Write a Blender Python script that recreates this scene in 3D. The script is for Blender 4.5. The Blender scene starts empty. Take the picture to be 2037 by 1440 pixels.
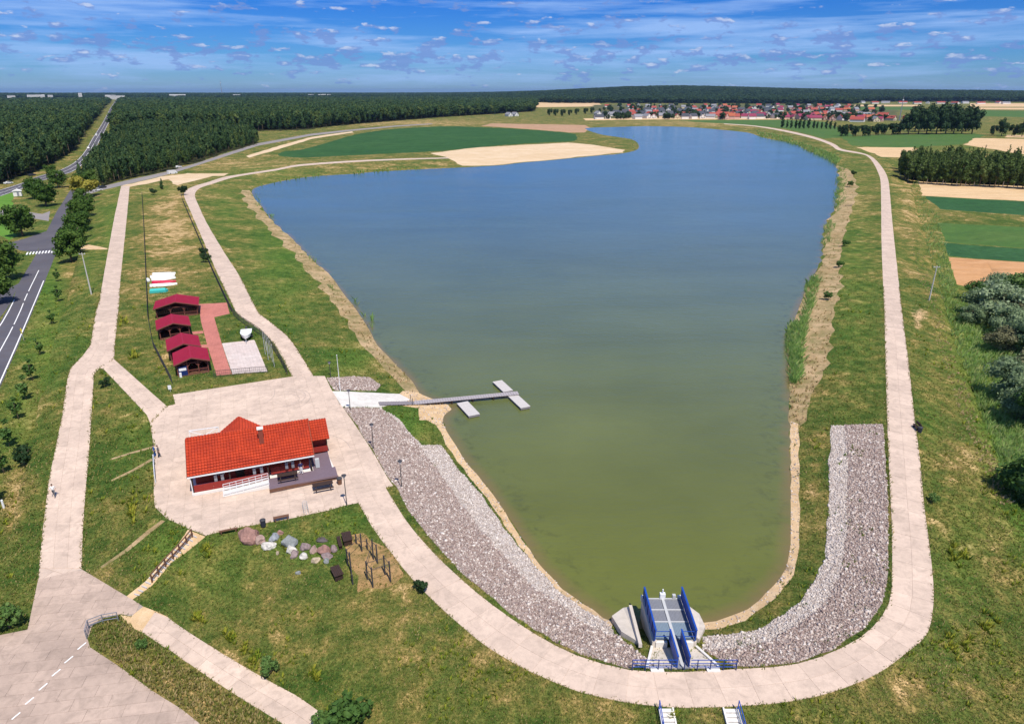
import bpy, bmesh, math, random
import numpy as np
from mathutils import Vector, Matrix, geometry, kdtree, noise as mnoise
from mathutils.bvhtree import BVHTree

random.seed(7); np.random.seed(7)
scene = bpy.context.scene
COL = scene.collection
R = math.radians

# ------------------------------------------------------------------ camera
CAM_H, FPX, CX, CY, HORIZON = 45.0, 1357.0, 1018.5, 720.0, 183.0
PITCH = math.atan((CY - HORIZON) / FPX)
cam_data = bpy.data.cameras.new('camera')
cam_data.sensor_width = 36.0
cam_data.lens = 36.0 * FPX / 2037.0
cam_data.clip_start = 0.5
cam_data.clip_end = 120000.0
cam = bpy.data.objects.new('camera', cam_data)
COL.objects.link(cam)
cam.location = (0, 0, CAM_H)
cam.rotation_euler = (math.pi / 2 - PITCH, 0, 0)
scene.camera = cam

# ------------------------------------------------------------------ sun, sky, exposure
SUN_EL = R(60)
SHADOW_AZ = R(25)                       # shadows run this far left of straight ahead
sun_dir = Vector((math.sin(SHADOW_AZ) * math.cos(SUN_EL), -math.cos(SHADOW_AZ) * math.cos(SUN_EL), math.sin(SUN_EL)))
sd = bpy.data.lights.new('sun', 'SUN')
sd.energy = 5.0
sd.angle = R(0.5)
sd.color = (1.0, 0.93, 0.83)
sun = bpy.data.objects.new('sun', sd)
COL.objects.link(sun)
sun.rotation_euler = (-sun_dir).to_track_quat('-Z', 'Y').to_euler()
sun.location = (60, -60, 120)

world = bpy.data.worlds.new('World')
scene.world = world
world.use_nodes = True
wn = world.node_tree
wn.nodes.clear()
def W(t, **k):
    n = wn.nodes.new(t)
    for a, b in k.items(): setattr(n, a, b)
    return n
def wl(a, b): wn.links.new(a, b)
def wmath(op, a, b=None, c=None, clamp=False):
    n = W('ShaderNodeMath', operation=op, use_clamp=clamp)
    for i, v in enumerate((a, b, c)):
        if v is None: continue
        if isinstance(v, (int, float)): n.inputs[i].default_value = v
        else: wl(v, n.inputs[i])
    return n.outputs[0]
def wmix(f, a, b, bt='MIX'):
    n = W('ShaderNodeMix', data_type='RGBA', blend_type=bt)
    for i, v in ((0, f), (6, a), (7, b)):
        if isinstance(v, (int, float)): n.inputs[i].default_value = v
        elif isinstance(v, tuple): n.inputs[i].default_value = (*v, 1)
        else: wl(v, n.inputs[i])
    return n.outputs[2]
sky = W('ShaderNodeTexSky', sky_type='NISHITA')
sky.sun_disc = False
sky.sun_elevation = SUN_EL
sky.sun_rotation = math.atan2(sun_dir.x, sun_dir.y)
sky.altitude = 120
sky.air_density = 1.0
sky.dust_density = 0.15
sky.ozone_density = 4.0
tc = W('ShaderNodeTexCoord')
sep = W('ShaderNodeSeparateXYZ'); wl(tc.outputs['Generated'], sep.inputs[0])
zz = sep.outputs[2]
# cumulus: small heaps sized in angle, flatter than wide
def wvec(sx, sz, off=(0, 0, 0)):
    m = W('ShaderNodeMapping')
    m.inputs['Scale'].default_value = (sx, sx, sz)
    m.inputs['Location'].default_value = off
    wl(tc.outputs['Generated'], m.inputs[0])
    return m.outputs[0]
def wnoise(vec, scale, detail=6, rough=0.55, dist=0.0):
    n = W('ShaderNodeTexNoise'); n.inputs['Scale'].default_value = scale
    n.inputs['Detail'].default_value = detail; n.inputs['Roughness'].default_value = rough
    n.inputs['Distortion'].default_value = dist
    wl(vec, n.inputs['Vector']); return n.outputs[0]
def wramp(v, stops):
    r = W('ShaderNodeValToRGB'); wl(v, r.inputs[0])
    e = r.color_ramp.elements
    while len(e) < len(stops): e.new(0.5)
    for i, (p, c) in enumerate(stops):
        e[i].position = p
        e[i].color = (c, c, c, 1) if isinstance(c, (int, float)) else (*c, 1)
    return r.outputs[0]
tcol = wramp(zz, [(0.0, (0.37, 0.60, 1.05)), (0.04, (0.23, 0.54, 1.08)), (0.12, (0.07, 0.38, 1.08)), (0.5, (0.22, 0.50, 1.0))])
tint = wmix(1.0, sky.outputs[0], tcol, 'MULTIPLY')
n1 = wnoise(wvec(1, 3.0, (3.1, 1.7, 0.4)), 31, 8, 0.6)
n1u = wnoise(wvec(1, 3.0, (3.1, 1.7, 0.4 + 0.016)), 31, 5, 0.55)
low = wramp(zz, [(0.0, 0.0), (0.022, 0.03), (0.042, 0.105), (0.062, 0.095), (0.085, 0.04), (0.15, 0.015)])
cum_in = wmath('ADD', n1, low)
cum = wramp(cum_in, [(0.605, 0.0), (0.655, 1.0)])
lit = wramp(wmath('SUBTRACT', n1, n1u), [(0.10, 0.0), (0.24, 1.0)])
cumcol = wmix(lit, (1.9, 3.1, 7.0), (6.4, 7.2, 9.2))
# cirrus: long thin streaks
c1 = wnoise(wvec(1, 16, (0.6, 2.0, 0.0)), 3.2, 5, 0.6, 0.25)
c2 = wnoise(wvec(1, 9, (4.6, 1.0, 0.3)), 7.0, 4, 0.6, 0.4)
cir = wramp(wmath('ADD', wmath('MULTIPLY', c1, 0.7), wmath('MULTIPLY', c2, 0.3)), [(0.44, 0.0), (0.62, 0.75)])
base = wmix(cir, tint, (3.9, 6.0, 10.2))
full = wmix(wmath('MULTIPLY', cum, 0.72), base, cumcol)
bg = W('ShaderNodeBackground'); wl(full, bg.inputs[0]); bg.inputs[1].default_value = 0.086
wo = W('ShaderNodeOutputWorld'); wl(bg.outputs[0], wo.inputs[0])

vs = scene.view_settings
vs.view_transform = 'Standard'
vs.look = 'None'
vs.exposure = 0.18
vs.gamma = 1.0
vs.use_curve_mapping = False
scene.render.engine = 'CYCLES'
scene.cycles.max_bounces = 5
scene.cycles.diffuse_bounces = 2
scene.cycles.glossy_bounces = 2
scene.cycles.transmission_bounces = 3
scene.cycles.transparent_max_bounces = 6
scene.cycles.volume_bounces = 0
scene.cycles.use_denoising = True
scene.cycles.caustics_reflective = False
scene.cycles.caustics_refractive = False

# ------------------------------------------------------------------ pixels of the photograph to points of the place
CS, SN = math.cos(PITCH), math.sin(PITCH)
def ray(px, py):
    u = (px - CX) / FPX; v = (py - CY) / FPX
    return Vector((u, CS - SN * v, -SN - CS * v))
def P(px, py, z=0.0):
    d = ray(px, py); t = (z - CAM_H) / d.z
    return Vector((d.x * t, d.y * t, z))

# ------------------------------------------------------------------ materials
class NT:
    """small helper round a node tree"""
    def __init__(s, name):
        s.m = bpy.data.materials.new(name); s.m.use_nodes = True
        s.t = s.m.node_tree; s.t.nodes.clear()
        s.out = s.n('ShaderNodeOutputMaterial')
        s.b = s.n('ShaderNodeBsdfPrincipled')
        s.l(s.b.outputs[0], s.out.inputs[0])
        s.b.inputs['Specular IOR Level'].default_value = 0.25
        s.b.inputs['Roughness'].default_value = 0.85
    def n(s, t, **k):
        n = s.t.nodes.new(t)
        for a, b in k.items(): setattr(n, a, b)
        return n
    def l(s, a, b): s.t.links.new(a, b)
    def setv(s, inp, v):
        if isinstance(v, (int, float)): inp.default_value = v
        elif isinstance(v, tuple): inp.default_value = (*v, 1) if len(v) == 3 and inp.type == 'RGBA' else v
        else: s.l(v, inp)
    def pos(s, sc=(1, 1, 1), rot=0.0):
        g = s.n('ShaderNodeNewGeometry'); m = s.n('ShaderNodeMapping')
        m.inputs['Scale'].default_value = sc; m.inputs['Rotation'].default_value = (0, 0, rot)
        s.l(g.outputs['Position'], m.inputs[0]); return m.outputs[0]
    def objpos(s, sc=(1, 1, 1)):
        g = s.n('ShaderNodeTexCoord'); m = s.n('ShaderNodeMapping')
        m.inputs['Scale'].default_value = sc
        s.l(g.outputs['Object'], m.inputs[0]); return m.outputs[0]
    def noise(s, vec, scale, detail=4, rough=0.55, dist=0.0):
        n = s.n('ShaderNodeTexNoise'); s.l(vec, n.inputs['Vector'])
        for k, v in (('Scale', scale), ('Detail', detail), ('Roughness', rough), ('Distortion', dist)): n.inputs[k].default_value = v
        return n.outputs[0]
    def voro(s, vec, scale, out='Distance', feature='F1'):
        n = s.n('ShaderNodeTexVoronoi', feature=feature); s.l(vec, n.inputs['Vector']); n.inputs['Scale'].default_value = scale
        return n.outputs[out]
    def ramp(s, v, stops):
        r = s.n('ShaderNodeValToRGB'); s.l(v, r.inputs[0]); e = r.color_ramp.elements
        while len(e) < len(stops): e.new(0.5)
        for i, (p, c) in enumerate(stops):
            e[i].position = p; e[i].color = (c, c, c, 1) if isinstance(c, (int, float)) else (*c, 1)
        return r.outputs[0]
    def math(s, op, a, b=None, c=None, clamp=False):
        n = s.n('ShaderNodeMath', operation=op, use_clamp=clamp)
        for i, v in enumerate((a, b, c)):
            if v is not None: s.setv(n.inputs[i], v)
        return n.outputs[0]
    def mix(s, f, a, b, bt='MIX'):
        n = s.n('ShaderNodeMix', data_type='RGBA', blend_type=bt)
        s.setv(n.inputs[0], f); s.setv(n.inputs[6], a); s.setv(n.inputs[7], b)
        return n.outputs[2]
    def attr(s, name):
        return s.n('ShaderNodeAttribute', attribute_name=name).outputs['Fac']
    def rnd(s):
        """one random number per object and per loose piece of a mesh"""
        a = s.n('ShaderNodeObjectInfo').outputs['Random']; b = s.n('ShaderNodeNewGeometry').outputs['Random Per Island']
        return s.math('FRACT', s.math('ADD', a, b))
    def island(s): return s.n('ShaderNodeNewGeometry').outputs['Random Per Island']
    def bump(s, h, strength, dist=0.1):
        b = s.n('ShaderNodeBump'); b.inputs['Strength'].default_value = strength; b.inputs['Distance'].default_value = dist
        s.l(h, b.inputs['Height']); s.l(b.outputs[0], s.b.inputs['Normal'])
    def col(s, c): s.setv(s.b.inputs['Base Color'], c)
    def set(s, **k):
        for a, b in k.items(): s.setv(s.b.inputs[a.replace('_', ' ')], b)
        return s

M = {}
def plain(name, c, rough=0.7, var=0.12, scale=3.0, metal=0.0, spec=0.3, bump=0.0):
    t = NT(name)
    n = t.noise(t.objpos(), scale, 5)
    v = t.math('ADD', t.math('MULTIPLY', n, 2 * var), 1 - var)
    cc = t.mix(1.0, c, t.ramp(v, [(0.0, 0.0), (1.0, 1.0)]), 'MULTIPLY')
    h = t.n('ShaderNodeHueSaturation'); h.inputs['Color'].default_value = (*c, 1); t.l(v, h.inputs['Value'])
    t.col(h.outputs[0])
    t.set(Roughness=rough, Metallic=metal)
    t.b.inputs['Specular IOR Level'].default_value = spec
    if bump: t.bump(n, bump)
    M[name] = t.m
    return t.m

def ground_mat(name, ca, cb, cc, big=0.05, mid=0.5, fine=5.0, contrast=0.5, bump=0.5, rot=0.0, stretch=1.0, thr=(0.35, 0.65), rough=0.95):
    t = NT(name); p = t.pos((1, stretch, 1), rot)
    a = t.ramp(t.noise(p, big, 5, 0.6, 0.3), [(thr[0], 0.0), (thr[1], 1.0)])
    b = t.ramp(t.noise(p, mid, 5, 0.65), [(0.42, 0.0), (0.66, 1.0)])
    c = t.mix(a, ca, cb); c = t.mix(t.math('MULTIPLY', b, 0.75), c, cc)
    f1 = t.noise(p, fine, 6, 0.75)
    v = t.math('ADD', t.math('MULTIPLY', t.math('SUBTRACT', f1, 0.5), 2.6 * contrast), 1.0)
    h = t.n('ShaderNodeHueSaturation'); t.l(c, h.inputs['Color']); t.l(v, h.inputs['Value'])
    t.col(h.outputs[0]); t.set(Roughness=rough); t.b.inputs['Specular IOR Level'].default_value = 0.1
    if bump: t.bump(f1, bump, 0.25)
    M[name] = t.m; return t.m

# grass: green turned straw where the vertex attribute says so, with noise at every size
def grass_mat(name, near=True):
    t = NT(name); p = t.pos()
    dry = t.attr('dry'); lush = t.attr('lush'); bare = t.attr('bare')
    big = t.noise(p, 0.07, 6, 0.62, 0.4); mid = t.noise(p, 0.45, 6, 0.65, 0.3); fine = t.noise(p, 3.2, 6, 0.78); tiny = t.noise(p, 11.0, 4, 0.8)
    d = t.math('ADD', dry, t.math('MULTIPLY', t.math('SUBTRACT', big, 0.5), 2.1))
    d = t.math('ADD', d, t.math('MULTIPLY', t.math('SUBTRACT', mid, 0.5), 2.0))
    d = t.math('ADD', d, t.math('MULTIPLY', t.math('SUBTRACT', fine, 0.5), 0.9), clamp=True)
    g = t.ramp(d, [(0.0, (0.040, 0.078, 0.014)), (0.38, (0.086, 0.108, 0.024)), (0.66, (0.150, 0.130, 0.036)), (0.88, (0.26, 0.185, 0.070)), (1.0, (0.38, 0.265, 0.125))])
    lm = t.math('MULTIPLY', lush, t.ramp(mid, [(0.3, 0.4), (0.6, 1.0)]))
    g = t.mix(lm, g, (0.070, 0.155, 0.020))
    bm = t.ramp(t.math('ADD', bare, t.math('MULTIPLY', t.math('SUBTRACT', mid, 0.5), 1.2)), [(0.45, 0.0), (0.75, 1.0)])
    g = t.mix(bm, g, (0.46, 0.31, 0.17))
    v = t.math('ADD', t.math('MULTIPLY', t.math('SUBTRACT', fine, 0.5), 2.7), 1.02)
    v = t.math('MULTIPLY', v, t.math('ADD', t.math('MULTIPLY', t.math('SUBTRACT', tiny, 0.5), 2.2), 1.0))
    v = t.math('MULTIPLY', v, t.math('ADD', t.math('MULTIPLY', mid, 1.0), 0.62))
    sx = t.n('ShaderNodeSeparateXYZ'); t.l(p, sx.inputs[0])
    wob = t.math('ADD', sx.outputs[0], t.math('MULTIPLY', t.noise(p, 0.05, 2), 5.0))
    stripe = t.math('MULTIPLY', t.math('SINE', t.math('MULTIPLY', wob, 2.1)), t.math('MULTIPLY', t.attr('mow'), 0.13))
    v = t.math('MULTIPLY', v, t.math('ADD', stripe, 1.0))
    h = t.n('ShaderNodeHueSaturation'); t.l(g, h.inputs['Color']); t.l(v, h.inputs['Value'])
    t.col(h.outputs[0]); t.b.inputs['Specular IOR Level'].default_value = 0.08; t.set(Roughness=0.95)
    t.bump(t.math('ADD', t.math('MULTIPLY', fine, 0.6), t.math('MULTIPLY', mid, 0.6)), 0.6, 0.5)
    M[name] = t.m
grass_mat('grass')

def paving_mat(name, ca, cb, joint=None, rot=0.0, var=0.10):
    """weathered concrete; joint = (slab length, slab width) draws the joints of paving too far off to build"""
    t = NT(name); p = t.pos()
    a = t.noise(p, 0.22, 6, 0.6, 0.4); f = t.noise(p, 2.4, 6, 0.7); ti = t.noise(p, 14, 4, 0.8)
    c = t.mix(t.ramp(a, [(0.35, 0.0), (0.65, 1.0)]), ca, cb)
    st = t.ramp(t.noise(p, 0.8, 5, 0.7, 0.8), [(0.46, 0.0), (0.70, 0.50)])
    c = t.mix(st, c, tuple(x * 0.62 for x in cb))
    v = t.math('ADD', t.math('MULTIPLY', t.math('SUBTRACT', f, 0.5), 0.34), 1.0)
    v = t.math('MULTIPLY', v, t.math('ADD', t.math('MULTIPLY', t.math('SUBTRACT', ti, 0.5), 0.3), 1.0))
    r = t.math('ADD', t.math('MULTIPLY', t.math('SUBTRACT', t.rnd(), 0.5), 2 * var), 1.0)
    v = t.math('MULTIPLY', v, r)
    if joint:
        br = t.n('ShaderNodeTexBrick'); t.l(t.pos((1, 1, 1), rot), br.inputs['Vector'])
        br.inputs['Scale'].default_value = 1.0; br.inputs['Mortar Size'].default_value = 0.035
        br.inputs['Brick Width'].default_value = joint[0]; br.inputs['Row Height'].default_value = joint[1]
        br.inputs['Color1'].default_value = (1, 1, 1, 1); br.inputs['Color2'].default_value = (0.9, 0.9, 0.9, 1); br.inputs['Mortar'].default_value = (0.76, 0.72, 0.68, 1)
        c = t.mix(1.0, c, br.outputs['Color'], 'MULTIPLY')
    h = t.n('ShaderNodeHueSaturation'); t.l(c, h.inputs['Color']); t.l(v, h.inputs['Value'])
    t.col(h.outputs[0]); t.set(Roughness=0.9); t.b.inputs['Specular IOR Level'].default_value = 0.2
    t.bump(f, 0.15, 0.05)
    M[name] = t.m
paving_mat('concrete_slab', (0.62, 0.485, 0.385), (0.52, 0.405, 0.325), var=0.065)
paving_mat('concrete_path', (0.61, 0.48, 0.385), (0.53, 0.415, 0.335), joint=(3.0, 1.5), rot=R(20), var=0.0)
paving_mat('joint_bed', (0.42, 0.34, 0.27), (0.36, 0.29, 0.23), var=0.0)
paving_mat('yard_slab', (0.49, 0.375, 0.30), (0.38, 0.29, 0.235), var=0.07)
paving_mat('yard_base', (0.40, 0.33, 0.29), (0.30, 0.25, 0.22), joint=(3.0, 1.2), rot=R(8), var=0.0)
paving_mat('pale_concrete', (0.72, 0.68, 0.62), (0.62, 0.59, 0.54), var=0.05)
paving_mat('red_paving', (0.58, 0.22, 0.18), (0.50, 0.19, 0.155), joint=(0.4, 0.2), rot=R(20), var=0.0)
paving_mat('light_paving', (0.60, 0.50, 0.46), (0.66, 0.58, 0.54), joint=(0.8, 0.4), rot=R(20), var=0.0)
ground_mat('asphalt', (0.085, 0.085, 0.105), (0.115, 0.112, 0.13), (0.10, 0.09, 0.10), 0.08, 0.6, 6, 0.12, 0.05)
ground_mat('asphalt_pale', (0.22, 0.205, 0.21), (0.28, 0.25, 0.24), (0.24, 0.22, 0.21), 0.05, 0.4, 6, 0.15, 0.05)
ground_mat('sand', (0.60, 0.42, 0.24), (0.50, 0.34, 0.18), (0.66, 0.50, 0.32), 0.10, 0.9, 7, 0.3, 0.4)
ground_mat('pale_sand', (0.66, 0.52, 0.36), (0.58, 0.43, 0.27), (0.50, 0.36, 0.20), 0.02, 0.12, 1.5, 0.25, 0.2, stretch=2.5, rot=R(-8))
ground_mat('straw_bank', (0.50, 0.36, 0.21), (0.34, 0.24, 0.12), (0.12, 0.13, 0.035), 0.10, 0.35, 3, 0.6, 0.8)
ground_mat('gravel_bed', (0.38, 0.30, 0.27), (0.33, 0.26, 0.235), (0.45, 0.38, 0.34), 0.2, 1.2, 6, 0.5, 0.8)
ground_mat('gravel_bed_pale', (0.54, 0.48, 0.45), (0.46, 0.40, 0.37), (0.60, 0.55, 0.50), 0.2, 1.2, 6, 0.5, 0.8)
ground_mat('crop_green', (0.030, 0.088, 0.026), (0.040, 0.102, 0.030), (0.024, 0.072, 0.022), 0.012, 0.05, 0.22, 0.45, 0.5)
ground_mat('crop_bright', (0.062, 0.132, 0.030), (0.085, 0.142, 0.036), (0.050, 0.108, 0.028), 0.014, 0.07, 0.35, 0.5, 0.5, stretch=3.0)
ground_mat('crop_dark', (0.030, 0.092, 0.032), (0.038, 0.102, 0.036), (0.024, 0.074, 0.026), 0.02, 0.12, 0.5, 0.55, 0.6)
ground_mat('stubble', (0.58, 0.40, 0.22), (0.50, 0.34, 0.18), (0.64, 0.47, 0.28), 0.012, 0.07, 0.4, 0.4, 0.3, stretch=4.0, rot=R(5))
ground_mat('orange_soil', (0.50, 0.27, 0.12), (0.43, 0.225, 0.10), (0.54, 0.31, 0.16), 0.02, 0.10, 0.5, 0.35, 0.3, stretch=3.0)
ground_mat('brown_soil', (0.40, 0.24, 0.15), (0.34, 0.21, 0.12), (0.44, 0.29, 0.18), 0.02, 0.12, 1.2, 0.2, 0.3)
ground_mat('lawn', (0.10, 0.22, 0.03), (0.08, 0.19, 0.025), (0.13, 0.24, 0.04), 0.05, 0.3, 3, 0.25, 0.3)
ground_mat('playground_sand', (0.42, 0.26, 0.12), (0.34, 0.21, 0.09), (0.13, 0.12, 0.04), 0.25, 1.0, 5, 0.6, 0.6, thr=(0.4, 0.6))
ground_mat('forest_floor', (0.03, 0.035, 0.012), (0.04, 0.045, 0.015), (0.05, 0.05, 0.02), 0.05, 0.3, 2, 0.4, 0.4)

ground_mat('village_ground', (0.05, 0.075, 0.022), (0.10, 0.10, 0.04), (0.16, 0.13, 0.07), 0.02, 0.06, 0.3, 0.5, 0.3)
# ------------------------------------------------------------------ the lie of the land
WATER_Z = -2.2
def cr(pts, n=4, closed=False):
    """Catmull-Rom through traced points"""
    p = [Vector(q) for q in pts]; out = []; N = len(p)
    rng = range(N) if closed else range(N - 1)
    for i in rng:
        a, b, c, d = (p[(i + k) % N] if closed else p[min(max(i + k, 0), N - 1)] for k in (-1, 0, 1, 2))
        for j in range(n):
            t = j / n
            out.append(tuple(0.5 * ((2 * b) + (c - a) * t + (2 * a - 5 * b + 4 * c - d) * t * t + (3 * b - a - 3 * c + d) * t ** 3)))
    if not closed: out.append(tuple(p[-1]))
    return out
def sstep(x): x = min(max(x, 0), 1); return x * x * (3 - 2 * x)
def zw(py): return -2.3 * sstep((py - 735) / 395) - 0.3 * sstep((py - 1130) / 120)
WL = [(241, 370), (227, 435), (213, 511), (198, 597), (191, 619), (180, 687), (163, 710), (140, 733), (132, 763), (124, 825), (110, 894), (98, 950), (84, 1063), (76, 1153)]
WR = [(258, 370), (253, 425), (246, 494), (240, 550), (237, 602), (229, 681), (227, 715), (198, 732), (187, 742), (184, 791), (180, 859), (175, 928), (171, 967), (165, 1053), (162, 1132)]
PL = cr([(892, 313.5), (737, 318), (600, 327), (550, 336), (471, 348), (443, 353), (412, 363), (388, 370), (371, 378), (366, 387), (369, 398), (381, 425), (405, 480), (430, 538), (454, 590), (471, 624)], 3) + [(481, 632), (522, 660), (546, 684), (564, 715), (581, 749)]
PR = cr([(892, 315.5), (737, 321), (600, 330.5), (550, 339.5), (481, 350), (454, 356), (423, 366), (399, 374), (390, 382), (388, 390), (393, 404), (412, 445), (447, 504), (478, 552), (502, 600), (515, 624)], 3) + [(536, 639), (570, 667), (584, 684), (605, 718), (624, 748)]
DO = cr([(713, 1000), (742, 1050), (788, 1112), (826, 1158), (868, 1200), (930, 1255), (980, 1293), (1040, 1328), (1100, 1355), (1155, 1376), (1238, 1395), (1307, 1404), (1376, 1407), (1468, 1404), (1560, 1396), (1652, 1377), (1744, 1340), (1808, 1294), (1845, 1258), (1857, 1198), (1855, 1138), (1847, 1069), (1838, 1000), (1830, 914), (1819, 828), (1807, 717), (1795, 626), (1783, 517), (1775, 440), (1770, 382), (1766, 355), (1756, 335), (1737, 314), (1714, 304.5), (1675, 297), (1660, 287), (1621, 273), (1563, 259.5), (1503, 250.5), (1440, 246)], 3)
DI = cr([(780, 991), (809, 1037), (851, 1087), (901, 1137), (959, 1187), (1010, 1225), (1060, 1258), (1100, 1281), (1160, 1308), (1252, 1332), (1360, 1336), (1468, 1330), (1532, 1327), (1606, 1315), (1689, 1281), (1739, 1244), (1767, 1202), (1774, 1161), (1774, 1046), (1770, 967), (1767, 897), (1764, 810), (1761, 706), (1759, 619), (1754, 498), (1753, 420), (1752, 366), (1748, 347), (1737, 324), (1723, 310), (1702, 305), (1667, 299), (1652, 289), (1617, 276), (1559, 262), (1501, 252), (1440, 247.2)], 3)
PLAZA = [(344, 785), (581, 749), (624, 748), (646, 748), (661, 778), (680, 808), (701, 837), (742, 899), (772, 952), (782, 966), (767, 970), (780, 991), (713, 1000), (687, 1005), (653, 1015), (564, 1034), (481, 1048), (443, 1056), (409, 1065), (375, 1051), (333, 1032), (308, 1008), (306, 984), (306, 911), (304, 876), (299, 842), (332, 808), (349, 804)]
BRANCH = [(227, 715), (260, 744), (300, 780), (332, 808), (299, 842), (292, 825), (247, 777), (206, 734), (198, 732)]
YARD = [(76, 1153), (162, 1132), (254, 1187), (285, 1206), (262, 1225), (240, 1221), (205, 1230), (185, 1243), (174, 1270), (179, 1287), (241, 1328), (302, 1373), (361, 1410), (399, 1440), (470, 1500), (-300, 1500), (-300, 1300), (0, 1263), (55, 1252)]
LOWP = [(308, 1217), (333, 1228), (378, 1259), (460, 1311), (526, 1349), (584, 1380), (636, 1414), (690, 1460), (620, 1480), (564, 1440), (481, 1390), (412, 1345), (344, 1297), (282, 1256)]
SHORE = [(500, 380), (509, 373), (536, 366), (584, 356), (653, 349.5), (703, 347), (748, 342), (840, 337), (909, 334), (978, 330), (1115, 317), (1200, 309.5), (1243, 305), (1267, 298), (1270, 288), (1258, 278), (1236, 274), (1208, 270), (1184, 264), (1166, 258), (1170, 255), (1247, 252.5), (1306, 251.5), (1395, 255), (1483, 264), (1520, 274), (1571, 283), (1598, 293), (1621, 306), (1652, 316), (1664, 332), (1667, 366), (1660, 413), (1640, 451), (1636, 498), (1627, 536), (1607, 560), (1596, 587), (1588, 610), (1570, 671), (1566, 730), (1570, 793), (1571, 862), (1571, 967), (1571, 1050), (1571, 1083), (1560, 1133), (1523, 1179), (1468, 1219), (1399, 1236), (1315, 1252), (1222, 1238), (1160, 1202), (1100, 1152), (1060, 1108), (1020, 1045), (977, 980), (949, 945), (927, 916), (906, 888), (890, 862), (881, 840), (884, 826), (897, 815), (890, 806), (867, 796), (835, 781), (819, 759), (800, 740), (780, 720), (750, 688), (735, 655), (715, 622), (690, 590), (665, 556), (625, 520), (590, 485), (550, 446), (520, 412), (505, 394)]
SHORE = cr(SHORE, 3, True)
GREENF = cr([(553, 308), (567, 301), (600, 298), (652, 284), (703, 269), (772, 258), (875, 252), (944, 253), (1047, 258), (1133, 265), (1146, 270), (1143, 281), (1081, 284), (978, 291), (875, 301), (772, 306), (669, 311), (600, 314), (565, 312)], 2, True)
HWY_R = [(-90, 980), (0, 772), (36, 688), (76, 593), (111, 506), (121, 470), (131, 429), (148, 385), (152, 372)]
HWY_L = [(-160, 860), (0, 641), (24, 600), (37, 564), (71, 508), (90, 465), (99, 448), (112, 422), (141, 377), (143, 372)]
TRUNKROAD = [(-200, 408), (0, 378), (69, 353), (120, 338), (150, 322), (170, 300), (182, 278), (203, 246), (220, 214), (234, 194.5)]
TRUNKROAD2 = [(239, 194.5), (229, 214), (216, 246), (196, 285), (184, 306), (166, 326), (140, 344), (72, 363), (0, 391), (-200, 428)]
FARROAD = [(152, 384), (192, 374), (262, 357), (344, 339), (400, 322), (447, 306), (515, 285), (619, 266.5), (700, 258), (790, 250), (860, 246), (860, 247.5), (790, 252.2), (700, 261), (619, 270.5), (515, 290), (447, 312), (400, 327), (344, 345), (262, 365), (205, 378), (165, 390)]
HWY = HWY_R + HWY_L[::-1]
TRUNK = cr(TRUNKROAD, 2) + cr(TRUNKROAD2, 2)

def hill(x, y):
    z = -3.0
    az = math.atan2(x, y); r = math.hypot(x, y)
    z += 62 * math.exp(-((az - 0.20) / 0.17) ** 2) * sstep((r - 3600) / 2200)
    z += 30 * math.exp(-((az - 0.50) / 0.22) ** 2) * sstep((r - 3600) / 2500)
    z += 10 * sstep((r - 4500) / 4000)
    return z
# name, pixels, height (number or function of the pixel row), fixed to that height
FIXED = [
    ('lake', SHORE, WATER_Z), ('west_road', WL + WR[::-1], zw), ('branch_path', BRANCH, 0.0), ('plaza', PLAZA, 0.0),
    ('promenade', PL + PR[::-1], 0.0), ('dam_path', DO + DI[::-1], 0.0), ('yard', YARD, zw), ('lower_path', LOWP, lambda y: -2.6 - 0.6 * sstep((y - 1220) / 220)),
    ('side_road', HWY, -3.0), ('trunk_road', TRUNK, -3.0), ('crop_field', GREENF, -1.2), ('far_road', FARROAD, -1.5),
]
TOES = [([(1790, 335), (1806, 366), (1830, 451), (1853, 536), (1861, 550), (1882, 630), (1899, 689), (1923, 751), (1951, 838), (1986, 914), (2021, 984), (2075, 1100), (2140, 1260)], -3.0),
        ([(1850, 330), (1900, 400), (1950, 500), (2000, 600), (2060, 750), (2150, 900)], -3.1),
        ([(-200, 330), (-220, 500), (-260, 800), (-330, 1250)], -3.2), ([(20, 690), (90, 520)], -3.0),
        ([(1560, 244), (1700, 275), (1760, 300)], -2.2), ([(1178, 240), (1400, 238), (1700, 244)], -3.0), ([(880, 240), (1050, 228)], -2.5), ([(300, 300), (240, 330)], -2.0),
        ([(170, 470), (130, 620), (95, 760), (62, 900), (10, 1130)], -2.6)]
TOES_W = [([(-12, 36), (0, 31.5), (12, 31), (25, 31.5), (40, 37), (52, 44)], -3.6), ([(-60, 20), (0, 12), (60, 20)], -4.0)]

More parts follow.
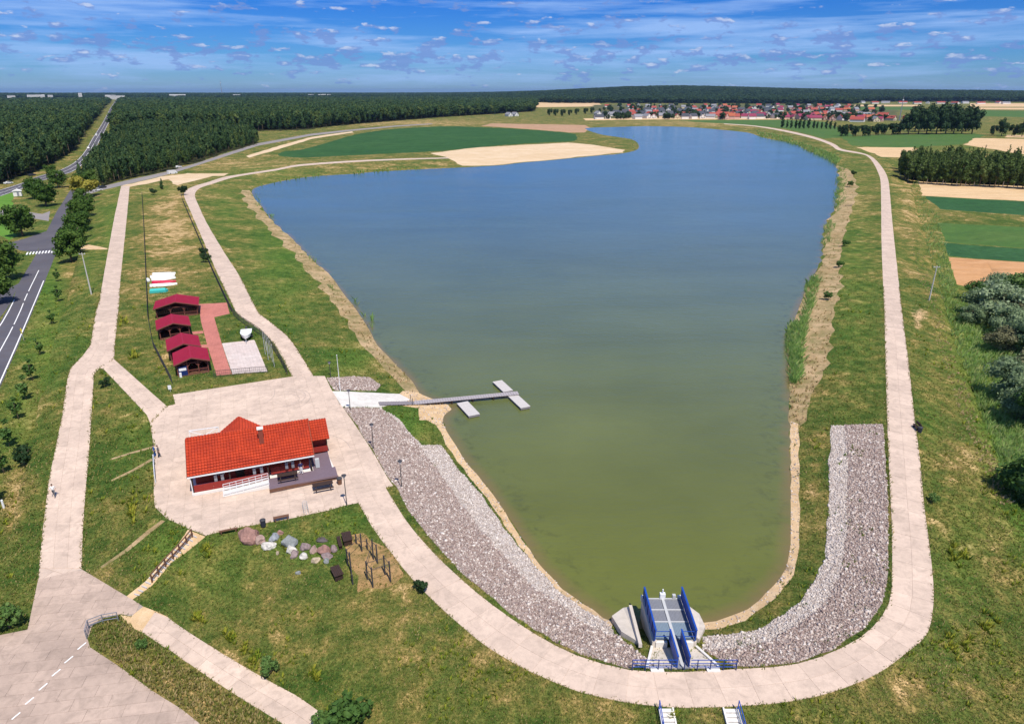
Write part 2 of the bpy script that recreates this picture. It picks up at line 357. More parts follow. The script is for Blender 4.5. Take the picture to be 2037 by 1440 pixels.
def densify(pts, rough=0.0, kmin=1.0, kd=0.02):
    """split long edges (finer near the camera); rough = metres of natural wobble"""
    out = []
    n = len(pts)
    for i in range(n):
        a, b = pts[i], pts[(i + 1) % n]
        L = math.hypot(b[0] - a[0], b[1] - a[1]); d = math.hypot((a[0] + b[0]) / 2, (a[1] + b[1]) / 2)
        k = max(1, min(60, int(L / max(kmin, d * kd))))
        for j in range(k):
            t = j / k
            x, y, z = (a[q] + (b[q] - a[q]) * t for q in range(3))
            if rough:
                s = rough * max(1.0, d / 90)
                v = mnoise.noise_vector(Vector((x * 0.7 * 60 / max(d, 60), y * 0.7 * 60 / max(d, 60), 3.3)))
                x += v.x * s; y += v.y * s
            out.append((x, y, z))
    return out
def polar_points():
    pts = []
    r = 14.0
    while r < 45000:
        f = 0.024 if r < 300 else (0.035 if r < 1300 else 0.09)
        azs = []
        a = -R(46)
        st = max(f * 0.9, 0.02) if r < 1300 else 0.06
        while a < R(46): azs.append(a); a += st
        b = R(46)
        while b < R(314): azs.append(b); b += R(14)
        for q in azs:
            jr = 1 + random.uniform(-.2, .2) * f
            pts.append((math.sin(q) * r * jr, math.cos(q) * r * jr))
        r *= 1 + f
    return pts
POLAR = polar_points()

def inside(poly, x, y):
    c = False; j = len(poly) - 1
    for i in range(len(poly)):
        if (poly[i][1] > y) != (poly[j][1] > y) and x < (poly[j][0] - poly[i][0]) * (y - poly[i][1]) / (poly[j][1] - poly[i][1]) + poly[i][0]: c = not c
        j = i
    return c
def inside_np(poly, X, Y):
    poly = np.asarray([(p[0], p[1]) for p in poly]); c = np.zeros(len(X), bool); j = len(poly) - 1
    bx = (X >= poly[:, 0].min()) & (X <= poly[:, 0].max()) & (Y >= poly[:, 1].min()) & (Y <= poly[:, 1].max())
    idx = np.nonzero(bx)[0]; x = X[idx]; y = Y[idx]; cc = np.zeros(len(idx), bool)
    for i in range(len(poly)):
        xi, yi = poly[i]; xj, yj = poly[j]
        if yi != yj:
            cc ^= ((yi > y) != (yj > y)) & (x < (xj - xi) * (y - yi) / (yj - yi) + xi)
        j = i
    c[idx] = cc
    return c

def build_cdt(regions, polar):
    """regions: (name, [(x,y,z)], fixed). returns verts (n,3), tris, region per tri"""
    V = []; Z = []; FX = []; E = []; Fc = []; names = []
    lake = None
    for name, pts, fixed, closed in regions:
        i0 = len(V)
        for p in pts: V.append(Vector((p[0], p[1]))); Z.append(p[2]); FX.append(fixed)
        n = len(pts)
        if closed: E += [(i0 + k, i0 + (k + 1) % n) for k in range(n)]; Fc.append(pts); names.append(name)
        else: E += [(i0 + k, i0 + k + 1) for k in range(n - 1)]
        if name == 'lake': lake = pts
    PX = np.array([p[0] for p in polar]); PY = np.array([p[1] for p in polar])
    inl = inside_np(lake, PX, PY)
    # keep free grid points away from traced edges so that no sliver climbs a kerb
    kd = kdtree.KDTree(len(V))
    for i, v in enumerate(V): kd.insert((v.x, v.y, 0), i)
    kd.balance()
    for k, (x, y) in enumerate(polar):
        r = math.hypot(x, y)
        co, _, dist = kd.find((x, y, 0))
        if dist < 0.006 * r: continue
        V.append(Vector((x, y)))
        if inl[k]: Z.append(WATER_Z - min(2.0, 0.3 + 0.12 * dist)); FX.append(True)
        elif r > 1500 or y < 5: Z.append(hill(x, y) if y > 5 else -4.0); FX.append(True)
        else: Z.append(0.0); FX.append(False)
    vo, eo, fo, ov, oe, of = geometry.delaunay_2d_cdt(V, E, [], 0, 1e-4)
    n = len(vo)
    xy = np.array([(v.x, v.y) for v in vo]); z = np.zeros(n); fx = np.zeros(n, bool)
    for i, o in enumerate(ov):
        fs = [k for k in o if FX[k]]
        if fs: fx[i] = True; z[i] = Z[fs[-1]]
    tri = np.array([f[:3] for f in fo])
    reg = np.full(len(tri), -1); cen = xy[tri].mean(1)
    for k, pts in enumerate(Fc): reg[inside_np(pts, cen[:, 0], cen[:, 1])] = k
    # first guess from the nearest fixed points, then relax
    ids = np.nonzero(fx)[0]
    kd = kdtree.KDTree(len(ids))
    for i in ids: kd.insert((xy[i, 0], xy[i, 1], 0), int(i))
    kd.balance()
    for i in np.nonzero(~fx)[0]:
        nb = kd.find_n((xy[i, 0], xy[i, 1], 0), 10)
        w = np.array([1 / (q[2] + .01) ** 1.6 for q in nb]); z[i] = (w * np.array([z[q[1]] for q in nb])).sum() / w.sum()
    e = np.concatenate([tri[:, [0, 1]], tri[:, [1, 2]], tri[:, [2, 0]]]); e = np.concatenate([e, e[:, ::-1]])
    L = np.hypot(*(xy[e[:, 0]] - xy[e[:, 1]]).T) + 0.05; w = 1 / L
    sw = np.bincount(e[:, 0], w, n); sw[sw == 0] = 1
    for it in range(160):
        zn = np.bincount(e[:, 0], w * z[e[:, 1]], n) / sw
        z = np.where(fx, z, zn)
    return np.column_stack([xy, z]), tri, reg, names, fx

def pz(name, px, zf, rough):
    pts = []
    for q in px:
        z = zf(q[1]) if callable(zf) else zf
        p = P(q[0], q[1], z); pts.append((p.x, p.y, z))
    pts = densify(pts, rough)
    return pts
ROUGH = {'lake': 0.45, 'crop_field': 0.0, 'lower_path': 0.12, 'far_road': 0.1}
fixed_regs = [(n, pz(n, px, zf, ROUGH.get(n, 0.03)), True, True) for n, px, zf in FIXED]
for px, zf in TOES:
    pts = [P(q[0], q[1], zf) for q in px]; fixed_regs.append(('toe', [tuple(p) for p in pts], True, False))
for pts, zf in TOES_W:
    fixed_regs.append(('toe', [(a, b, zf) for a, b in pts], True, False))
rv, rt, rr, rn, rf = build_cdt(fixed_regs, [p for i, p in enumerate(POLAR) if i % 2 == 0])
BVH1 = BVHTree.FromPolygons([tuple(v) for v in rv], [tuple(int(q) for q in t) for t in rt])
CAMP = Vector((0, 0, CAM_H))
def hit(bvh, px, py):
    d = ray(px, py).normalized()
    h = bvh.ray_cast(CAMP, d, 60000)
    return h[0] if h[0] is not None else P(px, py, -3)

# second pass: everything that lies on the slopes, (name, pixels, wobble, smooth)
FREE = [
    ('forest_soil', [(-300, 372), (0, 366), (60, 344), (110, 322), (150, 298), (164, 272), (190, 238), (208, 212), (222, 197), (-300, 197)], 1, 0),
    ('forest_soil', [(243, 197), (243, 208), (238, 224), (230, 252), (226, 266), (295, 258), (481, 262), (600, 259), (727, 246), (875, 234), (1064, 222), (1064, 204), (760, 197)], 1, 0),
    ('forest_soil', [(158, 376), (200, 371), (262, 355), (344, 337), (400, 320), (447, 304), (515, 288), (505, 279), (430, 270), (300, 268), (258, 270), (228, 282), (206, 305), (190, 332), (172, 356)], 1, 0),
    ('far_field', [(1066, 204), (1190, 204), (1200, 212), (1066, 214)], 0, 0),
    ('far_field', [(1160, 236), (1300, 233.5), (1560, 235), (1565, 238.5), (1300, 238.5), (1165, 240)], 0, 0),
    ('far_field_green', [(1350, 240), (1560, 239), (1640, 243), (1680, 262), (1560, 256), (1440, 246)], 0, 0),
    ('far_field_green', [(1560, 256), (1680, 262), (1700, 273), (1640, 276), (1590, 263)], 0, 0),
    ('village_soil', [(1178, 209), (1700, 208), (1780, 214), (1800, 240), (1700, 243), (1560, 236), (1300, 234), (1180, 237)], 1, 0),
    ('far_field', [(1700, 209), (1830, 209), (1830, 212), (1700, 212)], 0, 0), ('far_field_green', [(1640, 213), (1830, 213), (1830, 219), (1640, 219)], 0, 0),
    ('far_field', [(1930, 206), (2120, 206), (2120, 213), (1930, 213)], 0, 0), ('far_field_green', [(1935, 220), (2120, 222), (2120, 236), (1935, 231)], 0, 0),
    ('far_field', [(1935, 214.5), (2120, 215), (2120, 219), (1935, 218)], 0, 0),
    ('meadow_crop', [(1675, 274), (1720, 271), (1938, 268), (1960, 272), (1915, 289), (1822, 295), (1745, 294), (1687, 289)], 0.5, 0),
    ('stubble_field', [(1702, 293), (1745, 294.5), (1822, 295), (1800, 314), (1752, 313), (1738, 306)], 0.5, 0),
    ('stubble_field', [(1938, 277), (2120, 281), (2120, 312), (2037, 309), (1917, 290)], 0.5, 0),
    ('stubble_field', [(2000, 271), (2120, 272), (2120, 278), (2000, 276)], 0.3, 0),
    ('forest_soil', [(1786, 345), (1800, 360), (1850, 367), (2037, 376), (2150, 382), (2150, 350), (2037, 340), (1830, 326)], 0.5, 0),
    ('stubble_field', [(1822, 364), (1900, 369), (2037, 374), (2120, 377), (2120, 408), (2037, 403), (1837, 391)], 0.4, 0),
    ('dark_crop', [(1838, 391.5), (2037, 404), (2120, 409), (2120, 438), (2037, 432), (1870, 419)], 0.3, 0),
    ('bright_crop', [(1868, 445), (2037, 456), (2120, 461), (2120, 503), (2037, 497), (1880, 483)], 0.3, 0),
    ('dark_crop', [(1877, 484), (2037, 498), (2120, 504), (2120, 530), (2037, 524), (1885, 511)], 0.3, 0),
    ('orange_field', [(1886, 513), (2037, 525), (2120, 531), (2120, 590), (2037, 560), (1960, 570), (1930, 573), (1903, 567)], 0.2, 0),
    ('brown_field', [(957, 251), (978, 246), (1163, 249), (1175, 255), (1163, 264), (1133, 264), (1047, 257)], 0.3, 0),
    ('beach', [(854, 305), (944, 294), (1129, 284), (1184, 289), (1243, 299), (1240, 304), (1115, 316.3), (978, 329.3), (920, 331), (905, 322), (892, 315)], 0.6, 0),
    ('lawn', [(-60, 392), (0, 390), (28, 384), (26, 414), (0, 416), (-60, 420)], 0.3, 0), ('lawn', [(-60, 430), (22, 428), (24, 452), (36, 469), (17, 478), (0, 468), (-60, 470)], 0.3, 0),
    ('lane', [(-60, 421), (24, 417), (84, 426), (100, 420), (96, 440), (24, 427), (-60, 430)], 0.1, 0),
    ('forecourt', [(14, 484), (50, 475), (92, 460), (86, 478), (74, 502), (38, 498)], 0.1, 0),
    ('forecourt', [(-40, 605), (38, 563), (20, 604), (-40, 690)], 0.1, 0),
    ('sandy_patch', [(335, 357), (372, 345), (430, 348), (400, 356), (350, 369)], 0.3, 0), ('sandy_patch', [(240, 368), (262, 366), (320, 352), (372, 346), (455, 345), (445, 350), (372, 352), (322, 359), (258, 372)], 0.1, 0),
    ('track', [(488, 311), (550, 292), (619, 273), (700, 262), (704, 264), (622, 276.5), (555, 297), (495, 314)], 0.2, 0),
    ('straw_strip', cr([(497, 378), (487, 385), (496, 408), (533, 452), (571, 496), (611, 540), (652, 590), (688, 638), (722, 686), (752, 722), (778, 751), (800, 778), (830, 781), (822, 757), (785, 720), (752, 688), (737, 655), (716, 622), (690, 590), (660, 552), (625, 520), (590, 485), (550, 446), (520, 412), (503, 392)], 2, True), 1.1, 0),
    ('straw_strip', cr([(1668, 330), (1690, 345), (1700, 372), (1695, 402), (1683, 440), (1672, 480), (1665, 530), (1668, 570), (1655, 622), (1648, 690), (1632, 752), (1607, 790), (1598, 838), (1571, 845), (1568, 793), (1561, 740), (1570, 671), (1588, 610), (1607, 560), (1627, 536), (1636, 498), (1640, 451), (1660, 413), (1667, 366)], 2, True), 1.1, 0),
    ('shore_sand', [(1571, 838), (1588, 842), (1589, 900), (1590, 1000), (1590, 1085), (1580, 1140), (1540, 1190), (1480, 1234), (1430, 1250), (1394, 1252), (1394, 1236), (1468, 1219), (1523, 1179), (1560, 1133), (1571, 1083), (1571, 967)], 0.25, 1),
    ('gravel_pale', [(1653, 848), (1685, 846), (1690, 930), (1688, 1020), (1682, 1115), (1650, 1195), (1600, 1240), (1530, 1275), (1450, 1290), (1398, 1292), (1396, 1266), (1491, 1256), (1560, 1222), (1606, 1180), (1640, 1115), (1650, 1000), (1649, 932)], 0.35, 0),
    ('gravel_bank', [(1680, 845), (1757, 842), (1762, 932), (1767, 1000), (1766, 1138), (1753, 1200), (1716, 1251), (1652, 1292), (1583, 1315), (1491, 1325), (1460, 1324), (1400, 1292), (1450, 1288), (1530, 1272), (1600, 1235), (1648, 1190), (1678, 1115), (1684, 1020), (1686, 930)], 0.25, 0),
    ('gravel_bank', [(681, 811), (757, 812), (790, 838), (830, 880), (868, 932), (905, 985), (950, 1045), (1000, 1100), (1060, 1160), (1130, 1212), (1190, 1255), (1225, 1262), (1262, 1290), (1300, 1322), (1250, 1326), (1160, 1300), (1100, 1273), (1062, 1251), (1015, 1218), (966, 1180), (908, 1128), (860, 1076), (812, 1015), (788, 966), (782, 962), (772, 948), (742, 896), (703, 836)], 0.25, 0),
    ('gravel_pale', [(770, 818), (790, 830), (815, 862), (841, 884), (877, 886), (905, 925), (960, 990), (1010, 1060), (1055, 1120), (1100, 1165), (1150, 1204), (1215, 1246), (1222, 1262), (1180, 1252), (1125, 1212), (1055, 1160), (992, 1095), (945, 1040), (905, 985), (868, 932), (830, 880)], 0.35, 0),
    ('gravel_bank', [(650, 751), (700, 750), (735, 753), (757, 768), (748, 779), (664, 776)], 0.2, 0),
    ('shore_sand', [(881, 840), (869, 847), (888, 886), (910, 918), (942, 957), (968, 992), (1012, 1055), (1055, 1118), (1100, 1164), (1155, 1210), (1215, 1248), (1225, 1240), (1160, 1202), (1100, 1152), (1060, 1108), (1020, 1045), (977, 980), (949, 945), (927, 916), (906, 888), (890, 862)], 0.4, 0),
    ('shore_sand', [(832, 781), (868, 796), (892, 806), (900, 815), (884, 826), (880, 842), (868, 846), (850, 835), (834, 836), (833, 812), (800, 806), (790, 786), (800, 778)], 0.25, 0),
    ('boat_ramp', [(661, 778), (795, 784), (818, 796), (757, 810), (681, 809)], 0.0, 0),
    ('red_paving', [(395, 605), (451, 602), (457, 624), (426, 631), (441, 683), (461, 744), (431, 747), (412, 685), (400, 641)], 0.0, 0),
    ('light_paving', [(441.5, 683), (506, 676), (532, 739), (462, 744)], 0.0, 0),
    ('red_paving', [(381, 660), (403, 658), (405, 663), (384, 665)], 0.0, 0), ('red_paving', [(398, 686), (412, 685), (414, 691), (401, 692)], 0.0, 0),
    ('playground', cr([(690, 1080), (716, 1066), (748, 1078), (790, 1110), (806, 1138), (790, 1166), (745, 1172), (712, 1165), (695, 1130)], 2, True), 1.3, 0),
    ('foot_track', [(375, 1051), (409, 1065), (395, 1080), (345, 1120), (300, 1165), (262, 1196), (254, 1187), (290, 1155), (330, 1112)], 0.25, 0),
    ('foot_track', [(262, 1225), (285, 1206), (310, 1216), (333, 1229), (308, 1245), (282, 1257), (262, 1246), (240, 1222)], 0.2, 0),
    ('worn_trail', [(302, 886), (262, 899), (221, 913), (221, 916), (263, 903), (303, 890)], 0.1, 0),
    ('worn_trail', [(302, 911), (262, 934), (222, 957), (222, 960), (264, 938), (303, 915)], 0.1, 0),
    ('worn_trail', [(322, 1031), (290, 1056), (250, 1092), (200, 1128), (204, 1130), (256, 1096), (297, 1060), (328, 1035)], 0.15, 0),
    ('field_track', [(160, 494), (214, 494), (213, 496), (160, 497)], 0.1, 0),
]
regs2 = list(fixed_regs)
nfixed = len(regs2)
for name, px, rough, sm in FREE:
    pts = [tuple(hit(BVH1, q[0], q[1])) for q in px]
    regs2.append((name, densify(pts, rough), False, True))
# roads, paths and water win over what they cross: put them last
order = [r for r in regs2 if r[0] == 'toe'] + [r for r in regs2[nfixed:]] + [r for r in regs2[:nfixed] if r[0] not in ('toe', 'lake')] + [r for r in regs2 if r[0] == 'lake']
tv, tt, tr, tn, tf = build_cdt(order, POLAR)
BVH = BVHTree.FromPolygons([tuple(v) for v in tv], [tuple(int(q) for q in t) for t in tt])
def G(px, py): return hit(BVH, px, py)
def H(x, y):
    h = BVH.ray_cast(Vector((x, y, 500)), Vector((0, 0, -1)), 2000)
    return h[0].z if h[0] is not None else -3.0
def to_px(xyz):
    d = xyz - np.array([0, 0, CAM_H]); zc = d[:, 1] * CS - d[:, 2] * SN; yc = -(d[:, 1] * SN + d[:, 2] * CS)
    zc = np.where(zc < 1, 1, zc)
    return CX + FPX * d[:, 0] / zc, CY + FPX * yc / zc

def mesh_obj(name, verts, faces, mat, parent=None, smooth=False):
    me = bpy.data.meshes.new(name)
    me.from_pydata([tuple(v) for v in verts], [], [tuple(f) for f in faces]); me.update()
    if mat is not None: me.materials.append(mat if not isinstance(mat, str) else M[mat])
    if smooth: me.polygons.foreach_set('use_smooth', [True] * len(me.polygons))
    o = bpy.data.objects.new(name, me); COL.objects.link(o)
    if parent is not None: o.parent = parent
    return o
def np_mesh(name, V, tris, mat, parent=None, smooth=False, loops=3):
    """fast mesh from arrays"""
    me = bpy.data.meshes.new(name)
    me.vertices.add(len(V)); me.vertices.foreach_set('co', np.asarray(V, np.float32).ravel())
    n = len(tris)
    me.loops.add(n * loops); me.loops.foreach_set('vertex_index', np.asarray(tris, np.int32).ravel())
    me.polygons.add(n); me.polygons.foreach_set('loop_start', np.arange(0, n * loops, loops, dtype=np.int32))
    me.polygons.foreach_set('loop_total', np.full(n, loops, np.int32))
    if smooth: me.polygons.foreach_set('use_smooth', np.ones(n, bool))
    me.update(calc_edges=True); me.validate()
    me.materials.append(M[mat] if isinstance(mat, str) else mat)
    o = bpy.data.objects.new(name, me); COL.objects.link(o)
    if parent is not None: o.parent = parent
    return o
def structure(o, label=None, cat=None):
    o['kind'] = 'structure'
    if label: o['label'] = label
    if cat: o['category'] = cat
    return o
def region_mesh(name, idx, mat, lift=0.0):
    T = tt[idx]; u, inv = np.unique(T, return_inverse=True); V = tv[u].copy(); V[:, 2] += lift
    o = np_mesh(name, V, inv.reshape(-1, 3), mat, smooth=True)
    return o, u
regname = np.array(['ground' if r < 0 else tn[r] for r in tr]); regid = np.array(tr)
px_all, py_all = to_px(tv)
# ---- dryness of the grass, laid down where the photograph shows it
def blob(cx, cy, rx, ry): return np.exp(-(((px_all - cx) / rx) ** 2 + ((py_all - cy) / ry) ** 2))
dist_all = np.hypot(tv[:, 0], tv[:, 1])
dry = np.full(len(tv), 0.37); lush = np.zeros(len(tv)); bare = np.zeros(len(tv))
for b in [(345, 450, 55, 85, .55), (330, 560, 40, 40, .3), (1000, 1300, 220, 50, .22), (800, 1240, 90, 50, .18), (1880, 1270, 70, 110, .22), (1830, 1370, 180, 50, .3), (1880, 760, 45, 200, .2), (1808, 440, 25, 110, .4), (1975, 1010, 40, 150, .3), (1905, 900, 30, 60, .2),
          (40, 900, 12, 120, .55), (72, 760, 10, 60, .5), (88, 660, 10, 60, .35), (140, 560, 14, 50, .35), (20, 1000, 12, 80, .5), (260, 1320, 50, 25, .4), (340, 1380, 60, 30, .45), (400, 1430, 60, 20, .4), (215, 1150, 60, 40, .35), (200, 770, 20, 30, .3), (330, 720, 30, 60, .12), (255, 600, 18, 120, .15),
          (1720, 470, 30, 20, .3), (1700, 415, 20, 30, .4), (820, 1190, 60, 30, .2), (600, 1160, 60, 40, .15), (1200, 1410, 60, 20, .25), (1390, 1430, 40, 30, .4), (660, 330, 200, 8, .15), (480, 325, 80, 12, .25), (800, 245, 200, 6, .35), (1400, 244, 200, 4, .25), (1440, 250, 200, 5, .2), (740, 740, 30, 25, .2), (1620, 950, 22, 140, .2)]:
    dry += b[4] * blob(*b[:4])
for b in [(95, 640, 28, 140, .8), (45, 800, 22, 100, .75), (10, 900, 14, 80, .6), (560, 520, 70, 130, .45), (700, 720, 60, 40, .55), (1700, 560, 45, 250, .35), (800, 850, 60, 40, .7), (700, 1040, 40, 25, .45), (330, 1080, 30, 40, .5), (280, 860, 50, 90, .35), (220, 430, 18, 90, .55), (1920, 1080, 50, 90, .45), (1850, 850, 18, 130, .3), (1890, 460, 14, 160, .6), (170, 600, 16, 110, .4), (440, 420, 30, 60, .3), (520, 340, 60, 10, .3), (600, 1090, 90, 30, .3), (420, 1130, 90, 60, .25), (1010, 1210, 60, 40, .4), (310, 380, 40, 10, .5)]:
    lush += b[4] * blob(*b[:4])
lush += .8 * blob(1935, 680, 40, 90) + .8 * blob(1990, 850, 45, 120) + .8 * blob(2040, 1000, 40, 100)
for b in [(1826, 628, 14, 45, .75), (1855, 800, 16, 50, .35), (1880, 1215, 25, 30, .45), (1880, 900, 14, 30, .5), (820, 1200, 50, 20, .3), (900, 1290, 60, 22, .25), (1850, 1350, 60, 25, .4), (1720, 470, 25, 25, .35), (1710, 415, 14, 40, .4), (600, 1230, 50, 30, .25), (1390, 1425, 40, 20, .45)]:
    bare += b[4] * blob(*b[:4])
dry += 0.1 * (dist_all > 350)
mow = np.zeros(len(tv))
for b in [(1722, 360, 25, 60), (1715, 470, 32, 120), (1705, 650, 40, 120), (1690, 790, 45, 60)]: mow += blob(*b)
ATT = {'mow': np.clip(mow, 0, 1), 'dry': dry, 'lush': np.clip(lush, 0, 1), 'bare': np.clip(bare, 0, 1)}
def put_attr(o, u):
    for k, a in ATT.items():
        at = o.data.attributes.new(k, 'FLOAT', 'POINT'); at.data.foreach_set('value', a[u].astype(np.float32))
REGMAT = {'worn_trail': 'straw_bank', 'village_soil': 'village_ground', 'forest_soil': 'forest_floor', 'far_field': 'stubble', 'far_field_green': 'crop_bright', 'meadow_crop': 'crop_bright', 'stubble_field': 'stubble', 'dark_crop': 'crop_dark', 'bright_crop': 'crop_bright', 'orange_field': 'orange_soil', 'brown_field': 'brown_soil', 'beach': 'pale_sand',
          'lawn': 'lawn', 'lane': 'asphalt_pale', 'forecourt': 'asphalt', 'sandy_patch': 'pale_sand', 'track': 'pale_sand', 'straw_strip': 'straw_bank', 'shore_sand': 'sand', 'gravel_pale': 'gravel_bed_pale', 'gravel_bank': 'gravel_bed', 'boat_ramp': 'pale_concrete', 'red_paving': 'red_paving', 'light_paving': 'light_paving',
          'playground': 'playground_sand', 'foot_track': 'sand', 'field_track': 'sand', 'west_road': 'concrete_path', 'branch_path': 'concrete_path', 'plaza': 'joint_bed', 'promenade': 'concrete_path', 'dam_path': 'concrete_path', 'yard': 'yard_base', 'lower_path': 'concrete_path', 'side_road': 'asphalt', 'trunk_road': 'asphalt', 'crop_field': 'crop_green', 'far_road': 'asphalt_pale'}
REGNAME = {'village_soil': 'village_ground', 'forest_soil': 'forest_ground', 'far_field': 'far_stubble_field', 'far_field_green': 'far_green_field', 'meadow_crop': 'meadow_field', 'gravel_pale': 'pale_gravel_bank', 'playground': 'playground_ground', 'lane': 'side_lane', 'crop_field': 'green_crop_field', 'beach': 'beach_sand', 'straw_strip': 'straw_bank_ground', 'track': 'dirt_track', 'lawn': 'lawn_ground', 'forecourt': 'asphalt_forecourt', 'yard': 'yard_pavement', 'plaza': 'plaza_pavement', 'red_paving': 'red_pavement', 'light_paving': 'light_pavement'}
REG = {}
gi = np.nonzero((regname == 'ground') | (regname == 'toe'))[0]
ground, gu = region_mesh('ground', gi, 'grass'); structure(ground); put_attr(ground, gu)
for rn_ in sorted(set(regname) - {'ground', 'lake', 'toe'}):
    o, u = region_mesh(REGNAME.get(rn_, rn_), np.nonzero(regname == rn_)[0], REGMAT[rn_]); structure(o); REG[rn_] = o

# ------------------------------------------------------------------ the water
t = NT('water'); p = t.pos()
sh = t.attr('shore')
water_tone = t.mix(t.ramp(t.noise(p, 0.03, 4, 0.6), [(0.3, 0.0), (0.7, 1.0)]), (0.100, 0.114, 0.020), (0.126, 0.140, 0.028))
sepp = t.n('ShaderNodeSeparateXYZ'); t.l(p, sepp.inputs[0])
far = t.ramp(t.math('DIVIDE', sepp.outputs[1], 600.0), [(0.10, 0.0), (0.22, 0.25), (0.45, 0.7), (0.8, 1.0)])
water_tone = t.mix(far, water_tone, (0.056, 0.112, 0.142))  # bluer with distance: deeper water, plus sky reflection put into the base colour
streak = t.ramp(t.noise(t.pos((1, 3.5, 1), R(14)), 0.010, 6, 0.62, 0.8), [(0.34, 0.90), (0.66, 1.07)])
water_tone = t.mix(1.0, water_tone, streak, 'MULTIPLY')
weed = t.math('MULTIPLY', t.ramp(t.noise(p, 0.55, 6, 0.7, 0.5), [(0.5, 0.0), (0.66, 1.0)]), t.ramp(sh, [(0.0, 0.0), (0.05, 0.38), (0.15, 0.0)]))
water_tone = t.mix(weed, water_tone, (0.028, 0.030, 0.014))
water_tone = t.mix(t.ramp(sh, [(0.0, 0.85), (0.045, 0.0)]), water_tone, (0.17, 0.12, 0.05))
t.col(water_tone); t.set(Roughness=0.12); t.b.inputs['Specular IOR Level'].default_value = 0.8; t.b.inputs['IOR'].default_value = 1.33
gust = t.ramp(t.noise(t.pos((1, 2.2, 1), R(12)), 0.014, 5, 0.6, 0.6), [(0.3, 0.35), (0.7, 1.0)])
wv = t.noise(t.pos((1, 2.6, 1), R(10)), 0.9, 5, 0.65); wv2 = t.noise(t.pos((1, 2.2, 1), R(-14)), 0.22, 3, 0.6)
hh = t.math('MULTIPLY', t.math('ADD', t.math('MULTIPLY', wv, 0.5), t.math('MULTIPLY', wv2, 0.9)), gust)
t.bump(hh, 0.30, 0.5)
M['water'] = t.m
li = np.nonzero(regname == 'lake')[0]
T = tt[li]; u, inv = np.unique(T, return_inverse=True); V = tv[u].copy()
shore_pts = np.array([q[:2] for q in [r for r in regs2 if r[0] == 'lake'][0][1]])
kd = kdtree.KDTree(len(shore_pts))
for i, q in enumerate(shore_pts): kd.insert((q[0], q[1], 0), i)
kd.balance()
sdist = np.zeros(len(V))
for i in range(len(V)): sdist[i] = kd.find((V[i, 0], V[i, 1], 0))[2]
edge = sdist < 0.02
inv3 = inv.reshape(-1, 3)
V[:, 2] = WATER_Z
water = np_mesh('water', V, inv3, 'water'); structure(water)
at = water.data.attributes.new('shore', 'FLOAT', 'POINT'); at.data.foreach_set('value', np.clip(sdist / 40.0, 0, 1).astype(np.float32))
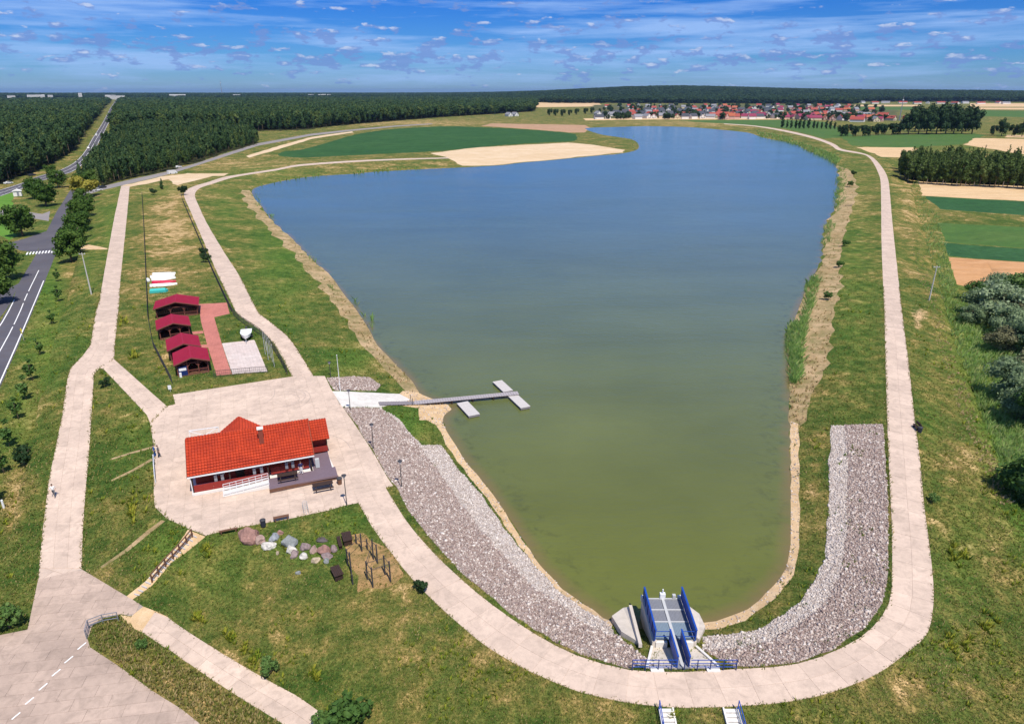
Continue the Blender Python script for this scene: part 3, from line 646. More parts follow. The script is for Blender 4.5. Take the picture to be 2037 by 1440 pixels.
# ------------------------------------------------------------------ builders
class MB:
    """collects shapes of one part; build() links them as one mesh object"""
    def __init__(s): s.v = []; s.f = []
    def add(s, vs, fs):
        o = len(s.v); s.v += [tuple(v) for v in vs]; s.f += [tuple(i + o for i in f) for f in fs]; return s
    def box(s, c, d, rz=0.0, rx=0.0, ry=0.0):
        m = Matrix.Rotation(rz, 3, 'Z') @ Matrix.Rotation(ry, 3, 'Y') @ Matrix.Rotation(rx, 3, 'X'); c = Vector(c)
        vs = [c + m @ Vector((x * d[0] / 2, y * d[1] / 2, z * d[2] / 2)) for x in (-1, 1) for y in (-1, 1) for z in (-1, 1)]
        return s.add(vs, [(0, 1, 3, 2), (4, 6, 7, 5), (0, 4, 5, 1), (2, 3, 7, 6), (0, 2, 6, 4), (1, 5, 7, 3)])
    def beam(s, a, b, w, h=None, up=(0, 0, 1)):
        a = Vector(a); b = Vector(b); d = (b - a).normalized(); up = Vector(up)
        if abs(d.dot(up)) > 0.98: up = Vector((1, 0, 0))
        x = d.cross(up).normalized(); y = x.cross(d); h = h or w
        vs = [p + x * i * w / 2 + y * j * h / 2 for p in (a, b) for i, j in ((-1, -1), (1, -1), (1, 1), (-1, 1))]
        return s.add(vs, [(3, 2, 1, 0), (4, 5, 6, 7), (0, 1, 5, 4), (1, 2, 6, 5), (2, 3, 7, 6), (3, 0, 4, 7)])
    def tube(s, pts, radii, n=8, cap=True):
        pts = [Vector(p) for p in pts]; rings = []
        if isinstance(radii, (int, float)): radii = [radii] * len(pts)
        for i, p in enumerate(pts):
            d = (pts[min(i + 1, len(pts) - 1)] - pts[max(i - 1, 0)]).normalized()
            u = Vector((1, 0, 0)) if abs(d.z) > 0.9 else Vector((0, 0, 1)); x = d.cross(u).normalized(); y = x.cross(d)
            rings.append([p + (x * math.cos(2 * math.pi * k / n) + y * math.sin(2 * math.pi * k / n)) * radii[i] for k in range(n)])
        o = len(s.v); s.v += [tuple(v) for r in rings for v in r]
        for i in range(len(pts) - 1):
            for k in range(n):
                a = o + i * n + k; b = o + i * n + (k + 1) % n; s.f.append((a, b, b + n, a + n))
        if cap: s.f.append(tuple(o + k for k in range(n))[::-1]); s.f.append(tuple(o + (len(pts) - 1) * n + k for k in range(n)))
        return s
    def prism(s, poly, z0, z1):
        n = len(poly)
        vs = [(p[0], p[1], z0) for p in poly] + [(p[0], p[1], z1) for p in poly]
        return s.add(vs, [tuple(range(n))[::-1], tuple(range(n, 2 * n))] + [(i, (i + 1) % n, n + (i + 1) % n, n + i) for i in range(n)])
    def extrude(s, pts, off):
        """polygon in space, thickened by a vector"""
        n = len(pts); off = Vector(off); vs = [Vector(p) for p in pts] + [Vector(p) + off for p in pts]
        return s.add(vs, [tuple(range(n))[::-1], tuple(range(n, 2 * n))] + [(i, (i + 1) % n, n + (i + 1) % n, n + i) for i in range(n)])
    def ball(s, c, r, sub=2, jit=0.0, flat=None, seed=0):
        bm = bmesh.new(); bmesh.ops.create_icosphere(bm, subdivisions=sub, radius=1.0)
        r = (r, r, r) if isinstance(r, (int, float)) else r
        vs = []
        for v in bm.verts:
            k = 1 + (jit * mnoise.noise(v.co * 1.6 + Vector((seed * 7.1, seed * 3.3, 1))) if jit else 0)
            vs.append((c[0] + v.co.x * r[0] * k, c[1] + v.co.y * r[1] * k, c[2] + v.co.z * r[2] * k))
        fs = [tuple(v.index for v in f.verts) for f in bm.faces]; bm.free()
        return s.add(vs, fs)
    def build(s, name, mat, parent=None, smooth=False, label=None):
        o = mesh_obj(name, s.v, s.f, M[mat] if isinstance(mat, str) else mat, parent, smooth)
        bm = bmesh.new(); bm.from_mesh(o.data); bmesh.ops.recalc_face_normals(bm, faces=bm.faces); bm.to_mesh(o.data); bm.free()
        if label: o['label'] = label
        return o
def tag(o, label=None, cat=None, group=None, kind=None):
    if label: o['label'] = label
    if cat: o['category'] = cat
    if group: o['group'] = group
    if kind: o['kind'] = kind
    return o
def thing(name, label, cat, loc=(0, 0, 0), rz=0.0, group=None):
    o = bpy.data.objects.new(name, None); COL.objects.link(o)
    o.empty_display_size = 0.5
    o.location = loc; o.rotation_euler = (0, 0, rz)
    return tag(o, label, cat, group)
def copy_tree(root, loc, rz=0.0, label=None, group=None, scale=1.0):
    r = root.copy(); COL.objects.link(r); r.location = loc; r.rotation_euler = (0, 0, rz)
    r.scale = (scale,) * 3 if isinstance(scale, (int, float)) else scale
    if label: r['label'] = label
    if group: r['group'] = group
    for ch in list(root.children):
        c = ch.copy(); COL.objects.link(c); c.parent = r
        for g in list(ch.children):
            d = g.copy(); COL.objects.link(d); d.parent = c
    return r

# ------------------------------------------------------------------ concrete slabs of the roads and the plaza
def clip_cell(poly, cell):
    """Sutherland-Hodgman: poly cut to a convex counter-clockwise cell"""
    out = poly
    for i in range(len(cell)):
        ax, ay = cell[i]; bx, by = cell[(i + 1) % len(cell)]
        inp = out; out = []
        if not inp: return []
        side = lambda p: (bx - ax) * (p[1] - ay) - (by - ay) * (p[0] - ax)
        for k in range(len(inp)):
            p, q = inp[k - 1], inp[k]; sp, sq = side(p), side(q)
            if (sp < 0) != (sq < 0):
                t = sp / (sp - sq); out.append((p[0] + (q[0] - p[0]) * t, p[1] + (q[1] - p[1]) * t))
            if sq >= 0: out.append(q)
    return out
def poly_area(p): return 0.5 * sum(p[i - 1][0] * p[i][1] - p[i][0] * p[i - 1][1] for i in range(len(p)))
def make_slabs(polys, parent, mat, zfun, limit=300, name='slab', lift=0.022):
    items = []
    for p in polys:
        q = []
        for v in p:
            if not q or math.hypot(v[0] - q[-1][0], v[1] - q[-1][1]) > 0.03: q.append(v)
        if len(q) > 1 and math.hypot(q[0][0] - q[-1][0], q[0][1] - q[-1][1]) < 0.03: q.pop()
        if len(q) < 3 or abs(poly_area(q)) < 0.25: continue
        if poly_area(q) < 0: q = q[::-1]
        items.append(q)
    items.sort(key=lambda q: math.hypot(sum(v[0] for v in q) / len(q), sum(v[1] for v in q) / len(q)))
    rest = MB()
    for k, q in enumerate(items):
        dz = random.uniform(-0.006, 0.006) + lift; n = len(q)
        top = [(x, y, zfun(x, y) + dz) for x, y in q]; bot = [(x, y, z - 0.12) for x, y, z in top]
        fs = [tuple(range(n))] + [(i, n + i, n + (i + 1) % n, (i + 1) % n) for i in range(n)]
        if k < limit: mesh_obj(name, top + bot, fs, M[mat], parent)
        else: rest.add(top + bot, fs)
    if rest.v:
        o = mesh_obj('far_' + name, rest.v, rest.f, M[mat], parent); o['kind'] = 'stuff'
def grid_cells(poly, ang, L, Wd, gap=0.022, stagger=0.5):
    ca, sa = math.cos(ang), math.sin(ang)
    uv = [(x * ca + y * sa, -x * sa + y * ca) for x, y in poly]
    u0, u1 = min(p[0] for p in uv), max(p[0] for p in uv); v0, v1 = min(p[1] for p in uv), max(p[1] for p in uv)
    out = []; r = 0; v = v0
    while v < v1:
        u = u0 - L * (stagger if r % 2 else 0)
        while u < u1:
            c = [(u + gap / 2, v + gap / 2), (u + L - gap / 2, v + gap / 2), (u + L - gap / 2, v + Wd - gap / 2), (u + gap / 2, v + Wd - gap / 2)]
            k = clip_cell(uv, c)
            if len(k) >= 3: out.append([(a * ca - b * sa, a * sa + b * ca) for a, b in k])
            u += L
        v += Wd; r += 1
    return out
def pxw(pts, z=0.0): return [tuple(P(q[0], q[1], z(q[1]) if callable(z) else z))[:2] for q in pts]
def resample(pts, n):
    d = [0.0]
    for a, b in zip(pts, pts[1:]): d.append(d[-1] + math.hypot(b[0] - a[0], b[1] - a[1]))
    out = []; k = 0
    for i in range(n):
        t = d[-1] * i / (n - 1)
        while k < len(d) - 2 and d[k + 1] < t: k += 1
        f = (t - d[k]) / max(1e-9, d[k + 1] - d[k]); out.append(tuple(pts[k][q] + (pts[k + 1][q] - pts[k][q]) * f for q in (0, 1)))
    return out
def strip_cells(A, B, lanes, gap=0.022):
    out = []
    for i in range(len(A) - 1):
        for l in range(lanes):
            def pt(j, f, g):
                a, b = A[j], B[j]; w = math.hypot(b[0] - a[0], b[1] - a[1]); f = f + g / w
                return (a[0] + (b[0] - a[0]) * f, a[1] + (b[1] - a[1]) * f)
            q = [pt(i, l / lanes, gap / 2), pt(i, (l + 1) / lanes, -gap / 2), pt(i + 1, (l + 1) / lanes, -gap / 2), pt(i + 1, l / lanes, gap / 2)]
            m0 = gap / 2 / max(0.3, math.hypot(q[3][0] - q[0][0], q[3][1] - q[0][1])); m1 = gap / 2 / max(0.3, math.hypot(q[2][0] - q[1][0], q[2][1] - q[1][1]))
            lerp = lambda a, b, t: (a[0] + (b[0] - a[0]) * t, a[1] + (b[1] - a[1]) * t)
            out.append([lerp(q[0], q[3], m0), lerp(q[1], q[2], m1), lerp(q[2], q[1], m1), lerp(q[3], q[0], m0)])
    return out
flat0 = lambda x, y: 0.0
make_slabs(grid_cells(pxw(PLAZA), R(21.5), 1.9, 1.25, stagger=0.0), REG['plaza'], 'concrete_slab', flat0)
make_slabs(grid_cells(pxw(BRANCH), R(-48), 2.4, 1.3), REG['branch_path'], 'concrete_slab', flat0)
nd = 62
k_o = [i for i, q in enumerate(DO) if q[1] < 640 and q[0] > 1500][0]; k_i = [i for i, q in enumerate(DI) if q[1] < 640 and q[0] > 1500][0]
def nearest_on(pts, q):
    best = None
    for a, b in zip(pts, pts[1:]):
        dx, dy = b[0] - a[0], b[1] - a[1]; f = max(0, min(1, ((q[0] - a[0]) * dx + (q[1] - a[1]) * dy) / (dx * dx + dy * dy + 1e-9)))
        c = (a[0] + dx * f, a[1] + dy * f); d = math.hypot(c[0] - q[0], c[1] - q[1])
        if best is None or d < best[0]: best = (d, c)
    return best[1]
do_w = resample(pxw(DO[:k_o]), nd); di_full = pxw(DI[:k_i + 6])
make_slabs(strip_cells(do_w, [nearest_on(di_full, q) for q in do_w], 2), REG['dam_path'], 'concrete_slab', flat0)
def rows(Lp, Rp, zf, y0, y1, step):
    """rows of points across a road that runs down the picture"""
    li = sorted([(q[1], q[0]) for q in Lp]); ri = sorted([(q[1], q[0]) for q in Rp])
    A = []; B = []; y = y0; last = None
    while y > y1:
        xl = np.interp(y, [q[0] for q in li], [q[1] for q in li]); xr = np.interp(y, [q[0] for q in ri], [q[1] for q in ri])
        z = zf(y); p = P(xl, y, z)
        if last is None or (p - last).length >= step:
            A.append((p.x, p.y)); q = P(xr, y, z); B.append((q.x, q.y)); last = p
        y -= 0.5
    return A, B
A, B = rows(WL, WR, zw, 1130, 640, 3.0)
make_slabs(strip_cells(A, B, 3), REG['west_road'], 'concrete_slab', H, lift=0.03)
A, B = rows(PL[-24:], PR[-24:], lambda y: 0.0, 746, 600, 3.0)
make_slabs(strip_cells(A, B, 2), REG['promenade'], 'concrete_slab', flat0)
make_slabs(grid_cells(pxw(YARD, zw), R(9), 3.0, 1.25), REG['yard'], 'yard_slab', H, lift=0.03)
lz = lambda y: -2.6 - 0.6 * sstep((y - 1220) / 220)
make_slabs(strip_cells(resample(pxw(LOWP[:8], lz), 12), resample(pxw(LOWP[8:][::-1], lz), 12), 2), REG['lower_path'], 'concrete_slab', H, lift=0.03)

# ------------------------------------------------------------------ painted road markings
plain('white_paint', (0.78, 0.78, 0.76), 0.7, 0.08)
def ribbon(name, px, w, parent, zoff=0.02, mat='white_paint', z=-3.0):
    pts = [P(q[0], q[1], z) for q in px]; A = []; B = []
    for i, p in enumerate(pts):
        d = pts[min(i + 1, len(pts) - 1)] - pts[max(i - 1, 0)]; n = Vector((-d.y, d.x, 0)).normalized() * w / 2
        A.append(p + n); B.append(p - n)
    vs = [(p.x, p.y, z + zoff) for p in A + B]; n = len(pts)
    return mesh_obj(name, vs, [(i, n + i, n + i + 1, i + 1) for i in range(n - 1)], M[mat], parent)
def shift_px(Lp, Rp, f):
    a = resample(Lp, 24); b = resample(Rp, 24); return [(p[0] + (q[0] - p[0]) * f, p[1] + (q[1] - p[1]) * f) for p, q in zip(a, b)]
ribbon('edge_line', shift_px(HWY_L, HWY_R, 0.93)[:17], 0.22, REG['side_road'])
ribbon('edge_line', shift_px(HWY_L, HWY_R, 0.07)[:14], 0.22, REG['side_road'])
cl = shift_px(HWY_L, HWY_R, 0.5)
fine_cl = resample(cl, 120)
for a, b in [(20, 34), (35.5, 38), (39, 41), (42, 60), (61, 70), (71, 74), (75, 84)]:
    ribbon('centre_line', fine_cl[int(a):int(b) + 1], 0.2, REG['side_road'])
tr_l = resample(cr(TRUNKROAD, 2), 40); tr_r = resample(cr(TRUNKROAD2, 2)[::-1], 40)
for f in (0.06, 0.94): ribbon('edge_line', [(a[0] + (b[0] - a[0]) * f, a[1] + (b[1] - a[1]) * f) for a, b in zip(tr_l, tr_r)], 0.3, REG['trunk_road'])
ribbon('centre_line', [(a[0] + (b[0] - a[0]) * .5, a[1] + (b[1] - a[1]) * .5) for a, b in zip(tr_l, tr_r)], 0.25, REG['trunk_road'])
for k in range(10):
    f = k / 9; x = 54 + 56 * f; y = 504.5 - 4.5 * f
    ribbon('zebra_bar', [(x - 1.3, y + 2.6), (x + 1.3, y - 2.6)], 0.42, REG['side_road'])
for cx, cy in [(163, 1285), (137, 1312), (112, 1338), (86, 1366), (59, 1394), (32, 1424), (5, 1452)]:
    z = zw(cy); a = P(cx - 8.5, cy + 7, z); b = P(cx + 8.5, cy - 7, z); d = (b - a).normalized(); n = Vector((-d.y, d.x, 0)) * 0.07
    vs = [p + q for p, q in ((a, n), (a, -n), (b, -n), (b, n))]
    mesh_obj('lane_dash', [(v.x, v.y, H(v.x, v.y) + 0.045) for v in vs], [(0, 1, 2, 3)], M['white_paint'], REG['yard'])

# ------------------------------------------------------------------ riprap of the banks: thousands of stones, one mesh per bank
t = NT('riprap'); r1 = t.island()
c = t.ramp(r1, [(0.0, (0.20, 0.145, 0.125)), (0.3, (0.30, 0.225, 0.20)), (0.7, (0.385, 0.30, 0.265)), (1.0, (0.52, 0.44, 0.39))]); t.col(c); t.set(Roughness=0.85); M['riprap'] = t.m
t = NT('riprap_pale'); r1 = t.island()
c = t.ramp(r1, [(0.0, (0.33, 0.27, 0.235)), (0.4, (0.46, 0.395, 0.355)), (1.0, (0.66, 0.60, 0.55))]); t.col(c); t.set(Roughness=0.85); M['riprap_pale'] = t.m
CUBE = np.array([(x, y, z) for x in (-1, 1) for y in (-1, 1) for z in (-1, 1)], float) / 1.5
CTRI = np.array([(0, 1, 3), (0, 3, 2), (4, 6, 7), (4, 7, 5), (0, 4, 5), (0, 5, 1), (2, 3, 7), (2, 7, 6), (0, 2, 6), (0, 6, 4), (1, 5, 7), (1, 7, 3)])
rng = np.random.default_rng(11)
def rot_mats(n):
    q = rng.normal(size=(n, 4)); q /= np.linalg.norm(q, axis=1)[:, None]; w, x, y, z = q.T
    return np.stack([np.stack([1 - 2 * (y * y + z * z), 2 * (x * y - z * w), 2 * (x * z + y * w)], 1), np.stack([2 * (x * y + z * w), 1 - 2 * (x * x + z * z), 2 * (y * z - x * w)], 1), np.stack([2 * (x * z - y * w), 2 * (y * z + x * w), 1 - 2 * (x * x + y * y)], 1)], 1)
def sample_region(names, density, maxd):
    idx = np.nonzero(np.isin(regname, names))[0]; T = tt[idx]; A_, B_, C_ = tv[T[:, 0]], tv[T[:, 1]], tv[T[:, 2]]
    ar = 0.5 * np.abs((B_[:, 0] - A_[:, 0]) * (C_[:, 1] - A_[:, 1]) - (C_[:, 0] - A_[:, 0]) * (B_[:, 1] - A_[:, 1]))
    ar[np.hypot(A_[:, 0], A_[:, 1]) > maxd] = 0
    n = int(ar.sum() * density); k = rng.choice(len(idx), n, p=ar / ar.sum()); u = rng.random((n, 2)); fl = u.sum(1) > 1; u[fl] = 1 - u[fl]
    return A_[k] + (B_[k] - A_[k]) * u[:, :1] + (C_[k] - A_[k]) * u[:, 1:]
def stones(name, pts, smin, smax, mat, parent):
    n = len(pts); s = rng.uniform(smin, smax, n) * (1 + 0.6 * (rng.random(n) > 0.93))
    j = CUBE[None] * (1 + rng.uniform(-.35, .35, (n, 8, 3))); j = j * (s[:, None] * np.array([1, .8, .6]))[:, None, :] * 0.62
    V = np.einsum('nij,nkj->nki', rot_mats(n), j) + pts[:, None] + np.array([0, 0, 0.03])
    o = np_mesh(name, V.reshape(-1, 3), (CTRI[None] + 8 * np.arange(n)[:, None, None]).reshape(-1, 3), mat, parent); o['kind'] = 'stuff'; return o
stones('riprap_stone', sample_region(['gravel_bank'], 34, 160), 0.11, 0.24, 'riprap', REG['gravel_bank'])
stones('pale_riprap_stone', sample_region(['gravel_pale'], 34, 160), 0.10, 0.21, 'riprap_pale', REG['gravel_pale'])
# stray stones soften the line between the two sizes and creep into the grass
mixp = sample_region(['gravel_pale', 'gravel_bank'], 7, 150); stones('mixed_riprap_stone', mixp, 0.12, 0.30, 'riprap_pale', REG['gravel_bank'])
stones('shore_stone', sample_region(['shore_sand'], 6, 140), 0.07, 0.2, 'riprap_pale', REG['shore_sand'])

# ------------------------------------------------------------------ grass tufts, weeds and reeds
def blade_mat(name, lo, mid, hi, trans=0.25):
    t = NT(name); d = t.math('ADD', t.attr('dry'), t.math('MULTIPLY', t.math('SUBTRACT', t.island(), 0.5), 0.7), clamp=True)
    c = t.ramp(d, [(0.0, lo), (0.5, mid), (1.0, hi)]); t.col(c); t.set(Roughness=0.8); t.b.inputs['Specular IOR Level'].default_value = 0.1
    tl = t.n('ShaderNodeBsdfTranslucent'); t.l(c, tl.inputs[0]); mx = t.n('ShaderNodeMixShader'); mx.inputs[0].default_value = trans
    t.l(t.b.outputs[0], mx.inputs[1]); t.l(tl.outputs[0], mx.inputs[2]); t.l(mx.outputs[0], t.out.inputs[0]); M[name] = t.m
blade_mat('grass_blade', (0.10, 0.165, 0.028), (0.21, 0.21, 0.05), (0.52, 0.39, 0.19), 0.35)
blade_mat('weed_leaf', (0.10, 0.19, 0.02), (0.26, 0.29, 0.03), (0.42, 0.38, 0.06))
blade_mat('reed_blade', (0.22, 0.38, 0.085), (0.36, 0.50, 0.16), (0.54, 0.50, 0.24), 0.5)
blade_mat('straw_blade', (0.22, 0.17, 0.05), (0.42, 0.30, 0.14), (0.60, 0.45, 0.26))
face_dry = dry[tt].mean(1) - 0.55 * ATT['lush'][tt].mean(1); face_d = dist_all[tt].mean(1)
def shoot(n, box, accept, polys=None):
    """ground points under random pixels of a box"""
    out = []
    X = rng.uniform(box[0], box[2], n); Y = rng.uniform(box[1], box[3], n)
    if polys is not None:
        k = np.zeros(n, bool)
        for q in polys: k |= inside_np(q, X, Y)
        X, Y = X[k], Y[k]
    for x, y in zip(X, Y):
        h = BVH.ray_cast(CAMP, ray(x, y).normalized(), 3000)
        if h[0] is None: continue
        if accept is None or regname[h[2]] in accept: out.append((h[0].x, h[0].y, h[0].z, face_dry[h[2]]))
    return np.array(out) if out else np.zeros((0, 4))
def tufts(name, pts, blades, hmin, hmax, wid, mat, parent=None, lean=0.6, kd_=0.0, dscale=True):
    n = len(pts); b = blades
    P0 = np.repeat(pts[:, :3], b, 0); N = n * b
    d = np.hypot(P0[:, 0], P0[:, 1]); sc = np.clip(d / 75, 0.75, 1.25) if dscale else np.ones(N)
    az = rng.uniform(0, 2 * np.pi, N); hh = rng.uniform(hmin, hmax, N) * sc; ln = rng.uniform(0.15, 1.0, N) * lean * hh; w = rng.uniform(.6, 1.3, N) * wid * sc
    dirv = np.stack([np.cos(az), np.sin(az)], 1); per = np.stack([-dirv[:, 1], dirv[:, 0]], 1)
    base = P0.copy(); base[:, :2] += dirv * (rng.random(N) * 0.5 * hh)[:, None] * 0.5
    a = base.copy(); a[:, :2] += per * w[:, None] / 2; a[:, 2] -= 0.03
    c = base.copy(); c[:, :2] -= per * w[:, None] / 2; c[:, 2] -= 0.03
    m1 = base.copy(); m1[:, :2] += dirv * ln[:, None] * 0.4 + per * w[:, None] * 0.42; m1[:, 2] += hh * 0.65
    tip = base.copy(); tip[:, :2] += dirv * ln[:, None]; tip[:, 2] += hh
    V = np.stack([a, c, tip, m1], 1).reshape(-1, 3); i = 4 * np.arange(N)[:, None]
    T = np.concatenate([i + np.array([[0, 1, 3]]), i + np.array([[1, 2, 3]])], 1).reshape(-1, 3)
    o = np_mesh(name, V, T, mat, parent); o['kind'] = 'stuff'
    at = o.data.attributes.new('dry', 'FLOAT', 'POINT'); at.data.foreach_set('value', np.repeat(np.repeat(np.clip(pts[:, 3] + rng.normal(0, .12, n), 0, 1), b), 4).astype(np.float32))
    return o
gp = shoot(125000, (-30, 430, 2067, 1470), {'ground', 'playground'}); pg = np.array([inside([(690, 1090), (720, 1075), (790, 1112), (800, 1140), (770, 1160), (710, 1158)], *[float(q[0]) for q in to_px(p_[None, :3])]) for p_ in gp]); gp = gp[~(pg & (rng.random(len(gp)) < .8))]
gd = np.hypot(gp[:, 0], gp[:, 1])
gp = gp[(gd < 210)]
tag(tufts('grass_tufts', gp, 3, 0.07, 0.27, 0.075, 'grass_blade', lean=1.3), 'rough grass covering the banks and slopes', 'grass', kind='stuff')
wp = shoot(5200, (-30, 560, 2067, 1470), {'ground'})
nz = np.array([mnoise.noise(Vector((p[0] * .12, p[1] * .12, 5.0))) for p in wp]); wp = wp[(nz > 0.12)]
wp[:, 3] = 0.35
tag(tufts('weeds', wp, 9, 0.2, 0.55, 0.10, 'weed_leaf', lean=0.9), 'yellowish green weeds dotted through the grass', 'weeds', kind='stuff')
big = []
for cx, cy, r, n in [(457, 1268, 12, 16), (392, 1232, 12, 14), (409, 1100, 14, 10), (625, 1345, 12, 14), (505, 1310, 14, 12), (487, 1290, 10, 8), (730, 1020, 8, 5), (565, 1088, 6, 4), (1905, 1105, 25, 16), (1895, 1290, 30, 14), (1340, 1420, 10, 4), (265, 1010, 30, 14), (250, 640, 12, 9), (262, 710, 12, 9), (480, 1040, 8, 5), (1960, 1250, 30, 12)]:
    for k in range(n):
        h_ = BVH.ray_cast(CAMP, ray(cx + rng.normal(0, r * .5), cy + rng.normal(0, r * .5)).normalized(), 900)
        if h_[0] is not None and regname[h_[2]] == 'ground': big.append((*h_[0], rng.uniform(.3, .75)))
tag(tufts('tall_weeds', np.array(big), 14, 0.35, 0.8, 0.12, 'weed_leaf', lean=0.8), 'clumps of tall yellow-green weeds on the slopes', 'weeds', kind='stuff')
gs_ = shoot(7000, (470, 360, 1720, 1260), {'straw_strip', 'shore_sand'}); nz = np.array([mnoise.noise(Vector((p[0] * .22, p[1] * .22, 4.0))) for p in gs_]); gs_ = gs_[nz > 0.08]; gs_[:, 3] = 0.25
tag(tufts('shore_grass', gs_, 4, 0.12, 0.38, 0.09, 'grass_blade', lean=1.0), 'green tufts scattered over the dry shore', 'grass', kind='stuff')
sp = shoot(9000, (470, 360, 1720, 900), {'straw_strip'}); sp[:, 3] = rng.uniform(0.0, 1, len(sp))
tag(tufts('dry_reed_stubble', sp, 4, 0.15, 0.5, 0.10, 'straw_blade', lean=1.0), 'straw-coloured dead reeds along the shore', 'dead reeds', kind='stuff')
vp = shoot(2600, (1380, 840, 1780, 1330), {'gravel_bank', 'gravel_pale'}); nz = np.array([mnoise.noise(Vector((p[0] * .35, p[1] * .35, 9.0))) for p in vp]); vp = vp[nz > 0.30]; vp[:, 3] = 0.1
if len(vp): tag(tufts('gravel_weeds', vp, 6, 0.1, 0.3, 0.10, 'grass_blade', lean=1.0), 'dark green weeds sprouting between the riprap stones', 'weeds', kind='stuff')
def reed(label, polys, n, h0, h1, dryv=0.3, accept=None, wid=0.10):
    xs = [q[0] for p in polys for q in p]; ys = [q[1] for p in polys for q in p]
    p = shoot(n, (min(xs), min(ys), max(xs), max(ys)), accept, polys)
    p[:, 2] = np.maximum(p[:, 2], WATER_Z - 0.1) if accept is None else p[:, 2]
    p[:, 3] = dryv + 0.22 * np.array([mnoise.noise(Vector((q[0] * .3, q[1] * .3, 2.0))) for q in p])
    o = tufts('reed_bed', p, 5, h0, h1, wid, 'reed_blade', lean=0.75, dscale=False); return tag(o, label, 'reeds', kind='stuff')
reed('green reeds standing in the water along the right shore', [[(1566, 650), (1592, 640), (1604, 600), (1602, 565), (1626, 548), (1632, 560), (1612, 618), (1598, 690), (1592, 766), (1574, 768), (1565, 700)], [(1636, 455), (1655, 438), (1662, 452), (1648, 470)], [(1632, 480), (1650, 470), (1655, 480), (1640, 492)], [(1660, 380), (1668, 330), (1682, 330), (1682, 400), (1662, 430)]], 6000, 0.7, 1.6, 0.25)
reed('green fringe of reeds round the far right shore', [[(1505, 262), (1560, 272), (1600, 288), (1650, 306), (1672, 318), (1664, 330), (1640, 318), (1598, 297), (1560, 284), (1510, 272)]], 2500, 1.4, 2.6, 0.2, wid=0.4)
reed('small tufts of reeds on the left shore', [[(722, 630), (745, 636), (750, 655), (732, 655)], [(700, 598), (716, 604), (712, 614)], [(615, 512), (630, 520), (622, 528)], [(500, 385), (512, 390), (522, 410), (512, 412), (502, 400)], [(525, 412), (545, 432), (548, 446), (535, 436)], [(655, 572), (668, 572), (672, 586)], [(585, 475), (592, 485), (588, 490)]], 1500, 0.8, 1.6, 0.2, wid=0.14)
reed('dark green reed clump on the far headland shore', [[(700, 340), (745, 336), (748, 343), (705, 348)], [(1230, 268), (1262, 274), (1270, 290), (1262, 300), (1256, 284), (1236, 276)], [(505, 372), (540, 364), (600, 352), (650, 346), (650, 350), (590, 358), (540, 368)], [(750, 337), (900, 331), (900, 334), (750, 342)]], 2200, 0.8, 1.6, 0.15, wid=0.4)
reed('bright green reeds filling the ditch beside the dam', [cr([(1810, 366), (1834, 451), (1856, 536), (1866, 560), (1886, 640), (1904, 700), (1928, 756), (1956, 842), (1990, 918), (2030, 1000), (2090, 1130), (2130, 1130), (2110, 700), (2000, 650), (1940, 620), (1907, 595), (1888, 517), (1872, 444), (1843, 401), (1822, 363)], 2, True)], 15000, 0.4, 1.3, 0.42, {'ground'}, wid=0.13)
tan = reed('dry golden grass edging the reed ditch', [[(1800, 366), (1826, 455), (1850, 545), (1878, 640), (1895, 700), (1920, 760), (1948, 845), (1982, 920), (2020, 1000), (1992, 1010), (1952, 930), (1918, 850), (1890, 765), (1868, 700), (1852, 640), (1826, 550), (1804, 455), (1784, 366)]], 5200, 0.12, 0.4, 0.8, {'ground'})
tan.data.materials[0] = M['straw_blade']; tan.name = 'golden_grass'
isl = reed('tall rusty grass on the island between the yard and the path', [[(190, 1245), (235, 1225), (280, 1262), (340, 1302), (410, 1350), (480, 1395), (560, 1445), (420, 1445), (360, 1405), (300, 1368), (240, 1322), (185, 1284)]], 4200, 0.15, 0.42, 0.62, {'ground'})
isl.data.materials[0] = M['grass_blade']; isl.name = 'island_grass'

# tyre marks on the upper plaza
plain('tyre_mark', (0.40, 0.325, 0.28), 0.9, 0.2)
for cx, cy, r_, a0, a1 in [(560, 792, 3.6, -70, 100), (566, 796, 2.2, -80, 140), (556, 796, 4.6, -50, 60), (604, 905, 6.0, 20, 75), (480, 790, 5.0, -30, 30)]:
    c_ = P(cx, cy, 0.0); A_ = []; B_ = []
    for k in range(22):
        a_ = R(a0 + (a1 - a0) * k / 21); A_.append((c_.x + math.cos(a_) * r_, c_.y + math.sin(a_) * r_, .034)); B_.append((c_.x + math.cos(a_) * (r_ + .09), c_.y + math.sin(a_) * (r_ + .09), .034))
    mesh_obj('tyre_mark', A_ + B_, [(i, 22 + i, 23 + i, i + 1) for i in range(21)], M['tyre_mark'], REG['plaza'])

# grass creeping over the edges of the paths
ep = []
for line, zf in ((DO, 0.0), (DI, 0.0), (WL, zw), (WR, zw), (PL, 0.0), (PR, 0.0), (LOWP, lz), (PLAZA[12:], 0.0), (YARD[4:14], zw)):
    w_ = pxw(line, zf); L_ = sum(math.hypot(b[0] - a[0], b[1] - a[1]) for a, b in zip(w_, w_[1:]))
    for q in resample(w_, int(L_ * 3.5)):
        if math.hypot(*q) < 190 and mnoise.noise(Vector((q[0] * .5, q[1] * .5, 1.0))) > -.25:
            x, y = q[0] + rng.normal(0, .10), q[1] + rng.normal(0, .10); ep.append((x, y, H(x, y) + .02, .3 + .3 * rng.random()))
tag(tufts('edge_grass', np.array(ep), 3, 0.08, 0.26, 0.07, 'grass_blade', lean=1.2), 'grass creeping over the edges of the paths', 'grass', kind='stuff')
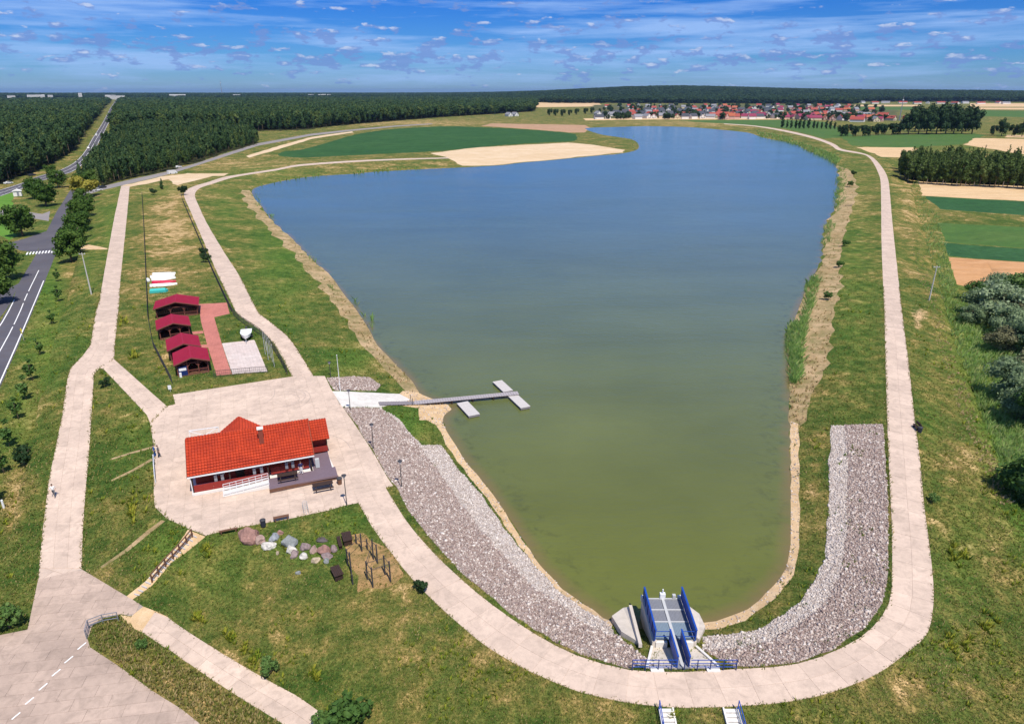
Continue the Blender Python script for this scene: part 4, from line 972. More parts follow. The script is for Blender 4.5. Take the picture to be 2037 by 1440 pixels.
# ------------------------------------------------------------------ trees
def leaf_mat(name, a, b, c, trans=0.2):
    t = NT(name); r_ = t.island(); o = t.n('ShaderNodeObjectInfo').outputs['Random']
    k = t.math('ADD', t.math('MULTIPLY', r_, 0.5), t.math('MULTIPLY', o, 0.5))
    cc = t.ramp(k, [(0.0, a), (0.55, b), (1.0, c)]); t.col(cc); t.set(Roughness=0.7); t.b.inputs['Specular IOR Level'].default_value = 0.15
    tl = t.n('ShaderNodeBsdfTranslucent'); t.l(cc, tl.inputs[0]); mx = t.n('ShaderNodeMixShader'); mx.inputs[0].default_value = trans
    t.l(t.b.outputs[0], mx.inputs[1]); t.l(tl.outputs[0], mx.inputs[2]); t.l(mx.outputs[0], t.out.inputs[0]); M[name] = t.m
leaf_mat('leaf_linden', (0.032, 0.075, 0.010), (0.060, 0.118, 0.018), (0.105, 0.165, 0.03))
leaf_mat('leaf_yellow', (0.16, 0.17, 0.025), (0.30, 0.27, 0.04), (0.45, 0.38, 0.08))
leaf_mat('leaf_pine', (0.016, 0.042, 0.014), (0.040, 0.082, 0.026), (0.085, 0.135, 0.045))
leaf_mat('leaf_grove', (0.040, 0.074, 0.016), (0.082, 0.125, 0.030), (0.15, 0.19, 0.055))
leaf_mat('leaf_dark', (0.014, 0.036, 0.012), (0.028, 0.060, 0.020), (0.05, 0.09, 0.03))
leaf_mat('leaf_silver', (0.105, 0.165, 0.07), (0.21, 0.285, 0.145), (0.38, 0.46, 0.28), 0.35)
leaf_mat('leaf_bush', (0.045, 0.10, 0.02), (0.08, 0.155, 0.035), (0.14, 0.21, 0.06))
leaf_mat('leaf_brownish', (0.10, 0.10, 0.05), (0.17, 0.17, 0.085), (0.27, 0.26, 0.15))
plain('bark', (0.16, 0.115, 0.075), 0.9, 0.3, 6, bump=0.4)
plain('bark_birch', (0.55, 0.52, 0.47), 0.8, 0.3, 4)
def ico(sub):
    bm = bmesh.new(); bmesh.ops.create_icosphere(bm, subdivisions=sub, radius=1); v = np.array([q.co[:] for q in bm.verts]); f = np.array([[w.index for w in q.verts] for q in bm.faces]); bm.free(); return v, f
ICO1 = ico(1)
def crown_arrays(seed, w, z0, z1, lobes, n, leaf, shape='round'):
    """leaf faces spread over many uneven lobes, with small inner masses so that no daylight shows straight through"""
    g = np.random.default_rng(seed); V = []; T = []; off = 0
    h = z1 - z0; L = []
    for k in range(lobes):
        if shape == 'cone':
            f = (k + g.random()) / lobes; rad = (1 - f) ** 0.8 * 0.62 + 0.06; a = g.uniform(0, 6.28); rr = rad * 0.55 * w / 2 * math.sqrt(g.random()) * 1.5
            L.append((math.cos(a) * rr, math.sin(a) * rr, z0 + h * (0.08 + 0.86 * f), w / 2 * (rad * 0.75 + 0.1), h / lobes * 1.9 + 0.05 * h))
        elif shape == 'column':
            f = (k + g.random()) / lobes; rad = math.sin(min(1, f * 1.1 + 0.12) * math.pi) ** 0.5 * 0.8; a = g.uniform(0, 6.28)
            L.append((math.cos(a) * w * .16, math.sin(a) * w * .16, z0 + h * f * 0.95, w / 2 * (rad * 0.7 + 0.1), h * 0.11))
        else:
            d = g.normal(size=3); d /= np.linalg.norm(d); rr = 0.32 + 0.34 * g.random()
            s = g.uniform(0.26, 0.46)
            zz_ = z0 + h * (0.5 + 0.5 * d[2] * rr * 1.25)
            L.append((d[0] * w / 2 * rr * 1.35, d[1] * w / 2 * rr * 1.35, zz_, w / 2 * s * 1.15, h / 2 * s * 1.0))
    vol = np.array([q[3] ** 2 for q in L]); cnt = np.maximum(6, (n * vol / vol.sum()).astype(int))
    for (cx, cy, cz, r, rz), m in zip(L, cnt):
        k = 0.72 * (1 + g.uniform(-.18, .18, (len(ICO1[0]), 1)))
        V.append(ICO1[0] * k * np.array([r, r, rz]) + np.array([cx, cy, cz])); T.append(ICO1[1] + off); off += len(ICO1[0])
        d = g.normal(size=(m, 3)); d /= np.linalg.norm(d, axis=1)[:, None]; d[:, 2] = np.where((d[:, 2] < -0.3) & (g.random(m) < 0.5), -d[:, 2], d[:, 2])
        rr = g.uniform(0.78, 1.14, (m, 1)); c = d * rr * np.array([r, r, rz]) + np.array([cx, cy, cz])
        nn = d + g.normal(0, .55, (m, 3)); nn /= np.linalg.norm(nn, axis=1)[:, None]
        t1 = np.cross(nn, g.normal(size=(m, 3))); t1 /= np.linalg.norm(t1, axis=1)[:, None]; t2 = np.cross(nn, t1)
        s = (leaf * g.uniform(.55, 1.25, m))[:, None]; s2 = s * g.uniform(.5, .9, (m, 1))
        q = np.stack([c - t1 * s, c - t2 * s2, c + t1 * s, c + t2 * s2], 1).reshape(-1, 3)
        i = off + 4 * np.arange(m)[:, None]
        V.append(q); T.append(np.concatenate([i + np.array([[0, 1, 2]]), i + np.array([[0, 2, 3]])], 1).reshape(-1, 3)); off += 4 * m
    return np.concatenate(V), np.concatenate(T)
def trunk_mb(h, r, limbs, seed, spread):
    g = random.Random(seed); mb = MB()
    pts = [(g.uniform(-.04, .04) * h * f, g.uniform(-.04, .04) * h * f, h * f) for f in (0, .25, .5, .75, 1)]
    mb.tube([(0, 0, -0.3)] + pts[1:], [r * 1.25, r, r * .85, r * .6, r * .3], 7)
    for k in range(limbs):
        f = g.uniform(.45, .9); i = min(3, int(f * 4)); a = g.uniform(0, 6.28); b = Vector(pts[i]).lerp(Vector(pts[i + 1]), f * 4 - i)
        e = b + Vector((math.cos(a) * spread, math.sin(a) * spread, spread * g.uniform(.5, 1.0))); mid = b.lerp(e, .5) + Vector((0, 0, -.06 * spread))
        mb.tube([b, mid, e], [r * .42, r * .28, r * .1], 5)
    return mb
KIND = {}
def tree_kind(key, seed, w, z0, z1, lobes, n, leaf, mat, trunk_r, bark='bark', shape='round', limbs=5, names=('tree',), cat='tree'):
    """first tree of a kind; later ones are copies"""
    KIND[key] = dict(seed=seed, w=w, z0=z0, z1=z1, lobes=lobes, n=n, leaf=leaf, mat=mat, tr=trunk_r, bark=bark, shape=shape, limbs=limbs, name=names[0], cat=cat, root=None)
def plant(key, loc, label, group=None, scale=1.0, rz=None):
    k = KIND[key]; rz = random.uniform(0, 6.28) if rz is None else rz
    if k['root'] is None:
        r = thing(k['name'], label, k['cat'], loc, rz, group); r.scale = (scale,) * 3 if isinstance(scale, (int, float)) else scale
        V, T = crown_arrays(k['seed'], k['w'], k['z0'], k['z1'], k['lobes'], k['n'], k['leaf'], k['shape'])
        c = np_mesh('crown', V, T, k['mat'], r)
        trunk_mb(k['z0'] + 0.7 * (k['z1'] - k['z0']), k['tr'], k['limbs'], k['seed'], k['w'] * 0.28).build('trunk', k['bark'], r, True)
        k['root'] = r; k['crown'] = c
        return r
    return copy_tree(k['root'], loc, rz, label, group, scale)
def at(px, py): return tuple(G(px, py))
tree_kind('linden_a', 21, 8.2, 1.6, 9.2, 17, 1900, 0.36, 'leaf_linden', 0.26, names=('linden_tree',))
tree_kind('linden_b', 22, 7.6, 1.4, 8.6, 15, 1800, 0.34, 'leaf_linden', 0.24, names=('linden_tree',))
tree_kind('linden_y', 23, 8.6, 1.4, 8.4, 16, 1900, 0.36, 'leaf_yellow', 0.24, names=('linden_tree',))
tree_kind('big_tree', 24, 10.5, 1.6, 12.0, 20, 2400, 0.42, 'leaf_linden', 0.34, names=('broadleaf_tree',))
tree_kind('sapling', 25, 1.9, 0.8, 3.9, 9, 300, 0.22, 'leaf_bush', 0.05, limbs=3, names=('young_tree',))
tree_kind('pine_a', 31, 5.2, 3.0, 13.2, 9, 330, 0.62, 'leaf_pine', 0.17, shape='cone', limbs=3, names=('pine_tree',))
tree_kind('pine_b', 32, 5.8, 4.6, 14.0, 9, 330, 0.66, 'leaf_pine', 0.18, limbs=3, names=('pine_tree',))
tree_kind('pine_c', 33, 4.6, 2.6, 12.0, 9, 300, 0.60, 'leaf_grove', 0.16, shape='cone', limbs=3, names=('pine_tree',))
tree_kind('grove_a', 41, 5.4, 2.2, 15.0, 12, 620, 0.50, 'leaf_grove', 0.16, 'bark_birch', 'column', 4, names=('birch_tree',))
tree_kind('grove_b', 42, 6.2, 2.4, 13.2, 13, 620, 0.52, 'leaf_grove', 0.18, limbs=4, names=('broadleaf_tree',))
tree_kind('tall_dark', 43, 13.0, 2.0, 24.0, 20, 1000, 0.95, 'leaf_dark', 0.45, names=('poplar_tree',))
tree_kind('mid_dark', 44, 10.0, 0.8, 15.0, 14, 700, 0.80, 'leaf_dark', 0.3, names=('broadleaf_tree',))
tree_kind('poplar', 45, 5.5, 0.8, 14.0, 10, 340, 0.6, 'leaf_dark', 0.2, shape='column', limbs=3, names=('poplar_tree',))
tree_kind('willow_a', 51, 8.6, 0.3, 7.4, 20, 3600, 0.24, 'leaf_silver', 0.2, names=('willow_shrub',), cat='shrub')
tree_kind('willow_b', 52, 7.4, 0.2, 6.0, 18, 3000, 0.24, 'leaf_brownish', 0.18, names=('willow_shrub',), cat='shrub')
tree_kind('willow_g', 53, 8.0, 0.3, 7.6, 18, 3000, 0.26, 'leaf_bush', 0.2, names=('willow_shrub',), cat='shrub')
tree_kind('bush', 54, 2.2, 0.05, 2.2, 11, 460, 0.16, 'leaf_bush', 0.05, limbs=3, names=('bush',), cat='bush')
tree_kind('bush_dark', 55, 2.4, 0.05, 2.6, 11, 460, 0.18, 'leaf_dark', 0.05, limbs=3, names=('bush',), cat='bush')
tree_kind('conifer', 56, 3.0, 0.3, 5.5, 10, 320, 0.28, 'leaf_pine', 0.08, shape='cone', limbs=2, names=('spruce_tree',))
tree_kind('town_tree', 57, 9.0, 0.5, 8.5, 9, 260, 0.8, 'leaf_dark', 0.25, names=('garden_tree',))

row = 'linden trees in a row along the road'
for k, (x, y, s, kk, lb) in enumerate([(143, 521, 1.05, 'linden_a', 'nearest dark green linden of the row beside the zebra crossing'), (152, 500, 1.0, 'linden_b', 'second linden from the zebra crossing in the roadside row'), (156, 478, .95, 'linden_a', 'third linden from the zebra crossing in the roadside row'),
        (163, 462, .95, 'linden_b', 'fourth linden from the zebra crossing, by the road bend'), (161, 445, 1.0, 'linden_a', 'fifth linden from the zebra crossing in the roadside row'), (173, 432, 1.0, 'linden_b', 'sixth linden from the zebra crossing, right behind the bend'), (164, 416, 0.95, 'linden_a', 'green linden next to the yellowish one at the far end of the row'), (172, 393, 1.3, 'linden_y', 'yellowish linden at the far end of the roadside row')]):
    plant(kk, at(x, y), lb, row, s)
for x, y, s, lb in [(46, 470, 1.0, 'round broadleaf tree standing alone on the lawn left of the road'), (92, 411, .95, 'large dark broadleaf tree before the trunk road verge'), (72, 396, .9, 'broadleaf tree behind the lawn beside the larger dark one'), (116, 374, .85, 'broadleaf tree closest to the trunk road on the left'), (2, 560, 1.0, 'broadleaf tree cut by the left edge above the forecourt'), (-4, 605, .8, 'lower broadleaf tree cut by the left edge beside the road'), (105, 355, .7, 'small broadleaf tree beside the trunk road verge'), (183, 372, .8, 'broadleaf tree at the corner of the plantation by the parked car'), (168, 376, .75, 'broadleaf tree left of the plantation corner')]:
    plant('big_tree', at(x, y), lb, 'broadleaf trees left of the road', s)
for k, (x, y) in enumerate([(118, 600), (104, 645), (80, 706), (65, 757), (53, 795), (37, 834), (20, 888), (8, 942), (116, 560), (-6, 1000)]):
    plant('sapling', at(x, y), 'slender young tree in the roadside sapling row, number %s from the crossing' % ['second', 'third', 'fourth', 'fifth', 'sixth', 'seventh', 'eighth', 'ninth', 'first', 'tenth'][k], 'young trees along the road', random.uniform(.85, 1.15))
for x, y, s, kk, lb in [(410, 522, 1.15, 'bush_dark', 'lower of two dark bushes by the promenade fence'), (406, 508, 1.0, 'bush_dark', 'upper of two dark bushes by the promenade fence'), (365, 388, 1.9, 'bush_dark', 'dark round bush at the bend of the promenade'), (306, 388, 1.3, 'bush_dark', 'small dark bush at the top of the fenced meadow'), (540, 1338, .8, 'bush', 'green bush on the upper edge of the lower footpath'), (690, 1443, 1.5, 'bush', 'green bush at the bottom edge of the picture'), (650, 1448, .9, 'bush', 'small green bush where the lower footpath leaves the picture'), (52, 925, 1.2, 'bush_dark', 'dark green bush on the slope left of the walker'), (838, 1178, .6, 'bush_dark', 'low dark bush beside the dam path near the playground'), (285, 1288, .5, 'bush', 'green bush on the grass island by the yard'), (20, 1250, 1.2, 'bush', 'bush at the yard corner on the left edge'),
                        (1647, 596, 1.0, 'bush', 'round bush on the straw strip of the right shore'), (1680, 490, 1.1, 'bush', 'bush on the right shore halfway along the dam'), (1668, 532, 1.0, 'bush', 'grey green bush on the right shore above the round one'), (1690, 372, 1.6, 'bush', 'long green bush beside the far right shore'), (1697, 350, 1.3, 'bush_dark', 'dark bush at the far end of the right shore strip'), (210, 770, .7, 'bush_dark', 'low bush at the tip of the grass triangle'), (1858, 1000, .6, 'bush', 'small bush on the outer dam slope')]:
    plant(kk, at(x, y), lb, None, s)
plant('conifer', at(323, 377), 'small spruce on the green strip behind the fenced meadow', None, .9)
for x, y, s, kk, lb in [(1985, 645, 1.15, 'willow_a', 'big silvery willow shrub at the head of the reed ditch'), (1930, 645, .55, 'willow_a', 'small silvery willow on the ditch side of the big one'), (2030, 655, .95, 'willow_b', 'brownish willow shrub in the middle of the shrub group'), (1992, 700, .8, 'willow_b', 'low brownish willow shrub facing the reeds'), (2022, 610, 1.0, 'willow_g', 'fresh green willow shrub below the orange field'), (1985, 600, .9, 'willow_a', 'silvery willow shrub rising against the orange field'), (2062, 640, 1.1, 'willow_g', 'green willow shrub cut by the right edge'), (2026, 800, .95, 'willow_a', 'silvery willow shrub on the right edge below the group'), (2012, 752, .6, 'willow_a', 'small silvery willow left of the one on the right edge'), (2062, 760, 1.0, 'willow_b', 'brownish willow shrub behind the right edge'), (2075, 860, 1.0, 'willow_g', 'green willow shrub at the lower right edge'), (2060, 1010, .9, 'willow_g', 'lowest green willow on the right edge'), (1958, 628, .85, 'willow_a', 'silvery willow left of the big one at the ditch head'), (2000, 668, .8, 'willow_a', 'silvery willow low in front of the big one'), (2040, 705, .9, 'willow_a', 'silvery willow between the brownish ones at the edge'), (2032, 840, .7, 'willow_a', 'silvery willow under the right edge pair'), (1940, 600, .6, 'willow_g', 'small green willow at the corner of the orange field')]:
    plant(kk, at(x, y), lb, 'willow shrubs by the ditch', s * 1.12)

# ---- front rows of the woods, tree by tree
def ordinal(n):
    one = ['', 'first', 'second', 'third', 'fourth', 'fifth', 'sixth', 'seventh', 'eighth', 'ninth', 'tenth', 'eleventh', 'twelfth', 'thirteenth', 'fourteenth', 'fifteenth', 'sixteenth', 'seventeenth', 'eighteenth', 'nineteenth']
    ten = ['', '', 'twent', 'thirt', 'fort', 'fift', 'sixt', 'sevent', 'eight', 'ninet']
    if n < 20: return one[n]
    return ten[n // 10] + ('ieth' if n % 10 == 0 else 'y-' + one[n % 10])
def row_of(px, step, kinds, label0, group, jx=2.0, jy=1.0, smin=.85, smax=1.15):
    pts = [(q[0], q[1]) for q in px]; tot = sum(math.hypot(b[0] - a[0], b[1] - a[1]) for a, b in zip(pts, pts[1:])); n = max(2, int(tot / step))
    for k, (x, y) in enumerate(resample(pts, n)):
        label = '%s %s' % (ordinal(k + 1), label0)
        plant(kinds[k % len(kinds)] if random.random() < .7 else random.choice(kinds), at(x + random.uniform(-jx, jx), y + random.uniform(-jy, jy)), label, group, random.uniform(smin, smax))
row_of([(196, 371), (262, 354), (344, 336), (400, 319), (447, 303), (512, 288)], 8, ['pine_c', 'pine_a', 'pine_b'], 'tree from the left in the front row of the plantation', 'front trees of the plantation', smin=.65, smax=.9)
row_of([(-30, 370), (0, 366), (60, 344), (110, 322), (150, 298), (170, 272)], 9, ['pine_b', 'pine_a'], 'tall pine from the left in the front row of the left forest', 'front trees of the left forest', smin=1.0, smax=1.25)
row_of([(222, 262), (295, 258), (390, 260), (481, 262), (600, 259), (727, 246), (800, 239), (875, 234), (980, 228), (1062, 222)], 11, ['pine_a', 'pine_b'], 'pine from the left along the front of the far forest', 'front trees of the far forest', smin=1.0, smax=1.25)
row_of([(1790, 352), (1806, 361), (1850, 367), (1940, 371), (2037, 376), (2080, 378)], 9, ['grove_a', 'grove_b'], 'slim tree from the left in the front row of the right grove', 'front trees of the right grove', 2, 1.2)
row_of([(1796, 344), (1840, 348), (1900, 354), (1980, 358), (2050, 362)], 11, ['grove_b', 'grove_a'], 'tree from the left in the middle row of the right grove', 'inner trees of the right grove', 3, 2)
row_of([(1830, 332), (1900, 338), (1980, 346), (2050, 350)], 12, ['grove_b', 'grove_a'], 'treetop from the left in the back row of the right grove', 'back trees of the right grove', 3, 2)
row_of([(1672, 272), (1700, 272), (1745, 270), (1790, 268)], 13, ['mid_dark'], 'low dark tree from the left before the tall poplar clump', 'dark trees beyond the meadow', 2, .6, .8, 1.0)
row_of([(1808, 268), (1840, 267.5), (1880, 267), (1920, 267), (1932, 267)], 15, ['tall_dark'], 'tall dark poplar from the left in the clump behind the meadow', 'tall poplars beyond the meadow', 2, .4, 1.25, 1.4)
row_of([(1820, 263), (1870, 262), (1920, 262)], 18, ['tall_dark'], 'tall poplar from the left at the back of the meadow clump', 'back poplars beyond the meadow', 2, .4, 1.3, 1.42)
row_of([(1975, 270), (2000, 271), (2030, 272), (2050, 272)], 14, ['mid_dark', 'tall_dark'], 'dark tree from the left in the small clump on the far right', 'dark trees at the far right', 2, .5, .75, .95)
row_of([(1556, 254), (1590, 256), (1625, 256), (1660, 257)], 7.5, ['poplar'], 'slim poplar from the left in the line before the village', 'poplar line before the village', 1, .3, .75, 1.15)
row_of([(1092, 231), (1120, 232), (1150, 229), (1178, 226)], 12, ['mid_dark'], 'round dark tree from the left in the clump beside the village', 'trees left of the village', 2, .5, .9, 1.1)

# ---- the woods behind: one mass each, scattered copies of the front trees' crowns
def scatter_group(objs):
    ng = bpy.data.node_groups.new('scatter_crowns', 'GeometryNodeTree')
    ng.interface.new_socket('Geometry', in_out='INPUT', socket_type='NodeSocketGeometry'); ng.interface.new_socket('Geometry', in_out='OUTPUT', socket_type='NodeSocketGeometry')
    N = ng.nodes; gi_ = N.new('NodeGroupInput'); go = N.new('NodeGroupOutput')
    j = N.new('GeometryNodeJoinGeometry')
    for ob in objs[::-1]:
        oi = N.new('GeometryNodeObjectInfo'); oi.inputs['Object'].default_value = ob; oi.transform_space = 'ORIGINAL'; oi.inputs['As Instance'].default_value = True
        ng.links.new(oi.outputs['Geometry'], j.inputs[0])
    ip = N.new('GeometryNodeInstanceOnPoints'); ip.inputs['Pick Instance'].default_value = True
    def na(nm, dt):
        a = N.new('GeometryNodeInputNamedAttribute'); a.data_type = dt; a.inputs['Name'].default_value = nm; return a.outputs['Attribute']
    ng.links.new(gi_.outputs[0], ip.inputs['Points']); ng.links.new(j.outputs[0], ip.inputs['Instance'])
    ng.links.new(na('pick', 'INT'), ip.inputs['Instance Index']); ng.links.new(na('size', 'FLOAT_VECTOR'), ip.inputs['Scale'])
    cx_ = N.new('ShaderNodeCombineXYZ'); ng.links.new(na('turn', 'FLOAT'), cx_.inputs[2]); ng.links.new(cx_.outputs[0], ip.inputs['Rotation'])
    ng.links.new(ip.outputs[0], go.inputs[0]); return ng
def wood(name, label, polys, keys, spacing, rmin, rmax, azr, zmax=1.5, base=1.0):
    g = np.random.default_rng(len(name) * 13 + int(rmin)); pts = []; r = rmin
    while r < rmax:
        s = spacing(r); a = azr[0]
        while a < azr[1]:
            pts.append((a + g.uniform(-.5, .5) * s / r, r + g.uniform(-.5, .5) * s, s)); a += s / r
        r += s * 0.9
    pts = np.array(pts); X = np.sin(pts[:, 0]) * pts[:, 1]; Y = np.cos(pts[:, 0]) * pts[:, 1]
    Z = np.array([hill(x, y) if q > 1500 else -3.0 for x, y, q in zip(X, Y, pts[:, 1])])
    qx, qy = to_px(np.column_stack([X, Y, Z])); k = np.zeros(len(X), bool)
    for p_ in polys: k |= inside_np(p_, qx, qy)
    X, Y, S, D = X[k], Y[k], pts[k, 2], pts[k, 1]; Z = np.array([H(x, y) for x, y in zip(X, Y)])
    me = bpy.data.meshes.new(name); me.vertices.add(len(X)); me.vertices.foreach_set('co', np.column_stack([X, Y, Z - 0.3]).astype(np.float32).ravel())
    f = S / 4.4 * g.uniform(.85, 1.25, len(X)) * base; fz = np.minimum(f, zmax) * g.uniform(.8, 1.15, len(X))
    for nm, ty, val in (('size', 'FLOAT_VECTOR', np.column_stack([f, f, fz]).astype(np.float32).ravel()), ('turn', 'FLOAT', g.uniform(0, 6.28, len(X)).astype(np.float32)), ('pick', 'INT', g.integers(0, len(keys), len(X)).astype(np.int32))):
        a = me.attributes.new(nm, ty, 'POINT'); a.data.foreach_set('vector' if ty == 'FLOAT_VECTOR' else 'value', val)
    o = bpy.data.objects.new(name, me); COL.objects.link(o)
    md = o.modifiers.new('scatter', 'NODES'); md.node_group = scatter_group([KIND[q]['crown'] for q in keys])
    return tag(o, label, 'forest', kind='stuff'), len(X)
near_sp = lambda r: 4.2 if r < 600 else max(4.6, r * 0.0068)
far_sp = lambda r: max(12, r * 0.0085)
pn = {r_[0] + str(i): r_ for i, r_ in enumerate(FREE)}
fs_polys = [q[1] for q in FREE if q[0] == 'forest_soil']
print('woods', wood('plantation', 'dense young pine plantation between the two roads', [fs_polys[2]], ['pine_c', 'pine_a', 'pine_b'], near_sp, 380, 1000, (-R(42), -R(8)), 1.2, .8)[1],
      wood('pine_forest', 'dark pine forest left of the trunk road', [fs_polys[0]], ['pine_a', 'pine_b', 'pine_b', 'grove_b'], near_sp, 380, 4500, (-R(50), -R(20)), 1.5, 1.05)[1],
      wood('pine_forest', 'dark pine forest stretching behind the plantation to the horizon', [fs_polys[1]], ['pine_a', 'pine_b', 'pine_b', 'grove_b'], near_sp, 600, 4500, (-R(40), R(3)), 1.5, 1.05)[1],
      wood('hill_forest', 'blue-dark forest belt on the hills along the horizon', [[(-400, 197.5), (700, 197.5), (1064, 204), (1190, 209), (1690, 209), (1720, 203), (2450, 204), (2450, 184.2), (-400, 184.2)], [(1064, 200), (2450, 200), (2450, 120), (1064, 120)]], ['pine_b', 'mid_dark'], far_sp, 3300, 12000, (-R(46), R(46)), 1.8, .62)[1],
      wood('grove_wood', 'leafy mass of the grove beside the right fields', [fs_polys[3]], ['grove_a', 'grove_b'], lambda r: 4.0, 280, 520, (R(25), R(46)), 1.1, .9)[1])
# ------------------------------------------------------------------ materials of built things
t = NT('roof_tile'); p = t.objpos(); n = t.noise(p, 0.7, 5, 0.65); f = t.noise(p, 6, 4, 0.7)
c = t.mix(t.ramp(n, [(0.35, 0.0), (0.7, 1.0)]), (0.54, 0.062, 0.020), (0.40, 0.044, 0.018))
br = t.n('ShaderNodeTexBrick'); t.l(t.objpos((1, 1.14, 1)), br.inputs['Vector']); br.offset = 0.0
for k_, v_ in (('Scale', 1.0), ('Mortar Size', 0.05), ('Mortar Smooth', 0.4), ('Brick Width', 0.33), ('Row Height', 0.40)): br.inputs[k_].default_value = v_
br.inputs['Color1'].default_value = (1, 1, 1, 1); br.inputs['Color2'].default_value = (0.84, 0.84, 0.84, 1); br.inputs['Mortar'].default_value = (0.52, 0.45, 0.42, 1)  # darker joint lines: dirt, and shading of the tile edges painted into the colour
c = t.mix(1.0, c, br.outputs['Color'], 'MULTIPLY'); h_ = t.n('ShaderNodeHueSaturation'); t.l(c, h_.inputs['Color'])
t.l(t.math('ADD', t.math('MULTIPLY', f, 0.5), 0.75), h_.inputs['Value']); t.col(h_.outputs[0]); t.set(Roughness=0.6); M['roof_tile'] = t.m
t = NT('red_boards'); p = t.objpos((1, 1, 7)); n = t.noise(p, 1.5, 5, 0.7)
c = t.mix(n, (0.20, 0.022, 0.018), (0.34, 0.040, 0.028)); t.col(c); t.set(Roughness=0.6); M['red_boards'] = t.m
t = NT('crimson_sheet'); n = t.noise(t.objpos(), 0.8, 5, 0.6); c = t.mix(n, (0.24, 0.010, 0.030), (0.33, 0.016, 0.042)); t.col(c); t.set(Roughness=0.55); M['crimson_sheet'] = t.m
plain('dark_wood', (0.045, 0.026, 0.02), 0.7, 0.35, 4); plain('brown_wood', (0.15, 0.075, 0.045), 0.75, 0.3, 4); plain('hut_wood', (0.17, 0.055, 0.04), 0.7, 0.3, 4)
plain('grey_plank', (0.34, 0.31, 0.32), 0.8, 0.25, 3); plain('dark_plank', (0.21, 0.19, 0.20), 0.8, 0.25, 3); plain('pale_plank', (0.50, 0.47, 0.45), 0.8, 0.2, 3)
plain('deck_board', (0.17, 0.125, 0.15), 0.6, 0.15, 3); plain('white_metal', (0.74, 0.75, 0.76), 0.5, 0.06); plain('grey_metal', (0.32, 0.33, 0.36), 0.45, 0.15, metal=0.4)
plain('dark_metal', (0.05, 0.05, 0.055), 0.5, 0.2); plain('blue_steel', (0.012, 0.065, 0.34), 0.45, 0.12); plain('blue_dark', (0.012, 0.03, 0.13), 0.45, 0.12)
plain('concrete_wall', (0.56, 0.50, 0.43), 0.9, 0.25, 1.5, bump=0.2); plain('white_concrete', (0.70, 0.67, 0.62), 0.85, 0.12, 2)
plain('grating', (0.20, 0.21, 0.24), 0.6, 0.2, 5); plain('grating_blue', (0.18, 0.24, 0.30), 0.6, 0.15, 5); plain('glass_dark', (0.03, 0.035, 0.04), 0.15, 0.1, spec=0.6)
plain('brick', (0.22, 0.055, 0.035), 0.85, 0.3, 5); plain('white_hull', (0.80, 0.80, 0.78), 0.35, 0.05); plain('red_hull', (0.50, 0.02, 0.06), 0.4, 0.1); plain('teal_cover', (0.05, 0.42, 0.38), 0.55, 0.12)
plain('rubber', (0.03, 0.03, 0.03), 0.9, 0.1); plain('blue_cloth', (0.02, 0.09, 0.32), 0.8, 0.15); plain('navy_cloth', (0.02, 0.025, 0.09), 0.8, 0.15); plain('white_cloth', (0.75, 0.74, 0.72), 0.85, 0.08); plain('grey_cloth', (0.12, 0.12, 0.13), 0.85, 0.15); plain('black_cloth', (0.02, 0.018, 0.02), 0.85, 0.15)
plain('skin', (0.55, 0.33, 0.24), 0.6, 0.08); plain('hair', (0.035, 0.022, 0.015), 0.7, 0.2); plain('yellow_sign', (0.85, 0.68, 0.02), 0.5, 0.05); plain('galvanised', (0.46, 0.47, 0.47), 0.6, 0.15); plain('pole_concrete', (0.50, 0.48, 0.44), 0.85, 0.2)
plain('car_dark', (0.03, 0.035, 0.05), 0.25, 0.05, spec=0.6); plain('car_white', (0.72, 0.72, 0.72), 0.25, 0.05, spec=0.6)
plain('wall_white', (0.74, 0.72, 0.68), 0.85, 0.08); plain('wall_cream', (0.62, 0.52, 0.36), 0.85, 0.1); plain('wall_pink', (0.60, 0.38, 0.32), 0.85, 0.1); plain('house_red', (0.31, 0.062, 0.045), 0.7, 0.2); plain('house_dark', (0.055, 0.06, 0.075), 0.7, 0.2); plain('house_orange', (0.38, 0.105, 0.05), 0.7, 0.2); plain('house_grey', (0.22, 0.22, 0.24), 0.7, 0.15); plain('house_maroon', (0.22, 0.03, 0.07), 0.7, 0.2)
plain('straw_bin', (0.03, 0.035, 0.05), 0.6, 0.2)
for nm, c_ in [('stone_pink', (0.30, 0.17, 0.14)), ('stone_rose', (0.36, 0.25, 0.21)), ('stone_white', (0.56, 0.53, 0.47)), ('stone_grey', (0.22, 0.235, 0.23)), ('stone_blue', (0.27, 0.29, 0.31)), ('stone_beige', (0.42, 0.34, 0.24)), ('stone_mauve', (0.25, 0.19, 0.185)), ('stone_dark', (0.10, 0.085, 0.085))]:
    t = NT(nm); pp = t.objpos(); a = t.noise(pp, 2.2, 6, 0.7); b = t.voro(pp, 9)
    c = t.mix(t.ramp(a, [(0.35, 0.0), (0.68, 1.0)]), tuple(x * 0.7 for x in c_), tuple(min(.85, x * 1.3) for x in c_)); t.col(c); t.set(Roughness=0.85); t.bump(a, 0.5, 0.1); M[nm] = t.m

